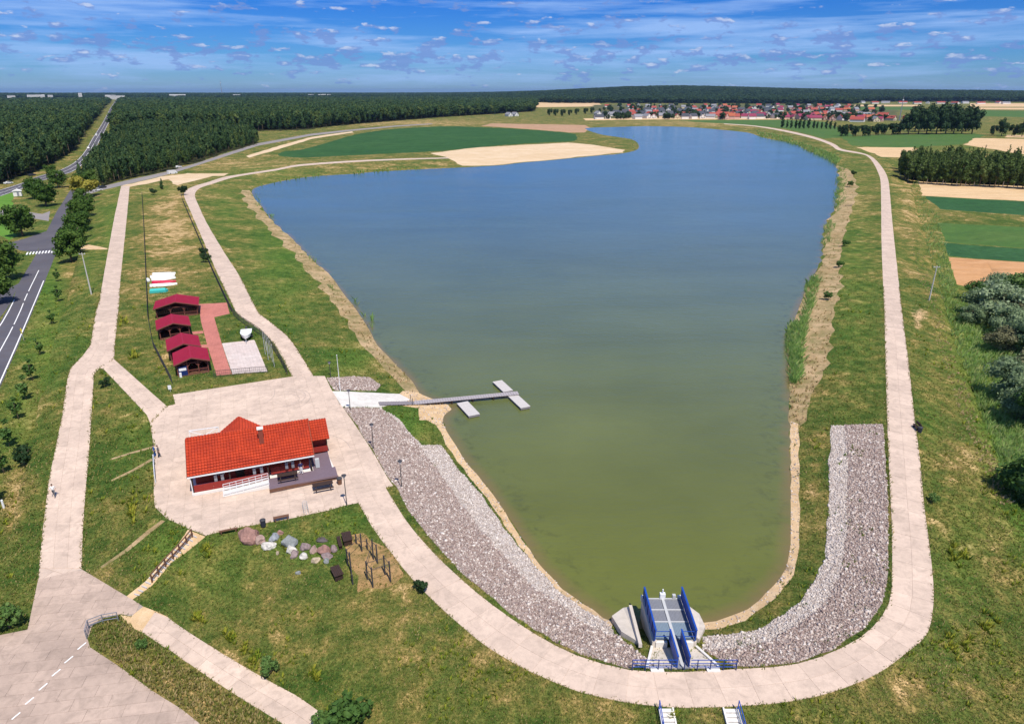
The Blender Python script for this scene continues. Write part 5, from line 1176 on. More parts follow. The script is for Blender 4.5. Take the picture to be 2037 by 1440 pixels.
# ------------------------------------------------------------------ pavilion with the tiled red roof
def tiled(mb, A, B, C, D, colw=0.33, rowh=0.40, amp=0.06, step=0.075):
    """pantiles: waves across, a lip at the foot of every course"""
    A, B, C, D = map(Vector, (A, B, C, D)); nc = max(2, int((B - A).length / colw)); nr = max(2, int((D - A).length / rowh))
    n = (B - A).cross(D - A).normalized(); n = n if n.z > 0 else -n; g = []
    for r in range(nr):
        for f, lift in ((r / nr, step), ((r + 0.999) / nr, 0.0)):
            L_ = A.lerp(D, f); R_ = B.lerp(C, f)
            g.append([L_.lerp(R_, k / (nc * 4)) + n * (lift + amp * (0.5 + 0.5 * math.sin(2 * math.pi * k / 4))) for k in range(nc * 4 + 1)])
    o = len(mb.v); w = nc * 4 + 1
    for q in g: mb.v += [tuple(v) for v in q]
    for i in range(len(g) - 1):
        for k in range(w - 1): a = o + i * w + k; mb.f.append((a, a + 1, a + 1 + w, a + w))
    mb.extrude([A, B, C, D], -n * 0.12)
    return mb
RZ = R(21.4)
pav = thing('pavilion', 'long red-boarded pavilion with bright red tiled roof on the plaza', 'building', (-38.4, 69.9, 0.04), RZ)
PM = Matrix.Translation((-38.4, 69.9, 0.04)) @ Matrix.Rotation(RZ, 4, 'Z')
def lift_px(px, py, z):  # pixel at height z to the pavilion's own axes
    q = P(px, py, z); return PM.inverted() @ q
rf = tiled(MB(), (0, 0, 2.62), (14.6, 0, 2.62), (14.6, 4.9, 5.3), (0, 4.9, 5.3)); tiled(rf, (14.6, 9.8, 2.62), (0, 9.8, 2.62), (0, 4.9, 5.3), (14.6, 4.9, 5.3))
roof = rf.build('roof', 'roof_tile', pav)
rc = MB()
for k in range(38):
    x = 0.1 + k * 0.385; rc.tube([(x, 4.9, 5.32), (x + 0.36, 4.9, 5.36)], [0.13, 0.15], 7)
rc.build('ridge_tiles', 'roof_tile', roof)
MB().beam((0.0, -0.05, 2.55), (14.6, -0.05, 2.55), 0.1, 0.14).build('gutter', 'white_metal', roof)
MB().extrude([(0, -0.02, 2.5), (0, 4.9, 5.2), (0, 4.9, 5.02), (0, 0.2, 2.5)], (-0.06, 0, 0)).build('barge_board', 'brown_wood', roof)
MB().extrude([(14.6, -0.02, 2.5), (14.6, 4.9, 5.2), (14.6, 4.9, 5.02), (14.6, 0.2, 2.5)], (0.06, 0, 0)).build('barge_board', 'brown_wood', roof)
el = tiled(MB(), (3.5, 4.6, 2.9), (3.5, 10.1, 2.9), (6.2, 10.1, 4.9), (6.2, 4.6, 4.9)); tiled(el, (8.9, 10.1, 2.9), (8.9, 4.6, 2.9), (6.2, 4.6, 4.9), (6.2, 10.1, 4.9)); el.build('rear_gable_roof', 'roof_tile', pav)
MB().extrude([(3.9, 9.75, 0.3), (8.5, 9.75, 0.3), (8.5, 9.75, 2.95), (6.2, 9.75, 4.65), (3.9, 9.75, 2.95)], (0, 0.15, 0)).build('rear_gable_wall', 'red_boards', pav)
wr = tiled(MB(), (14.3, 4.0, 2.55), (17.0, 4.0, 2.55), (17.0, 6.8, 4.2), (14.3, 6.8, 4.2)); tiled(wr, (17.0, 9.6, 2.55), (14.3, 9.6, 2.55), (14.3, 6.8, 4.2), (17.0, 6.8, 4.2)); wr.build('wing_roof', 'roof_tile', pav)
w = MB(); w.box((7.3, 5.4, 1.45), (13.4, 6.6, 2.3)); w.extrude([(0.6, 2.1, 2.6), (0.6, 8.7, 2.6), (0.6, 4.9, 4.9)], (0.12, 0, 0)); w.extrude([(14.0, 2.1, 2.6), (14.0, 8.7, 2.6), (14.0, 4.9, 4.9)], (-0.12, 0, 0)); w.build('wall', 'red_boards', pav)
w = MB(); w.box((15.6, 7.0, 1.4), (2.2, 4.2, 2.3)); w.build('wing_wall', 'red_boards', pav)
MB().box((15.55, 4.55, 0.95), (2.3, 0.08, 0.75)).build('wing_parapet', 'red_boards', pav)
MB().box((16.62, 4.6, 1.6), (0.14, 0.14, 2.0)).build('wing_post', 'dark_wood', pav)
pl = MB(); pl.box((7.2, 4.7, 0.15), (14.0, 9.4, 0.3)); pl.build('plinth', 'white_concrete', pav)
for k in range(8):
    x0 = 0.5 + k * 1.06
    for j in range(5): MB().box((x0 + 0.52, 0.24 - 0.008 * (k % 2), 0.42 + j * 0.185), (1.05, 0.05, 0.175)).build('board', 'red_boards', pav)
for k in range(4):
    x0 = 9.3 + k * 1.15
    for j in range(5): MB().box((x0 + 0.56, 0.9, 0.62 + j * 0.185), (1.13, 0.05, 0.175)).build('board', 'red_boards', pav)
for x in (0.42, 4.6, 9.0, 14.1): MB().box((x, 0.3, 1.45), (0.16, 0.16, 2.3)).build('veranda_post', 'dark_wood', pav)
for x in (3.0, 3.75, 7.4, 8.25, 11.2, 11.95):
    s_ = MB().box((x, 0.42, 1.62), (0.34, 0.06, 0.85)).build('shutter', 'grey_metal', pav)
for x in (3.38, 7.82, 11.6):
    wd = MB(); wd.box((x, 2.06, 1.65), (1.1, 0.06, 1.0)); o_ = wd.build('window', 'white_metal', pav); MB().box((x, 2.02, 1.65), (0.94, 0.04, 0.84)).build('pane', 'glass_dark', o_)
MB().box((5.7, 2.05, 1.3), (1.0, 0.07, 2.0)).build('door', 'dark_wood', pav)
MB().box((0.30, 0.15, 1.4), (0.1, 0.1, 2.5)).build('downpipe', 'white_metal', pav)
# chimney where its foot shows on the front slope
d_ = ray(521.5, 884); o0 = PM.inverted() @ CAMP; dl = (PM.to_3x3().inverted() @ d_)
nrm_ = Vector((0, -2.68, 4.9)).normalized(); tt_ = (Vector((0, 0, 2.62)) - o0).dot(nrm_) / dl.dot(nrm_); ch = o0 + dl * tt_
chm = MB().box((ch.x, ch.y + 0.3, 5.1), (0.55, 0.55, 2.0)).build('chimney', 'brick', pav)
MB().box((ch.x, ch.y + 0.3, 6.15), (0.75, 0.75, 0.12)).build('chimney_cap', 'white_concrete', chm)
# deck, ramp
dk = MB(); dk.prism([(8.9, -2.6), (17.0, -2.3), (16.5, 4.3), (14.25, 4.3), (14.25, 0.02), (8.9, 0.02)], 0.0, 0.44); dk.build('terrace_base', 'white_concrete', pav)
for k in range(18):
    y0 = -2.6 + k * 0.145; MB().box((12.93 + 0.0, y0 + 0.07, 0.465), (8.1 + 0.02 * (k % 2), 0.135, 0.05)).build('deck_plank', 'deck_board', pav)
for k in range(29):
    y0 = 0.04 + k * 0.146; MB().box((15.45, y0 + 0.07, 0.465), (2.3, 0.135, 0.05)).build('deck_plank', 'deck_board', pav)
MB().beam((8.85, -2.68, 0.3), (17.05, -2.38, 0.3), 0.08, 0.42).build('deck_fascia', 'brown_wood', pav)
MB().extrude([(3.6, -1.5, 0.0), (8.9, -1.5, 0.0), (8.9, -1.5, 0.46), (3.7, -1.5, 0.04)], (0, 1.3, 0)).build('ramp', 'white_concrete', pav)
for y in (-1.5, -0.25):
    rl = MB(); rz_ = lambda x: 0.04 + 0.42 * (x - 3.7) / 5.2
    for hgt in (0.35, 0.62, 0.95): rl.beam((3.7, y, rz_(3.7) + hgt), (8.9, y, rz_(8.9) + hgt), 0.05)
    for k in range(8): x = 3.7 + k * 5.2 / 7; rl.beam((x, y, rz_(x)), (x, y, rz_(x) + 0.95), 0.05)
    rl.build('ramp_railing', 'white_metal', pav)
MB().box((14.9, 0.6, 1.15), (0.5, 0.4, 1.2)).build('air_unit', 'galvanised', pav)

def picnic(loc, rz, label, L=2.4):
    o = thing('picnic_table', label, 'picnic table', loc, rz, 'picnic tables')
    for k in range(5): MB().box((0, -0.32 + k * 0.16, 0.74), (L, 0.145, 0.05)).build('top_plank', 'dark_wood', o)
    for s_ in (-1, 1):
        MB().box((0, s_ * 0.72, 0.44), (L, 0.28, 0.05)).build('seat', 'dark_wood', o)
        lg = MB(); x = s_ * (L / 2 - 0.35); lg.beam((x, -0.75, 0), (x, -0.25, 0.72), 0.09); lg.beam((x, 0.75, 0), (x, 0.25, 0.72), 0.09); lg.beam((x, -0.8, 0.4), (x, 0.8, 0.4), 0.07); lg.build('leg_frame', 'dark_wood', o)
    return o
q = P(573, 953, 0.53); picnic(q, RZ, 'dark wooden picnic table standing on the pavilion terrace')
q = P(643, 972, 0.05); picnic(q, RZ, 'dark wooden picnic table on the plaza in front of the terrace')
# football goal behind the pavilion
ga = P(376, 857, 2.05); gb = P(434, 849, 2.05)
o = thing('goal_frame', 'white crossed metal goal frame behind the pavilion roof', 'goal', (ga.x, ga.y, 0.04), math.atan2(gb.y - ga.y, gb.x - ga.x)); Lg = (gb - ga).length
f_ = MB(); f_.beam((0, 0, 0), (0, 0, 2), .1); f_.beam((Lg, 0, 0), (Lg, 0, 2), .1); f_.beam((0, 0, 2), (Lg, 0, 2), .1); f_.build('frame', 'white_metal', o)
f_ = MB(); f_.beam((0, .05, 0.1), (Lg, .05, 1.95), .07); f_.beam((Lg, -.05, 0.1), (0, -.05, 1.95), .07); f_.build('cross_brace', 'white_metal', o)

# ------------------------------------------------------------------ red-roofed huts
def hut(FL, FR, BL, label, ridge=0.95, lattice=False, banner=False):
    a = P(*FL, 2.3); b = P(*FR, 2.3); c = P(*BL, 2.3); W_ = (b - a).length; rz = math.atan2(b.y - a.y, b.x - a.x)
    u = Vector((math.cos(rz), math.sin(rz), 0)); v = Vector((-u.y, u.x, 0)); D = min((c - a).dot(v), 6.6)
    base = H(a.x + u.x * W_ / 2 + v.x * D / 2, a.y + u.y * W_ / 2 + v.y * D / 2)
    o = thing('hut', label, 'hut', (a.x, a.y, base + 0.02), rz, 'red-roofed wooden huts'); e = 2.25 - base
    rf = MB(); th = 0.08
    for s_ in (0, 1):
        x0, x1 = (0, W_ / 2) if s_ == 0 else (W_, W_ / 2)
        pts = [(x0, 0, e), (x1, 0, e + ridge), (x1, D, e + ridge), (x0, D, e)]
        r_ = MB().extrude(pts, (0, 0, th)).build('roof_slope', 'crimson_sheet', o)
        sm = MB(); ns = int(D / 0.5)
        for k in range(1, ns): sm.beam((x0, k * D / ns, e + th + .015), (x1, k * D / ns, e + ridge + th + .015), 0.05, 0.03)
        sm.build('seam', 'crimson_sheet', r_)
    MB().beam((W_ / 2, -0.02, e + ridge + th), (W_ / 2, D + .02, e + ridge + th), 0.22, 0.06).build('ridge_cap', 'crimson_sheet', o)
    fb = MB(); fb.beam((0, -.04, e), (W_ / 2, -.04, e + ridge), .06, .2); fb.beam((W_, -.04, e), (W_ / 2, -.04, e + ridge), .06, .2); fb.build('barge_board', 'hut_wood', o)
    MB().box((W_ / 2, D / 2, 0.06), (W_ - 0.8, D - 0.9, 0.12)).build('floor', 'brown_wood', o)
    xs = [0.45, W_ * .36, W_ * .66, W_ - 0.45]
    for x in xs: MB().beam((x, 0.55, 0), (x, 0.55, e + (ridge * (1 - abs(x - W_ / 2) / (W_ / 2))) - .02), 0.15).build('post', 'hut_wood', o)
    br = MB()
    for x in xs:
        for s_ in (-1, 1): br.beam((x, 0.55, e - 0.75), (x + s_ * 0.55, 0.55, e - 0.1), .08)
    br.beam((0.3, 0.55, e - 0.06), (W_ - 0.3, 0.55, e - 0.06), .14); br.build('brace', 'hut_wood', o)
    bw = MB(); bw.box((W_ / 2, D - 0.5, e / 2), (W_ - 0.9, 0.1, e)); bw.box((0.5, D / 2, e / 2), (0.1, D - 1.1, e)); bw.box((W_ - 0.5, D * .72, e / 2), (0.1, D * .45, e)); bw.build('wall', 'hut_wood', o)
    rr_ = MB()
    for x in np.arange(W_ * .40, W_ - .5, .22): rr_.beam((x, 0.5, 0.1), (x, 0.5, 0.9), .05)
    rr_.beam((W_ * .38, .5, .92), (W_ - .45, .5, .92), .09); rr_.build('railing', 'hut_wood', o)
    if lattice:
        lt = MB()
        for k in range(int(W_ / .45)): x = .5 + k * .45; lt.beam((x, .45, .9), (x + .42, .45, e - .15), .04); lt.beam((x + .42, .43, .9), (x, .43, e - .15), .04)
        lt.build('lattice', 'dark_wood', o)
    if banner:
        fw = MB().box((W_ * .22, .5, .95), (W_ * .24, .06, 1.7)).build('front_panel', 'blue_dark', o)
        MB().box((W_ * .22, .44, 1.25), (W_ * .2, .03, .45)).build('notice', 'white_cloth', fw)
        MB().box((W_ * .14, .2, .4), (.35, .3, .8)).build('white_box', 'white_metal', o)
    return o
hut((304, 616), (395, 607), (302, 593), 'largest red-roofed hut with dark lattice front, beside the boats', 1.15, lattice=True)
hut((311, 657), (380, 647.6), (305, 638), 'second red-roofed hut from the boats, open at the front')
hut((332, 699), (400, 689), (322.5, 675), 'third red-roofed hut from the boats, half hidden by the next')
hut((345, 728), (418, 717), (331, 702), 'nearest red-roofed hut with a blue panel and white notice', banner=True)

# ------------------------------------------------------------------ boats
def hull_mb(L, W_, h, n=10):
    """upturned dinghy: rings along its length"""
    mb = MB(); rings = []
    for i in range(n + 1):
        f = i / n; ww = W_ / 2 * (1 - max(0, (f - .45) / .55) ** 2.2) * (0.86 + .14 * min(1, f * 4)); hh = h * (1 - 0.25 * f)
        rings.append([(L * (f - .5), ww * math.cos(a), max(0.0, hh * math.sin(a) ** .8)) for a in [math.pi * k / 8 for k in range(9)]])
    for r_ in rings: mb.v += r_
    for i in range(n):
        for k in range(8): a = i * 9 + k; mb.f.append((a, a + 1, a + 10, a + 9))
    mb.f.append(tuple(range(9))); return mb
for k, (x, y, L, W_, m_, lb) in enumerate([(327, 546, 5.6, 1.7, 'white_hull', 'farthest upturned white dinghy of the stacked row by the huts'), (324, 551, 5.8, 1.7, 'white_hull', 'second upturned white dinghy of the row by the huts'), (326, 556, 5.6, 1.7, 'white_hull', 'white dinghy lying next to the red one'), (327, 562, 5.6, 1.6, 'red_hull', 'red upturned dinghy in the row of white ones'), (326, 568, 6.2, 1.5, 'white_hull', 'nearest upturned white dinghy, in front of the red one'), (295, 559, 2.2, 1.0, 'white_hull', 'small white boat standing apart by the left fence')]):
    g_ = G(x, y); o = thing('dinghy', lb, 'boat', g_, R(12 + 6 * (k % 3) - (80 if k == 5 else 0)), 'upturned dinghies'); hull_mb(L, W_, .6).build('hull', m_, o, True)
    MB().beam((-L / 2, 0, .55), (L * .3, 0, .48), .06, .12).build('keel', m_, o)
    fr = MB(); fr.beam((-L * .3, -W_ * .45, -.02), (-L * .3, W_ * .45, -.02), .1, .1); fr.build('rest', 'brown_wood', o)
g_ = G(316, 581); o = thing('covered_boat', 'teal covered boat between the dinghies and the largest hut', 'boat', g_, R(18)); hb = MB(); hb.extrude([(-1.9, -.8, .0), (1.7, -.8, 0), (2.1, 0, 0), (1.7, .8, 0), (-1.9, .8, 0)], (0, 0, .55)); hb.build('hull', 'teal_cover', o)
MB().extrude([(-1.8, -.75, .56), (-1.8, .75, .56), (-1.8, 0, .95)], (3.4, 0, 0)).build('cover', 'teal_cover', o)
g_ = G(491, 674); o = thing('motorboat_on_trailer', 'white motorboat on a trailer beside the promenade fence', 'boat', g_, R(-72))
hm = MB(); n_ = 10; rg = []
for i in range(n_ + 1):
    f = i / n_; ww = 1.05 * (1 - max(0, (f - .5) / .5) ** 2.4); sh_ = 1.25 + .25 * f
    rg.append([(5.0 * (f - .5), -ww, sh_), (5.0 * (f - .5), -ww * .8, .75 + .1 * f), (5.0 * (f - .5), 0, .55 + .35 * max(0, f - .6)), (5.0 * (f - .5), ww * .8, .75 + .1 * f), (5.0 * (f - .5), ww, sh_)])
for r_ in rg: hm.v += r_
for i in range(n_):
    for k in range(5): a = i * 5 + k; b = i * 5 + (k + 1) % 5; hm.f.append((a, b, b + 5, a + 5))
hm.f.append((0, 1, 2, 3, 4)); hm.build('hull', 'white_hull', o)
MB().extrude([(.3, -.75, 1.35), (.3, .75, 1.35), (-.1, .6, 1.85), (-.1, -.6, 1.85)], (.05, 0, 0)).build('windscreen', 'grey_metal', o)
MB().box((-1.0, 0, 1.18), (2.2, 1.5, .12)).build('cockpit_floor', 'grey_metal', o)
for s_ in (-.4, .4): MB().box((-.9, s_, 1.4), (.5, .5, .4)).build('seat', 'white_hull', o)
MB().box((-2.65, 0, 1.2), (.35, .4, .9)).build('outboard_motor', 'dark_metal', o)
MB().box((1.3, 0, 1.45), (1.3, 1.1, .12)).build('foredeck', 'white_hull', o)
tr_ = MB(); tr_.beam((-2.2, 0, .5), (3.4, 0, .45), .1); tr_.beam((-.6, -1.0, .4), (-.6, 1.0, .4), .1); tr_.build('trailer_frame', 'galvanised', o)
for s_ in (-1, 1): MB().tube([(-.6, s_ * .95, .32), (-.6, s_ * 1.15, .32)], .32, 12).build('wheel', 'rubber', o)

# ------------------------------------------------------------------ fences, railings, posts
def fence(name, label, px, hgt, post_step, mats, rails=(0.5, 1.0), mesh=0.0, cat='fence', pr=0.05, group=None, zfix=None, pw=None):
    pts = [G(*q) if zfix is None else P(q[0], q[1], zfix) for q in px]
    o = thing(name, label, cat, pts[0], 0, group); o0 = pts[0]
    d = [0.0]
    for a, b in zip(pts, pts[1:]): d.append(d[-1] + (b - a).length)
    n = max(1, int(round(d[-1] / post_step))) if post_step else len(pts) - 1
    tops = []
    if post_step:
        k = 0
        for i in range(n + 1):
            t_ = d[-1] * i / n
            while k < len(d) - 2 and d[k + 1] < t_: k += 1
            p_ = pts[k].lerp(pts[k + 1], (t_ - d[k]) / max(1e-6, d[k + 1] - d[k])); tops.append(p_)
    else: tops = pts
    if zfix is None:
        tops = [Vector((p_.x, p_.y, H(p_.x, p_.y))) for p_ in tops]
    for p_ in tops: MB().beam(p_ - o0 + Vector((0, 0, -.2)), p_ - o0 + Vector((0, 0, hgt)), pr).build('post', mats[0], o)
    rl = MB()
    for a, b in zip(tops, tops[1:]):
        for f in rails: rl.beam(a - o0 + Vector((0, 0, hgt * f)), b - o0 + Vector((0, 0, hgt * f)), pr * .8)
    if rl.v: rl.build('rail', mats[1], o)
    if mesh:
        wm = MB()
        for a, b in zip(tops, tops[1:]):
            L_ = (b - a).length; m_ = max(2, int(L_ / mesh))
            for i in range(1, m_): q_ = a.lerp(b, i / m_) - o0; wm.beam(q_ + Vector((0, 0, .05)), q_ + Vector((0, 0, hgt * .97)), .018)
            for f in np.arange(.1, 1, .14): wm.beam(a - o0 + Vector((0, 0, hgt * f)), b - o0 + Vector((0, 0, hgt * f)), .018)
        wm.build('wire_mesh', mats[1], o)
    return o
fence('wire_fence', 'dark wire fence between the west road and the fenced meadow', [(283, 388), (288, 470), (292, 560), (296, 640), (305, 690), (343, 764)], 1.5, 3.0, ('dark_metal', 'dark_metal'), (0.98,), 0.28)
fence('wire_fence', 'dark wire fence along the left side of the promenade', [(361, 390), (364, 402), (375, 428), (399, 484), (423, 541), (447, 593), (464, 628), (478, 640), (518, 667), (540, 690), (556, 716), (572, 747)], 1.5, 3.0, ('dark_metal', 'dark_metal'), (0.98,), 0.28)
fence('wire_fence', 'low wire fence closing the hut yard on the plaza side', [(426, 751), (455, 748), (495, 744), (533, 741)], 1.2, 2.6, ('dark_metal', 'dark_metal'), (0.98, .5), 0.3)
fence('wooden_handrail', 'brown wooden handrail beside the steps down from the plaza', [(383, 1068), (372, 1082), (358, 1098), (345, 1112), (330, 1127), (316, 1143), (303, 1158)], 1.05, None, ('brown_wood', 'brown_wood'), (0.95, 0.5), 0, 'handrail', 0.12)
fence('guard_railing', 'grey metal guard railing curving round the grass island tip', [(173, 1271), (178, 1251), (206, 1240), (236, 1235)], 1.1, None, ('grey_metal', 'grey_metal'), (0.98, 0.68, 0.36), 0, 'railing', 0.07)
fence('white_railing', 'white barrier railing on the left edge of the plaza', [(307, 917), (308, 937), (310, 960)], 1.0, None, ('white_metal', 'white_metal'), (0.97, 0.5), 0, 'railing', 0.08, zfix=0.05)
st = thing('timber_steps', 'flight of timber steps from the plaza corner to the lower road', 'steps', G(380, 1066))
for k in range(16):
    f = k / 15; a = G(376 + (268 - 376) * f, 1062 + (1182 - 1062) * f); b = G(396 + (280 - 396) * f, 1072 + (1186 - 1072) * f)
    q_ = st.location; c_ = (a + b) / 2; MB().beam(a - q_ + Vector((0, 0, .04)), c_.lerp(b, .55) - q_ + Vector((0, 0, .04)), .12, .16).build('step', 'pale_plank', st)
# masts by the promenade bend
for k, (x, y, hh) in enumerate([(526, 690, 3.4), (530, 697, 3.6), (534, 704, 3.6), (538, 711, 3.8), (542, 720, 4.0), (546, 730, 4.2), (528, 705, 3.2), (534, 716, 3.4)]):
    g_ = G(x, y); o = thing('mast_pole', ['first', 'second', 'third', 'fourth', 'fifth', 'sixth', 'seventh', 'eighth'][k] + ' thin grey mast pole counted from the trailer boat', 'pole', g_, 0, 'mast poles by the promenade'); MB().tube([(0, 0, -.2), (0, 0, hh)], [.045, .03], 6).build('shaft', 'galvanised', o); MB().ball((0, 0, hh), .06, 1).build('cap', 'white_metal', o)

def lamp(px, py, hgt, label):
    g_ = G(px, py); o = thing('lamp_post', label, 'lamp post', g_, 0, 'lamp posts along the promenade')
    MB().tube([(0, 0, -.2), (0, 0, .5), (0, 0, hgt)], [.09, .055, .045], 8).build('pole', 'dark_metal', o)
    MB().tube([(0, 0, hgt), (0, 0, hgt + .1), (0, 0, hgt + .32)], [.06, .16, .22], 10).build('lantern', 'white_metal', o)
    MB().tube([(0, 0, hgt + .32), (0, 0, hgt + .38), (0, 0, hgt + .46)], [.30, .28, .08], 12).build('lamp_cap', 'dark_metal', o)
lamp(697, 816, 3.0, 'lamp post at the foot of the white boat ramp'); lamp(743, 893, 3.4, 'lamp post on the riprap right of the pavilion'); lamp(799, 970, 3.4, 'lamp post on the riprap where the grass strip begins'); lamp(690, 1005, 3.7, 'lamp post on the plaza corner near the terrace'); lamp(658, 750, 2.4, 'farthest lamp post, beside the upper riprap patch')
g_ = G(677, 778); o = thing('flag_pole', 'tall white flag pole standing by the boat ramp', 'flag pole', g_); MB().tube([(0, 0, -.2), (0, 0, 6.2)], [.06, .035], 8).build('shaft', 'white_metal', o); MB().ball((0, 0, 6.25), .09, 1).build('finial', 'white_metal', o)
def bin_(loc, label, m_='straw_bin', r=.3):
    o = thing('litter_bin', label, 'litter bin', loc, 0, 'litter bins'); MB().tube([(0, 0, 0), (0, 0, .75)], [r * .85, r], 12).build('body', m_, o); MB().tube([(0, 0, .75), (0, 0, .84), (0, 0, .95)], [r * 1.12, r * 1.05, r * .3], 12).build('lid', 'dark_metal', o); return o
bin_(P(524, 1046, .05), 'dark litter bin at the plaza edge above the big boulder'); bin_(P(676, 962, .05), 'dark litter bin at the right corner of the terrace', 'brown_wood', .32)
def slab_bench(loc, rz, L, W_, hgt, label, nm='bench', m_='dark_wood', cat='bench'):
    o = thing(nm, label, cat, loc, rz, 'dark benches'); n_ = max(2, int(W_ / .16))
    for k in range(n_): MB().box((0, -W_ / 2 + (k + .5) * W_ / n_, hgt), (L, W_ / n_ - .015, .06)).build('plank', m_, o)
    for s_ in (-1, 1): MB().box((s_ * (L / 2 - .2), 0, hgt / 2 - .02), (.12, W_ * .85, hgt)).build('leg', m_, o)
    return o
slab_bench(P(560, 1034, .05), RZ, 1.7, .45, .45, 'brown bench at the lower edge of the plaza', m_='brown_wood')
slab_bench(P(455, 1058, .03), RZ, 1.9, .3, .3, 'low brown bench by the plaza edge left of the boulders', m_='brown_wood')
slab_bench(G(691, 1077), R(112), 1.7, 1.0, .7, 'dark table at the upper corner of the workout ground', 'garden_table', cat='table'); slab_bench(G(676, 1083), R(112), 1.9, .4, .45, 'narrow dark bench left of the upper table')
slab_bench(G(671, 1146), R(120), 1.7, .95, .7, 'dark table at the lower left of the workout ground', 'garden_table', cat='table')
o = slab_bench(P(1822, 853, .03), R(84), 1.6, .4, .45, 'dark bench on the right edge of the dam path'); MB().box((0, -.26, .8), (1.6, .06, .4)).build('backrest', 'dark_wood', o)
bin_(G(1829, 860), 'dark litter bin next to the bench on the right dam path')
o = thing('bicycle_rack', 'grey metal bicycle rack on the plaza near the grass', 'bicycle rack', P(608, 1014, .05), R(112))
for k in range(5): MB().tube([(k * .38 - .76, -.25, 0), (k * .38 - .76, -.25, .65), (k * .38 - .76, 0, .8), (k * .38 - .76, .25, .65), (k * .38 - .76, .25, 0)], .025, 6).build('hoop', 'galvanised', o)
MB().beam((-.9, 0, .04), (.9, 0, .04), .06).build('base_bar', 'galvanised', o)
def utility_pole(base, hgt, label):
    o = thing('utility_pole', label, 'utility pole', base, 0, 'utility poles'); MB().tube([(0, 0, -.3), (0, 0, hgt)], [.17, .10], 8).build('shaft', 'pole_concrete', o)
    MB().beam((-.75, 0, hgt - .35), (.75, 0, hgt - .35), .1).build('crossarm', 'galvanised', o)
    for s_ in (-.65, 0, .65): MB().tube([(s_, 0, hgt - .3), (s_, 0, hgt - .08)], [.05, .03], 6).build('insulator', 'white_metal', o)
utility_pole(G(182, 586), 10.2, 'concrete utility pole beside the west road'); utility_pole(G(1848, 598), 8.4, 'concrete utility pole on the outer slope of the right dam')
o = thing('road_sign', 'yellow diamond road sign on the verge of the road', 'road sign', G(48, 678), R(-30)); MB().tube([(0, 0, -.1), (0, 0, 2.6)], .035, 6).build('post', 'galvanised', o)
MB().box((0, -.05, 2.35), (.62, .03, .62), 0, 0, R(45)).build('sign_plate', 'yellow_sign', o); MB().box((0, -.06, 1.75), (.5, .03, .3)).build('sub_plate', 'yellow_sign', o)
o = thing('notice_board', 'small white notice board beside the plaza entrance path', 'sign', G(339, 779), R(10)); MB().box((0, 0, .75), (.5, .06, .7)).build('panel', 'white_metal', o); MB().beam((0, .05, -.1), (0, .05, 1.1), .06).build('post', 'galvanised', o)
o = thing('marker_post', 'white marker post on the left slope above the yard', 'post', G(8, 1010), 0); MB().tube([(0, 0, -.1), (0, 0, 1.1)], [.14, .12], 8).build('shaft', 'white_metal', o); MB().tube([(0, 0, 1.1), (0, 0, 1.2)], [.14, .04], 8).build('cap', 'white_metal', o)

# ------------------------------------------------------------------ boulders
BL = [(498, 1072, 45, 'stone_pink', 'largest boulder, rough pink granite at the head of the row', .72), (517, 1076, 23, 'stone_rose', 'pale pink boulder leaning on the largest one', .75), (557, 1060, 15, 'stone_pink', 'small reddish boulder behind the blue-grey one', .6), (546, 1072, 22, 'stone_blue', 'blue-grey boulder left of the big grey one', .7), (576, 1083, 39, 'stone_grey', 'big smooth grey-green boulder in the middle', .62), (535, 1088, 29, 'stone_white', 'flat white boulder in front of the blue-grey one', .45), (523, 1081, 12, 'stone_rose', 'small pink stone beside the flat white boulder', .6), (579, 1096, 23, 'stone_white', 'bright white boulder against the big grey one', .75), (586, 1104, 22, 'stone_mauve', 'mauve boulder below the bright white one', .6), (604, 1108, 20, 'stone_white', 'yellowish white boulder at the lower edge of the row', .6),
      (607, 1090, 22, 'stone_mauve', 'mauve boulder right of the big grey one', .7), (624, 1096, 18, 'stone_rose', 'pink boulder with a dark hollow', .85), (646, 1098, 28, 'stone_pink', 'pink boulder near the narrow bench', .75), (664, 1094, 18, 'stone_mauve', 'grey boulder at the right end of the row', .8), (651, 1107, 26, 'stone_mauve', 'wide mauve boulder below the pink one by the bench', .5), (628, 1116, 18, 'stone_beige', 'beige boulder lowest in the row', .65), (650, 1117, 16, 'stone_grey', 'light grey stone below the wide mauve boulder', .55), (593, 1140, 12, 'stone_grey', 'small lone grey stone on the grass', .6), (553, 1101, 9, 'stone_beige', 'small beige stone by the yellow weeds', .8), (641, 1074, 24, 'stone_dark', 'low dark ash-coloured stone behind the row', .22)]
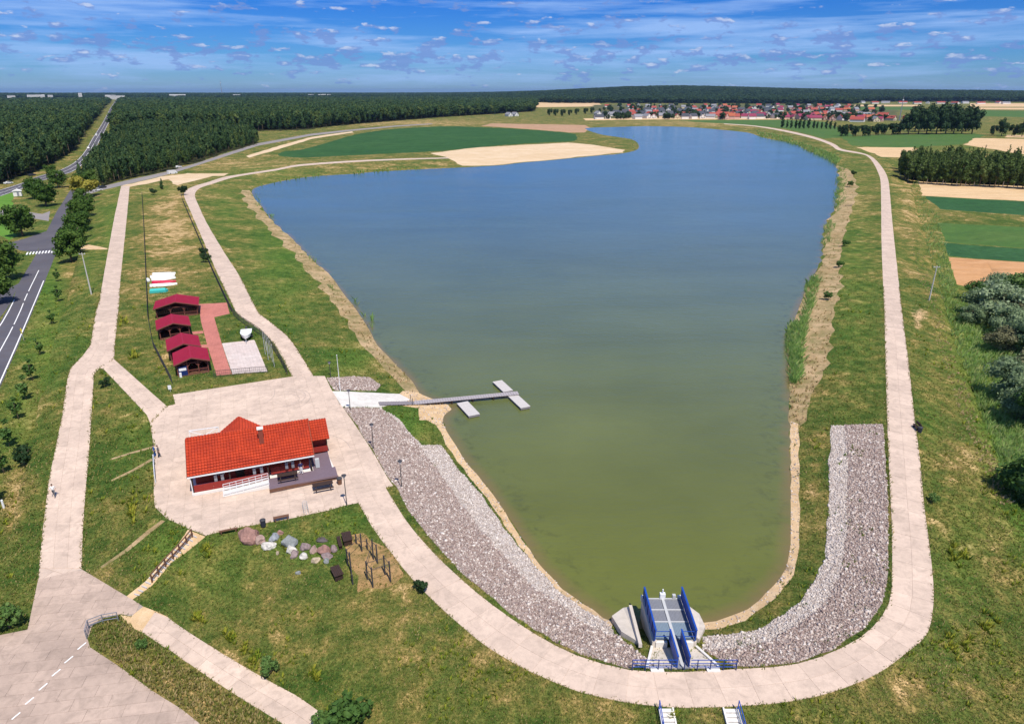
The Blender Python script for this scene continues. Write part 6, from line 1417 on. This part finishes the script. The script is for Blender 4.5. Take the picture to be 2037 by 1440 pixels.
for k, (x, y, wpx, m_, lb, asp) in enumerate(BL):
    g_ = G(x, y); dist = (g_ - CAMP).dot(Vector((0, CS, -SN))); r_ = wpx * dist / FPX / 2 * 1.02
    o = thing('boulder', lb, 'boulder', g_, k * 1.3, 'boulders on the grass'); bm = bmesh.new(); bmesh.ops.create_icosphere(bm, subdivisions=3, radius=1)
    for v in bm.verts:
        c_ = v.co.copy(); d_ = 1 + .28 * mnoise.noise(c_ * 1.1 + Vector((k * 5.1, 0, 0))) + .12 * mnoise.noise(c_ * 2.7 + Vector((0, k * 3.7, 0)))
        for pl_ in range(5):
            nn = Vector((math.sin(k * 3 + pl_ * 2.1), math.cos(k * 1.7 + pl_ * 1.9), .5 + .5 * math.sin(k + pl_))).normalized(); e_ = c_.dot(nn)
            if e_ > .66: c_ -= nn * (e_ - .66) * .9
        v.co = Vector((c_.x * d_ * r_, c_.y * d_ * r_ * .8, c_.z * d_ * r_ * asp * 1.2 + r_ * asp * .42))
    me = bpy.data.meshes.new('rock'); bm.to_mesh(me); bm.free(); me.materials.append(M[m_]); ob = bpy.data.objects.new('rock', me); COL.objects.link(ob); ob.parent = o

# ------------------------------------------------------------------ workout frame
PO = [(709, 1081, 1.2), (720, 1096, 2.2), (731, 1093, 1.3), (743, 1112, 2.5), (751, 1120, 2.3), (692, 1125, 2.1), (699, 1140, 2.6), (702, 1162, 1.2), (731, 1152, 2.2), (742, 1168, 2.4), (766, 1142, 2.3), (777, 1157, 2.5)]
base = G(735, 1130); o = thing('workout_frame', 'dark steel street-workout frame of posts and bars on sand', 'workout frame', base); PT = []
for x, y, hh in PO:
    g_ = G(x, y) - base; PT.append((g_, hh)); MB().tube([g_ + Vector((0, 0, -.1)), g_ + Vector((0, 0, hh))], .075, 8).build('post', 'dark_metal', o)
for a, b, f in [(5, 6, .95), (6, 7, .9), (8, 9, .95), (10, 11, .95), (3, 4, .95), (1, 2, .9), (0, 1, .85), (5, 6, .55), (8, 9, .5), (10, 11, .5), (2, 3, .8), (8, 10, .9), (9, 11, .9), (1, 5, .9), (3, 8, .9)]:
    h_ = min(PT[a][1], PT[b][1]) * f; MB().tube([PT[a][0] + Vector((0, 0, h_)), PT[b][0] + Vector((0, 0, h_))], .028, 6).build('bar', 'dark_metal', o)

# ------------------------------------------------------------------ jetty
def planks(o, a, b, wid, zt, step, mat, nm='plank'):
    """boards laid across a strip from a to b"""
    a = Vector(a); b = Vector(b); d = b - a; L_ = d.length; d.normalize(); n_ = Vector((-d.y, d.x, 0)); m_ = int(L_ / step)
    for k in range(m_):
        c_ = a + d * ((k + .5) * L_ / m_); MB().box((c_.x, c_.y, c_.z + random.uniform(-.006, .006)), (L_ / m_ - .03, wid, .05), math.atan2(d.y, d.x)).build(nm, mat, o)
ZJ = -1.6
ja = G(754, 804); jb = P(824, 801, ZJ); jc = P(1031, 781.5, ZJ)
o = thing('jetty_gangway', 'long grey plank gangway running from the boat ramp over the water', 'jetty', ja); ra = Vector((0, 0, 0.12)); rb = jb - ja; rc_ = jc - ja
planks(o, ra, rb, 1.35, 0, .42, 'dark_plank'); planks(o, rb, rc_, 1.35, 0, .42, 'grey_plank')
bm_ = MB()
for s_ in (-.55, .55):
    for a, b in ((ra, rb), (rb, rc_)):
        d = (b - a).normalized(); n_ = Vector((-d.y, d.x, 0)) * s_; bm_.beam(a + n_ + Vector((0, 0, -.12)), b + n_ + Vector((0, 0, -.12)), .1, .18)
bm_.build('beam', 'dark_wood', o)
for f in (.12, .35, .55, .75, .95):
    for s_ in (-.6, .6):
        c_ = rb.lerp(rc_, f); d = (rc_ - rb).normalized(); c_ = c_ + Vector((-d.y, d.x, 0)) * s_; MB().tube([c_ + Vector((0, 0, -1.9)), c_ + Vector((0, 0, .02))], .1, 8).build('pile', 'dark_wood', o)
gt = MB(); c_ = ra.lerp(rb, .93)
for s_ in (-.7, .7):
    d = (rb - ra).normalized(); q_ = c_ + Vector((-d.y, d.x, 0)) * s_; gt.beam(q_ + Vector((0, 0, -.3)), q_ + Vector((0, 0, 1.1)), .07)
gt.build('gate_post', 'dark_metal', o)
def pontoon(c4, label, mat='pale_plank'):
    pts = [P(q[0], q[1], -1.75) for q in c4]; c_ = sum(pts, Vector()) / 4; o = thing('pontoon', label, 'pontoon', c_, 0, 'pontoons of the jetty')
    e1 = ((pts[1] - pts[0]) + (pts[2] - pts[3])) / 2; e2 = ((pts[3] - pts[0]) + (pts[2] - pts[1])) / 2; L_, W_ = e2.length, max(1.5, e1.length); d = e2.normalized()
    planks(o, -d * L_ / 2, d * L_ / 2, W_, 0, .3, mat)
    MB().box((0, 0, -.2), (L_ - .05, W_ - .08, .34), math.atan2(d.y, d.x)).build('float', 'dark_plank', o)
    return o
pontoon([(980, 759), (998, 756.5), (1022, 777), (1000, 779)], 'far pontoon at the end of the jetty, above the gangway'); pontoon([(1011, 787.5), (1029, 785), (1056, 808), (1035, 812)], 'end pontoon of the jetty on the near side of the gangway'); pontoon([(908, 801), (931, 799), (955, 823), (932, 828)], 'single pontoon halfway along the jetty')

# ------------------------------------------------------------------ outlet sluice with blue parapets
X0, Y0, Y1 = 14.35, 47.0, 52.1
o = thing('outlet_sluice', 'concrete outlet sluice with blue steel parapets at the dam', 'sluice', (X0, Y0, 0))
for s_ in (-1, 1):
    MB().box((s_ * 1.75, 2.6, -1.75), (.4, 5.4, 3.4)).build('pier_wall', 'concrete_wall', o)
    pp = MB().box((s_ * 1.78, 2.55, .72), (.09, 5.5, 1.2)).build('side_parapet', 'blue_steel', o)
    cp = MB(); cp.beam((s_ * 1.78, -.25, 1.35), (s_ * 1.78, 5.35, 1.35), .16, .07); cp.build('cap_rail', 'blue_steel', pp)
    rb_ = MB()
    for k in range(6): rb_.box((s_ * 1.84, -.1 + k * 1.06, .7), (.06, .09, 1.15))
    rb_.build('rib', 'blue_dark', pp)
    wp_ = MB().box((s_ * .50, -1.65, .70), (.08, 3.1, 1.15)).build('walkway_parapet', 'blue_steel', o); MB().beam((s_ * .5, -3.25, 1.32), (s_ * .5, -.08, 1.32), .14, .06).build('cap_rail', 'blue_steel', wp_)
    MB().box((s_ * 1.15, -.05, -.75), (1.0, .3, 1.3)).build('front_wall', 'white_concrete', o)
    MB().box((s_ * 1.75, 5.45, -.05), (.5, .35, .5)).build('pier_head', 'white_concrete', o)
MB().box((0, -1.65, .04), (.92, 3.15, .12)).build('walkway_deck', 'grating', o)
for k, (y0_, y1_, m_) in enumerate([(.1, 2.1, 'grating_blue'), (2.2, 3.65, 'grating'), (3.75, 5.1, 'grating')]):
    for s_ in (-1, 1):
        pn_ = MB(); cx_, w_ = s_ * .9, 1.6
        pn_.box((cx_, (y0_ + y1_) / 2, .02), (w_, y1_ - y0_, .05)); pn_.build('deck_panel', m_, o)
        bars = MB()
        for j in range(12): bars.beam((cx_ - w_ / 2 + .07 + j * (w_ - .14) / 11, y0_ + .02, .06), (cx_ - w_ / 2 + .07 + j * (w_ - .14) / 11, y1_ - .02, .06), .03, .03)
        bars.build('grate_bars', m_, o)
for y in (2.15, 3.7, 5.2): MB().box((0, y, .07), (3.4, .12, .12)).build('cross_beam', 'galvanised', o)
MB().box((0, 1.2, .11), (.26, 8.6, .08)).build('centre_beam', 'galvanised', o)
gs = MB(); gs.box((0, 5.3, .35), (.5, .35, .6)); gs.tube([(0, 5.3, .6), (0, 5.3, 1.1)], .07, 8); gs.build('gate_gear', 'white_metal', o)
gs = MB(); gs.box((1.1, 5.3, .25), (.3, .3, .45)); gs.build('gate_gear', 'galvanised', o)
rl = MB()
for z in (.55, 1.1):
    for s_ in (-1, 1): rl.beam((s_ * .55, -.12, z), (s_ * 1.74, -.12, z), .045)
rl.build('deck_end_rail', 'blue_steel', o)
wl_ = [P(1217, 1224.5, -1.3), P(1240, 1208, -1.8), P(1254, 1206, -1.4), P(1268, 1275, -.5), P(1236, 1255, -.6)]
c0 = Vector((X0, Y0, 0)); MB().extrude([q_ - c0 for q_ in wl_], (0, 0, -1.6)).build('wing_wall', 'concrete_wall', o)
a_, b_ = P(1254, 1206, -1.25) - c0, P(1274, 1284, -.25) - c0; MB().beam(a_, b_, .3, .35).build('wing_kerb', 'concrete_wall', o)
wr_ = [P(1372, 1206, -1.5), P(1391, 1220, -1.8), P(1403, 1245, -1.2), P(1391, 1271, -.6), P(1380, 1264, -.5)]
MB().extrude([q_ - c0 for q_ in wr_], (0, 0, -1.6)).build('wing_wall', 'concrete_wall', o)
ap = [(-3.0, -3.15, -.02), (3.1, -3.15, -.02), (2.0, -.1, -.72), (-2.0, -.1, -.72)]; MB().extrude(ap, (0, 0, -.5)).build('apron', 'concrete_wall', o)
for s_, xe in ((-1, -3.0), (1, 3.1)): MB().beam((xe, -3.1, .04), (s_ * 1.95, -.1, -.62), .22, .2).build('apron_kerb', 'white_concrete', o)
for x in (-2.2, 2.5): MB().box((x, -3.35, .06), (1.1, .5, .12)).build('footing', 'white_concrete', o)
o = thing('dam_railing', 'blue railing along the dam path in front of the sluice', 'railing', (X0, 43.62, .04))
for x in np.linspace(-4.3, 4.4, 9): MB().beam((x, 0, 0), (x, 0, 1.1), .07).build('post', 'blue_dark', o)
rl = MB()
for a, b in ((-4.3, -.56), (.56, 4.4)):
    for z in (.35, .7, 1.08): rl.beam((a, 0, z), (b, 0, z), .05)
rl.build('rail', 'blue_steel', o)
def stair(px0, px1, lb, side):
    a = P(px0, 1409, 0); b = P(px1, 1409, 0); W_ = (b - a).length; o = thing('slope_stair', lb, 'stairs', ((a.x + b.x) / 2, a.y - .05, 0.03), 0, 'stairs down the outer dam slope')
    gz = lambda y: max(H(o.location.x + x_, o.location.y + y) for x_ in (-W_ / 2, 0, W_ / 2))
    for k in range(17): MB().box((0, -.18 - .36 * k, gz(-.18 - .36 * k) + .10), (W_ - .16, .30, .14)).build('step', 'white_concrete', o)
    for s_ in (-1, 1): MB().beam((s_ * W_ / 2, 0.05, 0.02), (s_ * W_ / 2, -6.1, gz(-6.1) + .12), .12, .34).build('stringer', 'white_concrete', o)
    hr = MB(); x = side * (W_ / 2 + .05)
    for k in range(5): y = -.1 - k * 1.45; z = gz(y); hr.beam((x, y, z), (x, y, z + 1.1), .06)
    for f in (.55, 1.08): hr.beam((x, -.1, f + gz(-.1)), (x, -5.9, f + gz(-5.9)), .055)
    hr.build('handrail', 'blue_steel', o)
stair(1311, 1338, 'left white stair with blue handrail below the dam path', -1); stair(1438, 1465, 'right white stair with blue handrail below the dam path', 1)

# ------------------------------------------------------------------ vehicles
def car(px, py, rz, m_, label, L=4.3, hgt=1.5, van=False):
    o = thing('car', label, 'car', G(px, py), rz, 'vehicles'); W_ = 1.8
    prof = [(-.5, .3), (-.5, .62), (-.46, .75), (-.3, .78), (-.2, 1.0), (.16, 1.0), (.3, .78), (.46, .7), (.5, .55), (.5, .3)] if not van else [(-.5, .2), (-.5, .98), (-.4, 1.0), (.3, 1.0), (.38, .8), (.47, .55), (.5, .5), (.5, .2)]
    MB().extrude([(x * L, -W_ / 2, .2 + (z - .25) * hgt) for x, z in prof], (0, W_, 0)).build('body', m_, o)
    if not van:
        for s_ in (-1, 1): MB().extrude([(-.29 * L, s_ * (W_ / 2 + .01), .2 + .54 * hgt), (-.19 * L, s_ * (W_ / 2 + .01), .2 + .71 * hgt), (.15 * L, s_ * (W_ / 2 + .01), .2 + .71 * hgt), (.27 * L, s_ * (W_ / 2 + .01), .2 + .54 * hgt)], (0, s_ * .02, 0)).build('side_window', 'glass_dark', o)
        MB().extrude([(.17 * L, -.75, .2 + .745 * hgt), (.3 * L, -.8, .2 + .545 * hgt), (.3 * L, .8, .2 + .545 * hgt), (.17 * L, .75, .2 + .745 * hgt)], (.02, 0, .03)).build('windscreen', 'glass_dark', o)
    else: MB().extrude([(.315 * L, -.8, .2 + .73 * hgt), (.385 * L, -.8, .2 + .54 * hgt), (.385 * L, .8, .2 + .54 * hgt), (.315 * L, .8, .2 + .73 * hgt)], (.04, 0, .03)).build('windscreen', 'glass_dark', o)
    for x in (-.31, .31):
        for s_ in (-1, 1): MB().tube([(x * L, s_ * (W_ / 2 - .18), .32), (x * L, s_ * (W_ / 2 + .03), .32)], .32, 12).build('wheel', 'rubber', o)
car(203, 374.5, R(62), 'car_dark', 'dark car parked at the road junction by the plantation'); car(194, 380, R(62), 'car_white', 'white car parked just in front of the dark one'); car(355, 334, R(58), 'car_white', 'white car on the far road below the plantation edge')
car(343, 346, R(58), 'car_white', 'white box van parked by the sandy lot', 5.6, 2.6, True); car(17, 366, R(65), 'car_white', 'white car on the trunk road at the left edge'); car(64, 350, R(65), 'car_dark', 'dark car on the trunk road before the forest')
car(192, 270, R(118), 'car_white', 'white van climbing the trunk road between the forests', 6, 2.6, True); car(214, 236, R(118), 'car_dark', 'dark truck far up the trunk road', 7, 2.8, True); car(176, 296, R(118), 'car_white', 'white car on the trunk road near its bend')

# ------------------------------------------------------------------ people
def person(loc, rz, label, top, legs, stride=0.0, arm=0.1, hairm='hair'):
    o = thing('person', label, 'person', loc, rz)
    vs, es, rs = [], [], []
    def add(p_, r_, par=None):
        vs.append(p_); rs.append(r_)
        if par is not None: es.append((par, len(vs) - 1))
        return len(vs) - 1
    pel = add((0, 0, .96), .15); wst = add((0, 0, 1.12), .125, pel); che = add((0, .0, 1.32), .155, wst); nk = add((0, 0, 1.47), .06, che); hd0 = add((0, -.01, 1.56), .085, nk); hd1 = add((0, -.02, 1.70), .085, hd0)
    for s_ in (-1, 1):
        st_ = stride * s_
        hip = add((s_ * .1, 0, .88), .1, pel); kn = add((s_ * .1, -st_ * .5 - .02, .5), .065, hip); an = add((s_ * .1, -st_ + .0, .09), .042, kn); add((s_ * .11, -st_ - .16, .04), .036, an)
        sh = add((s_ * .19, 0, 1.40), .062, che); eb = add((s_ * (.25 + arm * .5), st_ * .35, 1.13), .043, sh); wr = add((s_ * (.24 + arm * .3), st_ * .6 - .12, .90), .03, eb); pm = add((s_ * (.24 + arm * .3), st_ * .65 - .15, .84), .032, wr)
        for k in range(4): f1 = add((s_ * (.24 + arm * .3) + (k - 1.5) * .016, st_ * .65 - .165, .79 - .006 * (k in (1, 2))), .009, pm); add((s_ * (.24 + arm * .3) + (k - 1.5) * .016, st_ * .65 - .15, .765), .008, f1)
        add((s_ * (.205 + arm * .3), st_ * .65 - .18, .82), .01, pm)
    me = bpy.data.meshes.new('body'); me.from_pydata(vs, es, []); ob = bpy.data.objects.new('body_rig', me); COL.objects.link(ob)
    md = ob.modifiers.new('skin', 'SKIN'); md.use_smooth_shade = True
    bm = bmesh.new(); bm.from_mesh(me); bm.verts.layers.skin.verify(); bm.to_mesh(me); bm.free()
    for i, r_ in enumerate(rs): me.skin_vertices[0].data[i].radius = (r_, r_)
    me.skin_vertices[0].data[0].use_root = True
    ob.modifiers.new('sub', 'SUBSURF').levels = 1
    dg = bpy.context.evaluated_depsgraph_get(); nm = bpy.data.meshes.new_from_object(ob.evaluated_get(dg)); bpy.data.objects.remove(ob)
    nm.materials.clear()
    for m_ in (top, legs, 'skin', 'black_cloth'): nm.materials.append(M[m_])
    for p_ in nm.polygons:
        c_ = p_.center; p_.use_smooth = True
        p_.material_index = 2 if c_.z > 1.48 or (abs(c_.x) > .2 and c_.z < 1.12) else (0 if c_.z > .98 or abs(c_.x) > .22 else (1 if c_.z > .1 else 3))
    b_ = bpy.data.objects.new('body', nm); COL.objects.link(b_); b_.parent = o
    hr = MB(); hr.ball((0, .015, 1.69), (.098, .108, .105), 2, .1); hr.build('hair', hairm, o, True)
    fc = MB(); fc.ball((0, -.115, 1.63), (.016, .022, .022), 1); fc.build('nose', 'skin', o, True)
    for s_ in (-1, 1): MB().ball((s_ * .036, -.098, 1.655), (.013, .009, .009), 1).build('eye', 'black_cloth', o, True); MB().ball((s_ * .093, -.005, 1.63), (.014, .024, .034), 1).build('ear', 'skin', o, True)
    return o
g_ = G(109, 988); person(g_ + Vector((0, 0, .05)), R(20), 'person in a white top and grey trousers walking on the west road', 'white_cloth', 'grey_cloth', .28)
g_ = P(600, 942, .53); person(g_, R(25), 'person in a dark blue top with pale legs standing on the terrace', 'navy_cloth', 'white_cloth', .08)
g_ = P(309, 908, .05); person(g_, R(-60), 'person dressed in blue standing by the white railing', 'blue_cloth', 'blue_cloth', .1)
g_ = P(317, 909, .05); person(g_, R(100), 'person in dark clothes facing the one in blue', 'grey_cloth', 'black_cloth', .1)

# ------------------------------------------------------------------ village, far houses, town on the skyline
HP = {}
def house_meshes(w, d, hw, hr):
    wl_ = MB(); wl_.extrude([(-w / 2, -d / 2, -.5), (w / 2, -d / 2, -.5), (w / 2, -d / 2, hw), (0, -d / 2, hw + hr), (-w / 2, -d / 2, hw)], (0, d, 0))
    rf_ = MB(); e = .6
    for s_ in (-1, 1): rf_.extrude([(s_ * (w / 2 + e), -d / 2 - e, hw - e * hr / (w / 2) + .05), (0, -d / 2 - e, hw + hr + .05), (0, d / 2 + e, hw + hr + .05), (s_ * (w / 2 + e), d / 2 + e, hw - e * hr / (w / 2) + .05)], (0, 0, .3))
    return wl_, rf_
def house(px, py, wallm, roofm, label, w=9.0, d=12.0, hw=4.2, hr=3.6, rz=0.0, group='houses of the village', parts=True, loc=None):
    loc = G(px, py) if loc is None else loc
    key = (wallm, roofm, w, d, hw, hr)
    if key in HP: return copy_tree(HP[key], loc, rz, label, group)
    o = thing('house', label, 'house', loc, rz, group); a, b = house_meshes(w, d, hw, hr); wo_ = a.build('wall', wallm, o)
    for s_ in (-1, 1):
        for z in (1.2, hw - .3):
            if z < hw + 1: MB().box((s_ * w * .23, -d / 2 - .03, z + .5), (1.3, .08, 1.3)).build('window', 'glass_dark', wo_)
    MB().box((0, -d / 2 - .03, 1.0), (1.1, .08, 2.1)).build('door', 'dark_wood', wo_)
    r_ = b.build('roof', roofm, o); MB().box((w * .18, d * .2, hw + hr * .8 + .6), (.8, .8, 1.8)).build('chimney', 'brick', r_)
    HP[key] = o; return o
vr = random.Random(5)
zones = [(1188, 1235, 'at its left end'), (1235, 1300, 'near the white gable row'), (1300, 1360, 'in its left middle'), (1360, 1425, 'before the red house pair'), (1425, 1470, 'around the red house pair'), (1470, 1540, 'right of the red house pair'), (1540, 1600, 'behind the poplar line'), (1600, 1660, 'right behind the poplars'), (1660, 1740, 'at its right end'), (1740, 1830, 'toward the tall poplar clump')]
rown = ['front row', 'second row', 'third row', 'fourth row', 'fifth row', 'back row']
WALL = {'wall_white': 'white', 'wall_cream': 'cream', 'wall_pink': 'pinkish'}; ROOF = {'house_red': 'red', 'house_dark': 'dark', 'house_orange': 'orange', 'house_grey': 'grey', 'house_maroon': 'maroon'}
hc = {}
def hlabel(wm, rm, ri, z):
    b = '%s %s-roofed village house, %s, %s' % (WALL[wm], ROOF[rm], rown[ri], z); hc[b] = hc.get(b, 0) + 1
    return '%s from left %s' % (ordinal(hc[b]), b)
for ri, (yb, step) in enumerate([(236.5, 15), (231.5, 14), (226.5, 14), (221.5, 15), (217, 17), (212.5, 20)]):
    x = 1186 + vr.uniform(0, 8)
    while x < (1745 if ri < 4 else 1700):
        if x < 1300: wm, rm = 'wall_white', vr.choice(['house_dark', 'house_grey', 'house_dark', 'house_red'])
        elif x < 1425: wm, rm = vr.choice(['wall_white', 'wall_white', 'wall_cream']), vr.choice(['house_dark', 'house_dark', 'house_grey', 'house_red'])
        elif x < 1465: wm, rm = 'wall_pink', vr.choice(['house_red', 'house_orange'])
        elif x < 1560: wm, rm = vr.choice(['wall_white', 'wall_cream']), vr.choice(['house_dark', 'house_red', 'house_dark', 'house_maroon'])
        else: wm, rm = vr.choice(['wall_white', 'wall_cream', 'wall_pink']), vr.choice(['house_red', 'house_red', 'house_maroon', 'house_orange', 'house_grey'])
        yy = yb + (max(0, x - 1560) * 0.035 if ri < 3 else 0) + vr.uniform(-1, 1)
        zn = [z for z in zones if z[0] <= x < z[1]] or [zones[-1]]
        if not (1180 < x < 1250 and ri in (3, 4)) and vr.random() > .12:
            house(x, yy, wm, rm, hlabel(wm, rm, ri, zn[0][2]), *vr.choice([(11.0, 15.0, 4.2, 4.4), (12.0, 13.0, 5.2, 4.6), (10.0, 17.0, 4.0, 4.2)]), rz=vr.uniform(-.5, .5) + (math.pi / 2 if vr.random() < .7 else 0))
        x += step * vr.uniform(.75, 1.3)
for x, y, wm, rm, lb, dims in [(1438, 238, 'wall_pink', 'house_red', 'bright red large house at the front of the village', (12.0, 16.0, 6.0, 5.0)), (1453, 237.5, 'wall_pink', 'house_orange', 'orange-red large house right of the bright red one', (12.0, 16.0, 6.0, 4.5)), (1705, 243, 'wall_white', 'house_red', 'long red-roofed house behind the dark trees', (11.0, 22.0, 4.0, 4.5)), (1755, 238, 'wall_white', 'house_red', 'white house with tall red roof left of the poplar clump', (12.0, 18.0, 6.0, 6.0)), (1770, 240, 'wall_cream', 'house_red', 'low red-roofed house beside the tall one by the poplars', (11.0, 18.0, 4.0, 4.0)), (1748, 242, 'wall_pink', 'house_maroon', 'maroon-roofed house in front of the tall red-roofed one', (10.0, 12.0, 4.0, 4.0)), (1803, 240, 'wall_white', 'house_red', 'red and white house nearest the poplar clump', (9.0, 12.0, 4.0, 4.0)),
                                (713, 239, 'wall_white', 'house_orange', 'lone orange-roofed house at the edge of the far forest', (16.0, 20.0, 4.0, 6.0)), (1012, 232, 'wall_white', 'house_grey', 'left one of two white houses by the far forest', (10.0, 13.0, 4.0, 4.0)), (1024, 231.5, 'wall_white', 'house_grey', 'right one of two white houses by the far forest', (10.0, 13.0, 4.0, 4.0)), ]:
    house(x, y, wm, rm, lb, *dims, rz=vr.uniform(.5, 1.2), group=None)
for k in range(12):
    house(1710 + k * 27 + vr.uniform(-8, 8), 206.5 + vr.uniform(-1, 1), 'wall_white', vr.choice(['house_red', 'house_grey']), ordinal(k + 1) + ' pale farm building from the left under the hill forest', 12.0, 34.0, 5.0, 4.0, vr.uniform(-1.6, 1.6), 'far farm buildings')
zc = {}
for k, (x, y) in enumerate(sorted((vr.uniform(1190, 1760), vr.choice([211, 213, 216, 219, 224, 229, 234, 237]) + vr.uniform(-1.5, 1.5)) for _ in range(230))):
    y += max(0, x - 1600) * .03
    zn = [z for z in zones if z[0] <= x < z[1]] or [zones[-1]]; zc[zn[0]] = zc.get(zn[0], 0) + 1; plant('town_tree', at(x, y), '%s garden tree from the left among the village houses %s' % (ordinal(zc[zn[0]]), zn[0][2]), 'garden trees of the village', vr.uniform(.9, 1.6))
for k, (px_, w_, h_) in enumerate([(20, 60, 30), (66, 110, 34), (78, 70, 36), (98, 40, 32), (158, 30, 48), (218, 90, 34), (232, 120, 30), (342, 60, 36), (356, 110, 36), (470, 70, 34), (618, 60, 34), (636, 40, 34), (644, 40, 36), (654, 40, 34)]):
    h_ *= .82; az = math.atan2(px_ - CX, FPX / CS); r_ = 5600; xx, yy = math.sin(az) * r_, math.cos(az) * r_
    o = thing('tower_block', ordinal(k + 1) + ' pale town building from the left on the left skyline', 'building', (xx, yy, H(xx, yy)), az * -1, 'buildings on the skyline'); MB().box((0, 0, h_ / 2), (w_ * .7, 20, h_)).build('wall', 'wall_white', o); MB().box((0, 0, h_ + .6), (w_ * .72, 21, 1.2)).build('roof', 'house_grey', o)
    st_ = MB()
    for j in range(int(h_ / 6)): st_.box((0, -10.05, 3 + j * 6), (w_ * .66, .2, 2.0))
    st_.build('window_band', 'glass_dark', o)
def mast(az_px, r_, hh, label):
    az = math.atan2(az_px - CX, FPX / CS); xx, yy = math.sin(az) * r_, math.cos(az) * r_; o = thing('radio_mast', label, 'mast', (xx, yy, H(xx, yy)), 0, 'radio masts')
    k_ = hh / 60; MB().tube([(0, 0, 0), (0, 0, hh)], [1.6 * k_, .5 * k_], 4).build('lattice_shaft', 'grey_metal', o); MB().tube([(0, 0, hh * .8), (0, 0, hh * .84)], 1.8 * k_, 8).build('antenna_ring', 'white_metal', o)
mast(441, 7600, 145, 'thin radio mast on the left skyline'); mast(1800, 1450, 42, 'thin mast between the village and the poplar clump')

# ------------------------------------------------------------------ haze
hz = bpy.data.materials.new('haze'); hz.use_nodes = True; ht = hz.node_tree; ht.nodes.clear()
ho = ht.nodes.new('ShaderNodeOutputMaterial'); pv = ht.nodes.new('ShaderNodeVolumePrincipled'); ht.links.new(pv.outputs[0], ho.inputs['Volume'])
pv.inputs['Color'].default_value = (0.45, 0.70, 1.0, 1); pv.inputs['Density'].default_value = 0.00003; pv.inputs['Anisotropy'].default_value = 0.3
M['haze'] = hz
o = MB().box((0, 0, 85), (96000, 96000, 184)).build('haze', 'haze'); tag(o, 'thin blue haze over the far woods', 'haze', kind='stuff')

o = thing('kiosk', 'small white kiosk on the lawn by the trunk road', 'kiosk', G(36, 390), R(30)); MB().box((0, 0, 1.2), (3.4, 3.0, 2.4)).build('wall', 'wall_white', o); MB().extrude([(-2.0, -1.8, 2.4), (2.0, -1.8, 2.4), (0, -1.8, 3.3)], (0, 3.6, 0)).build('roof', 'wall_white', o); MB().box((.3, -1.52, 1.0), (.9, .05, 1.9)).build('door', 'grey_metal', o)
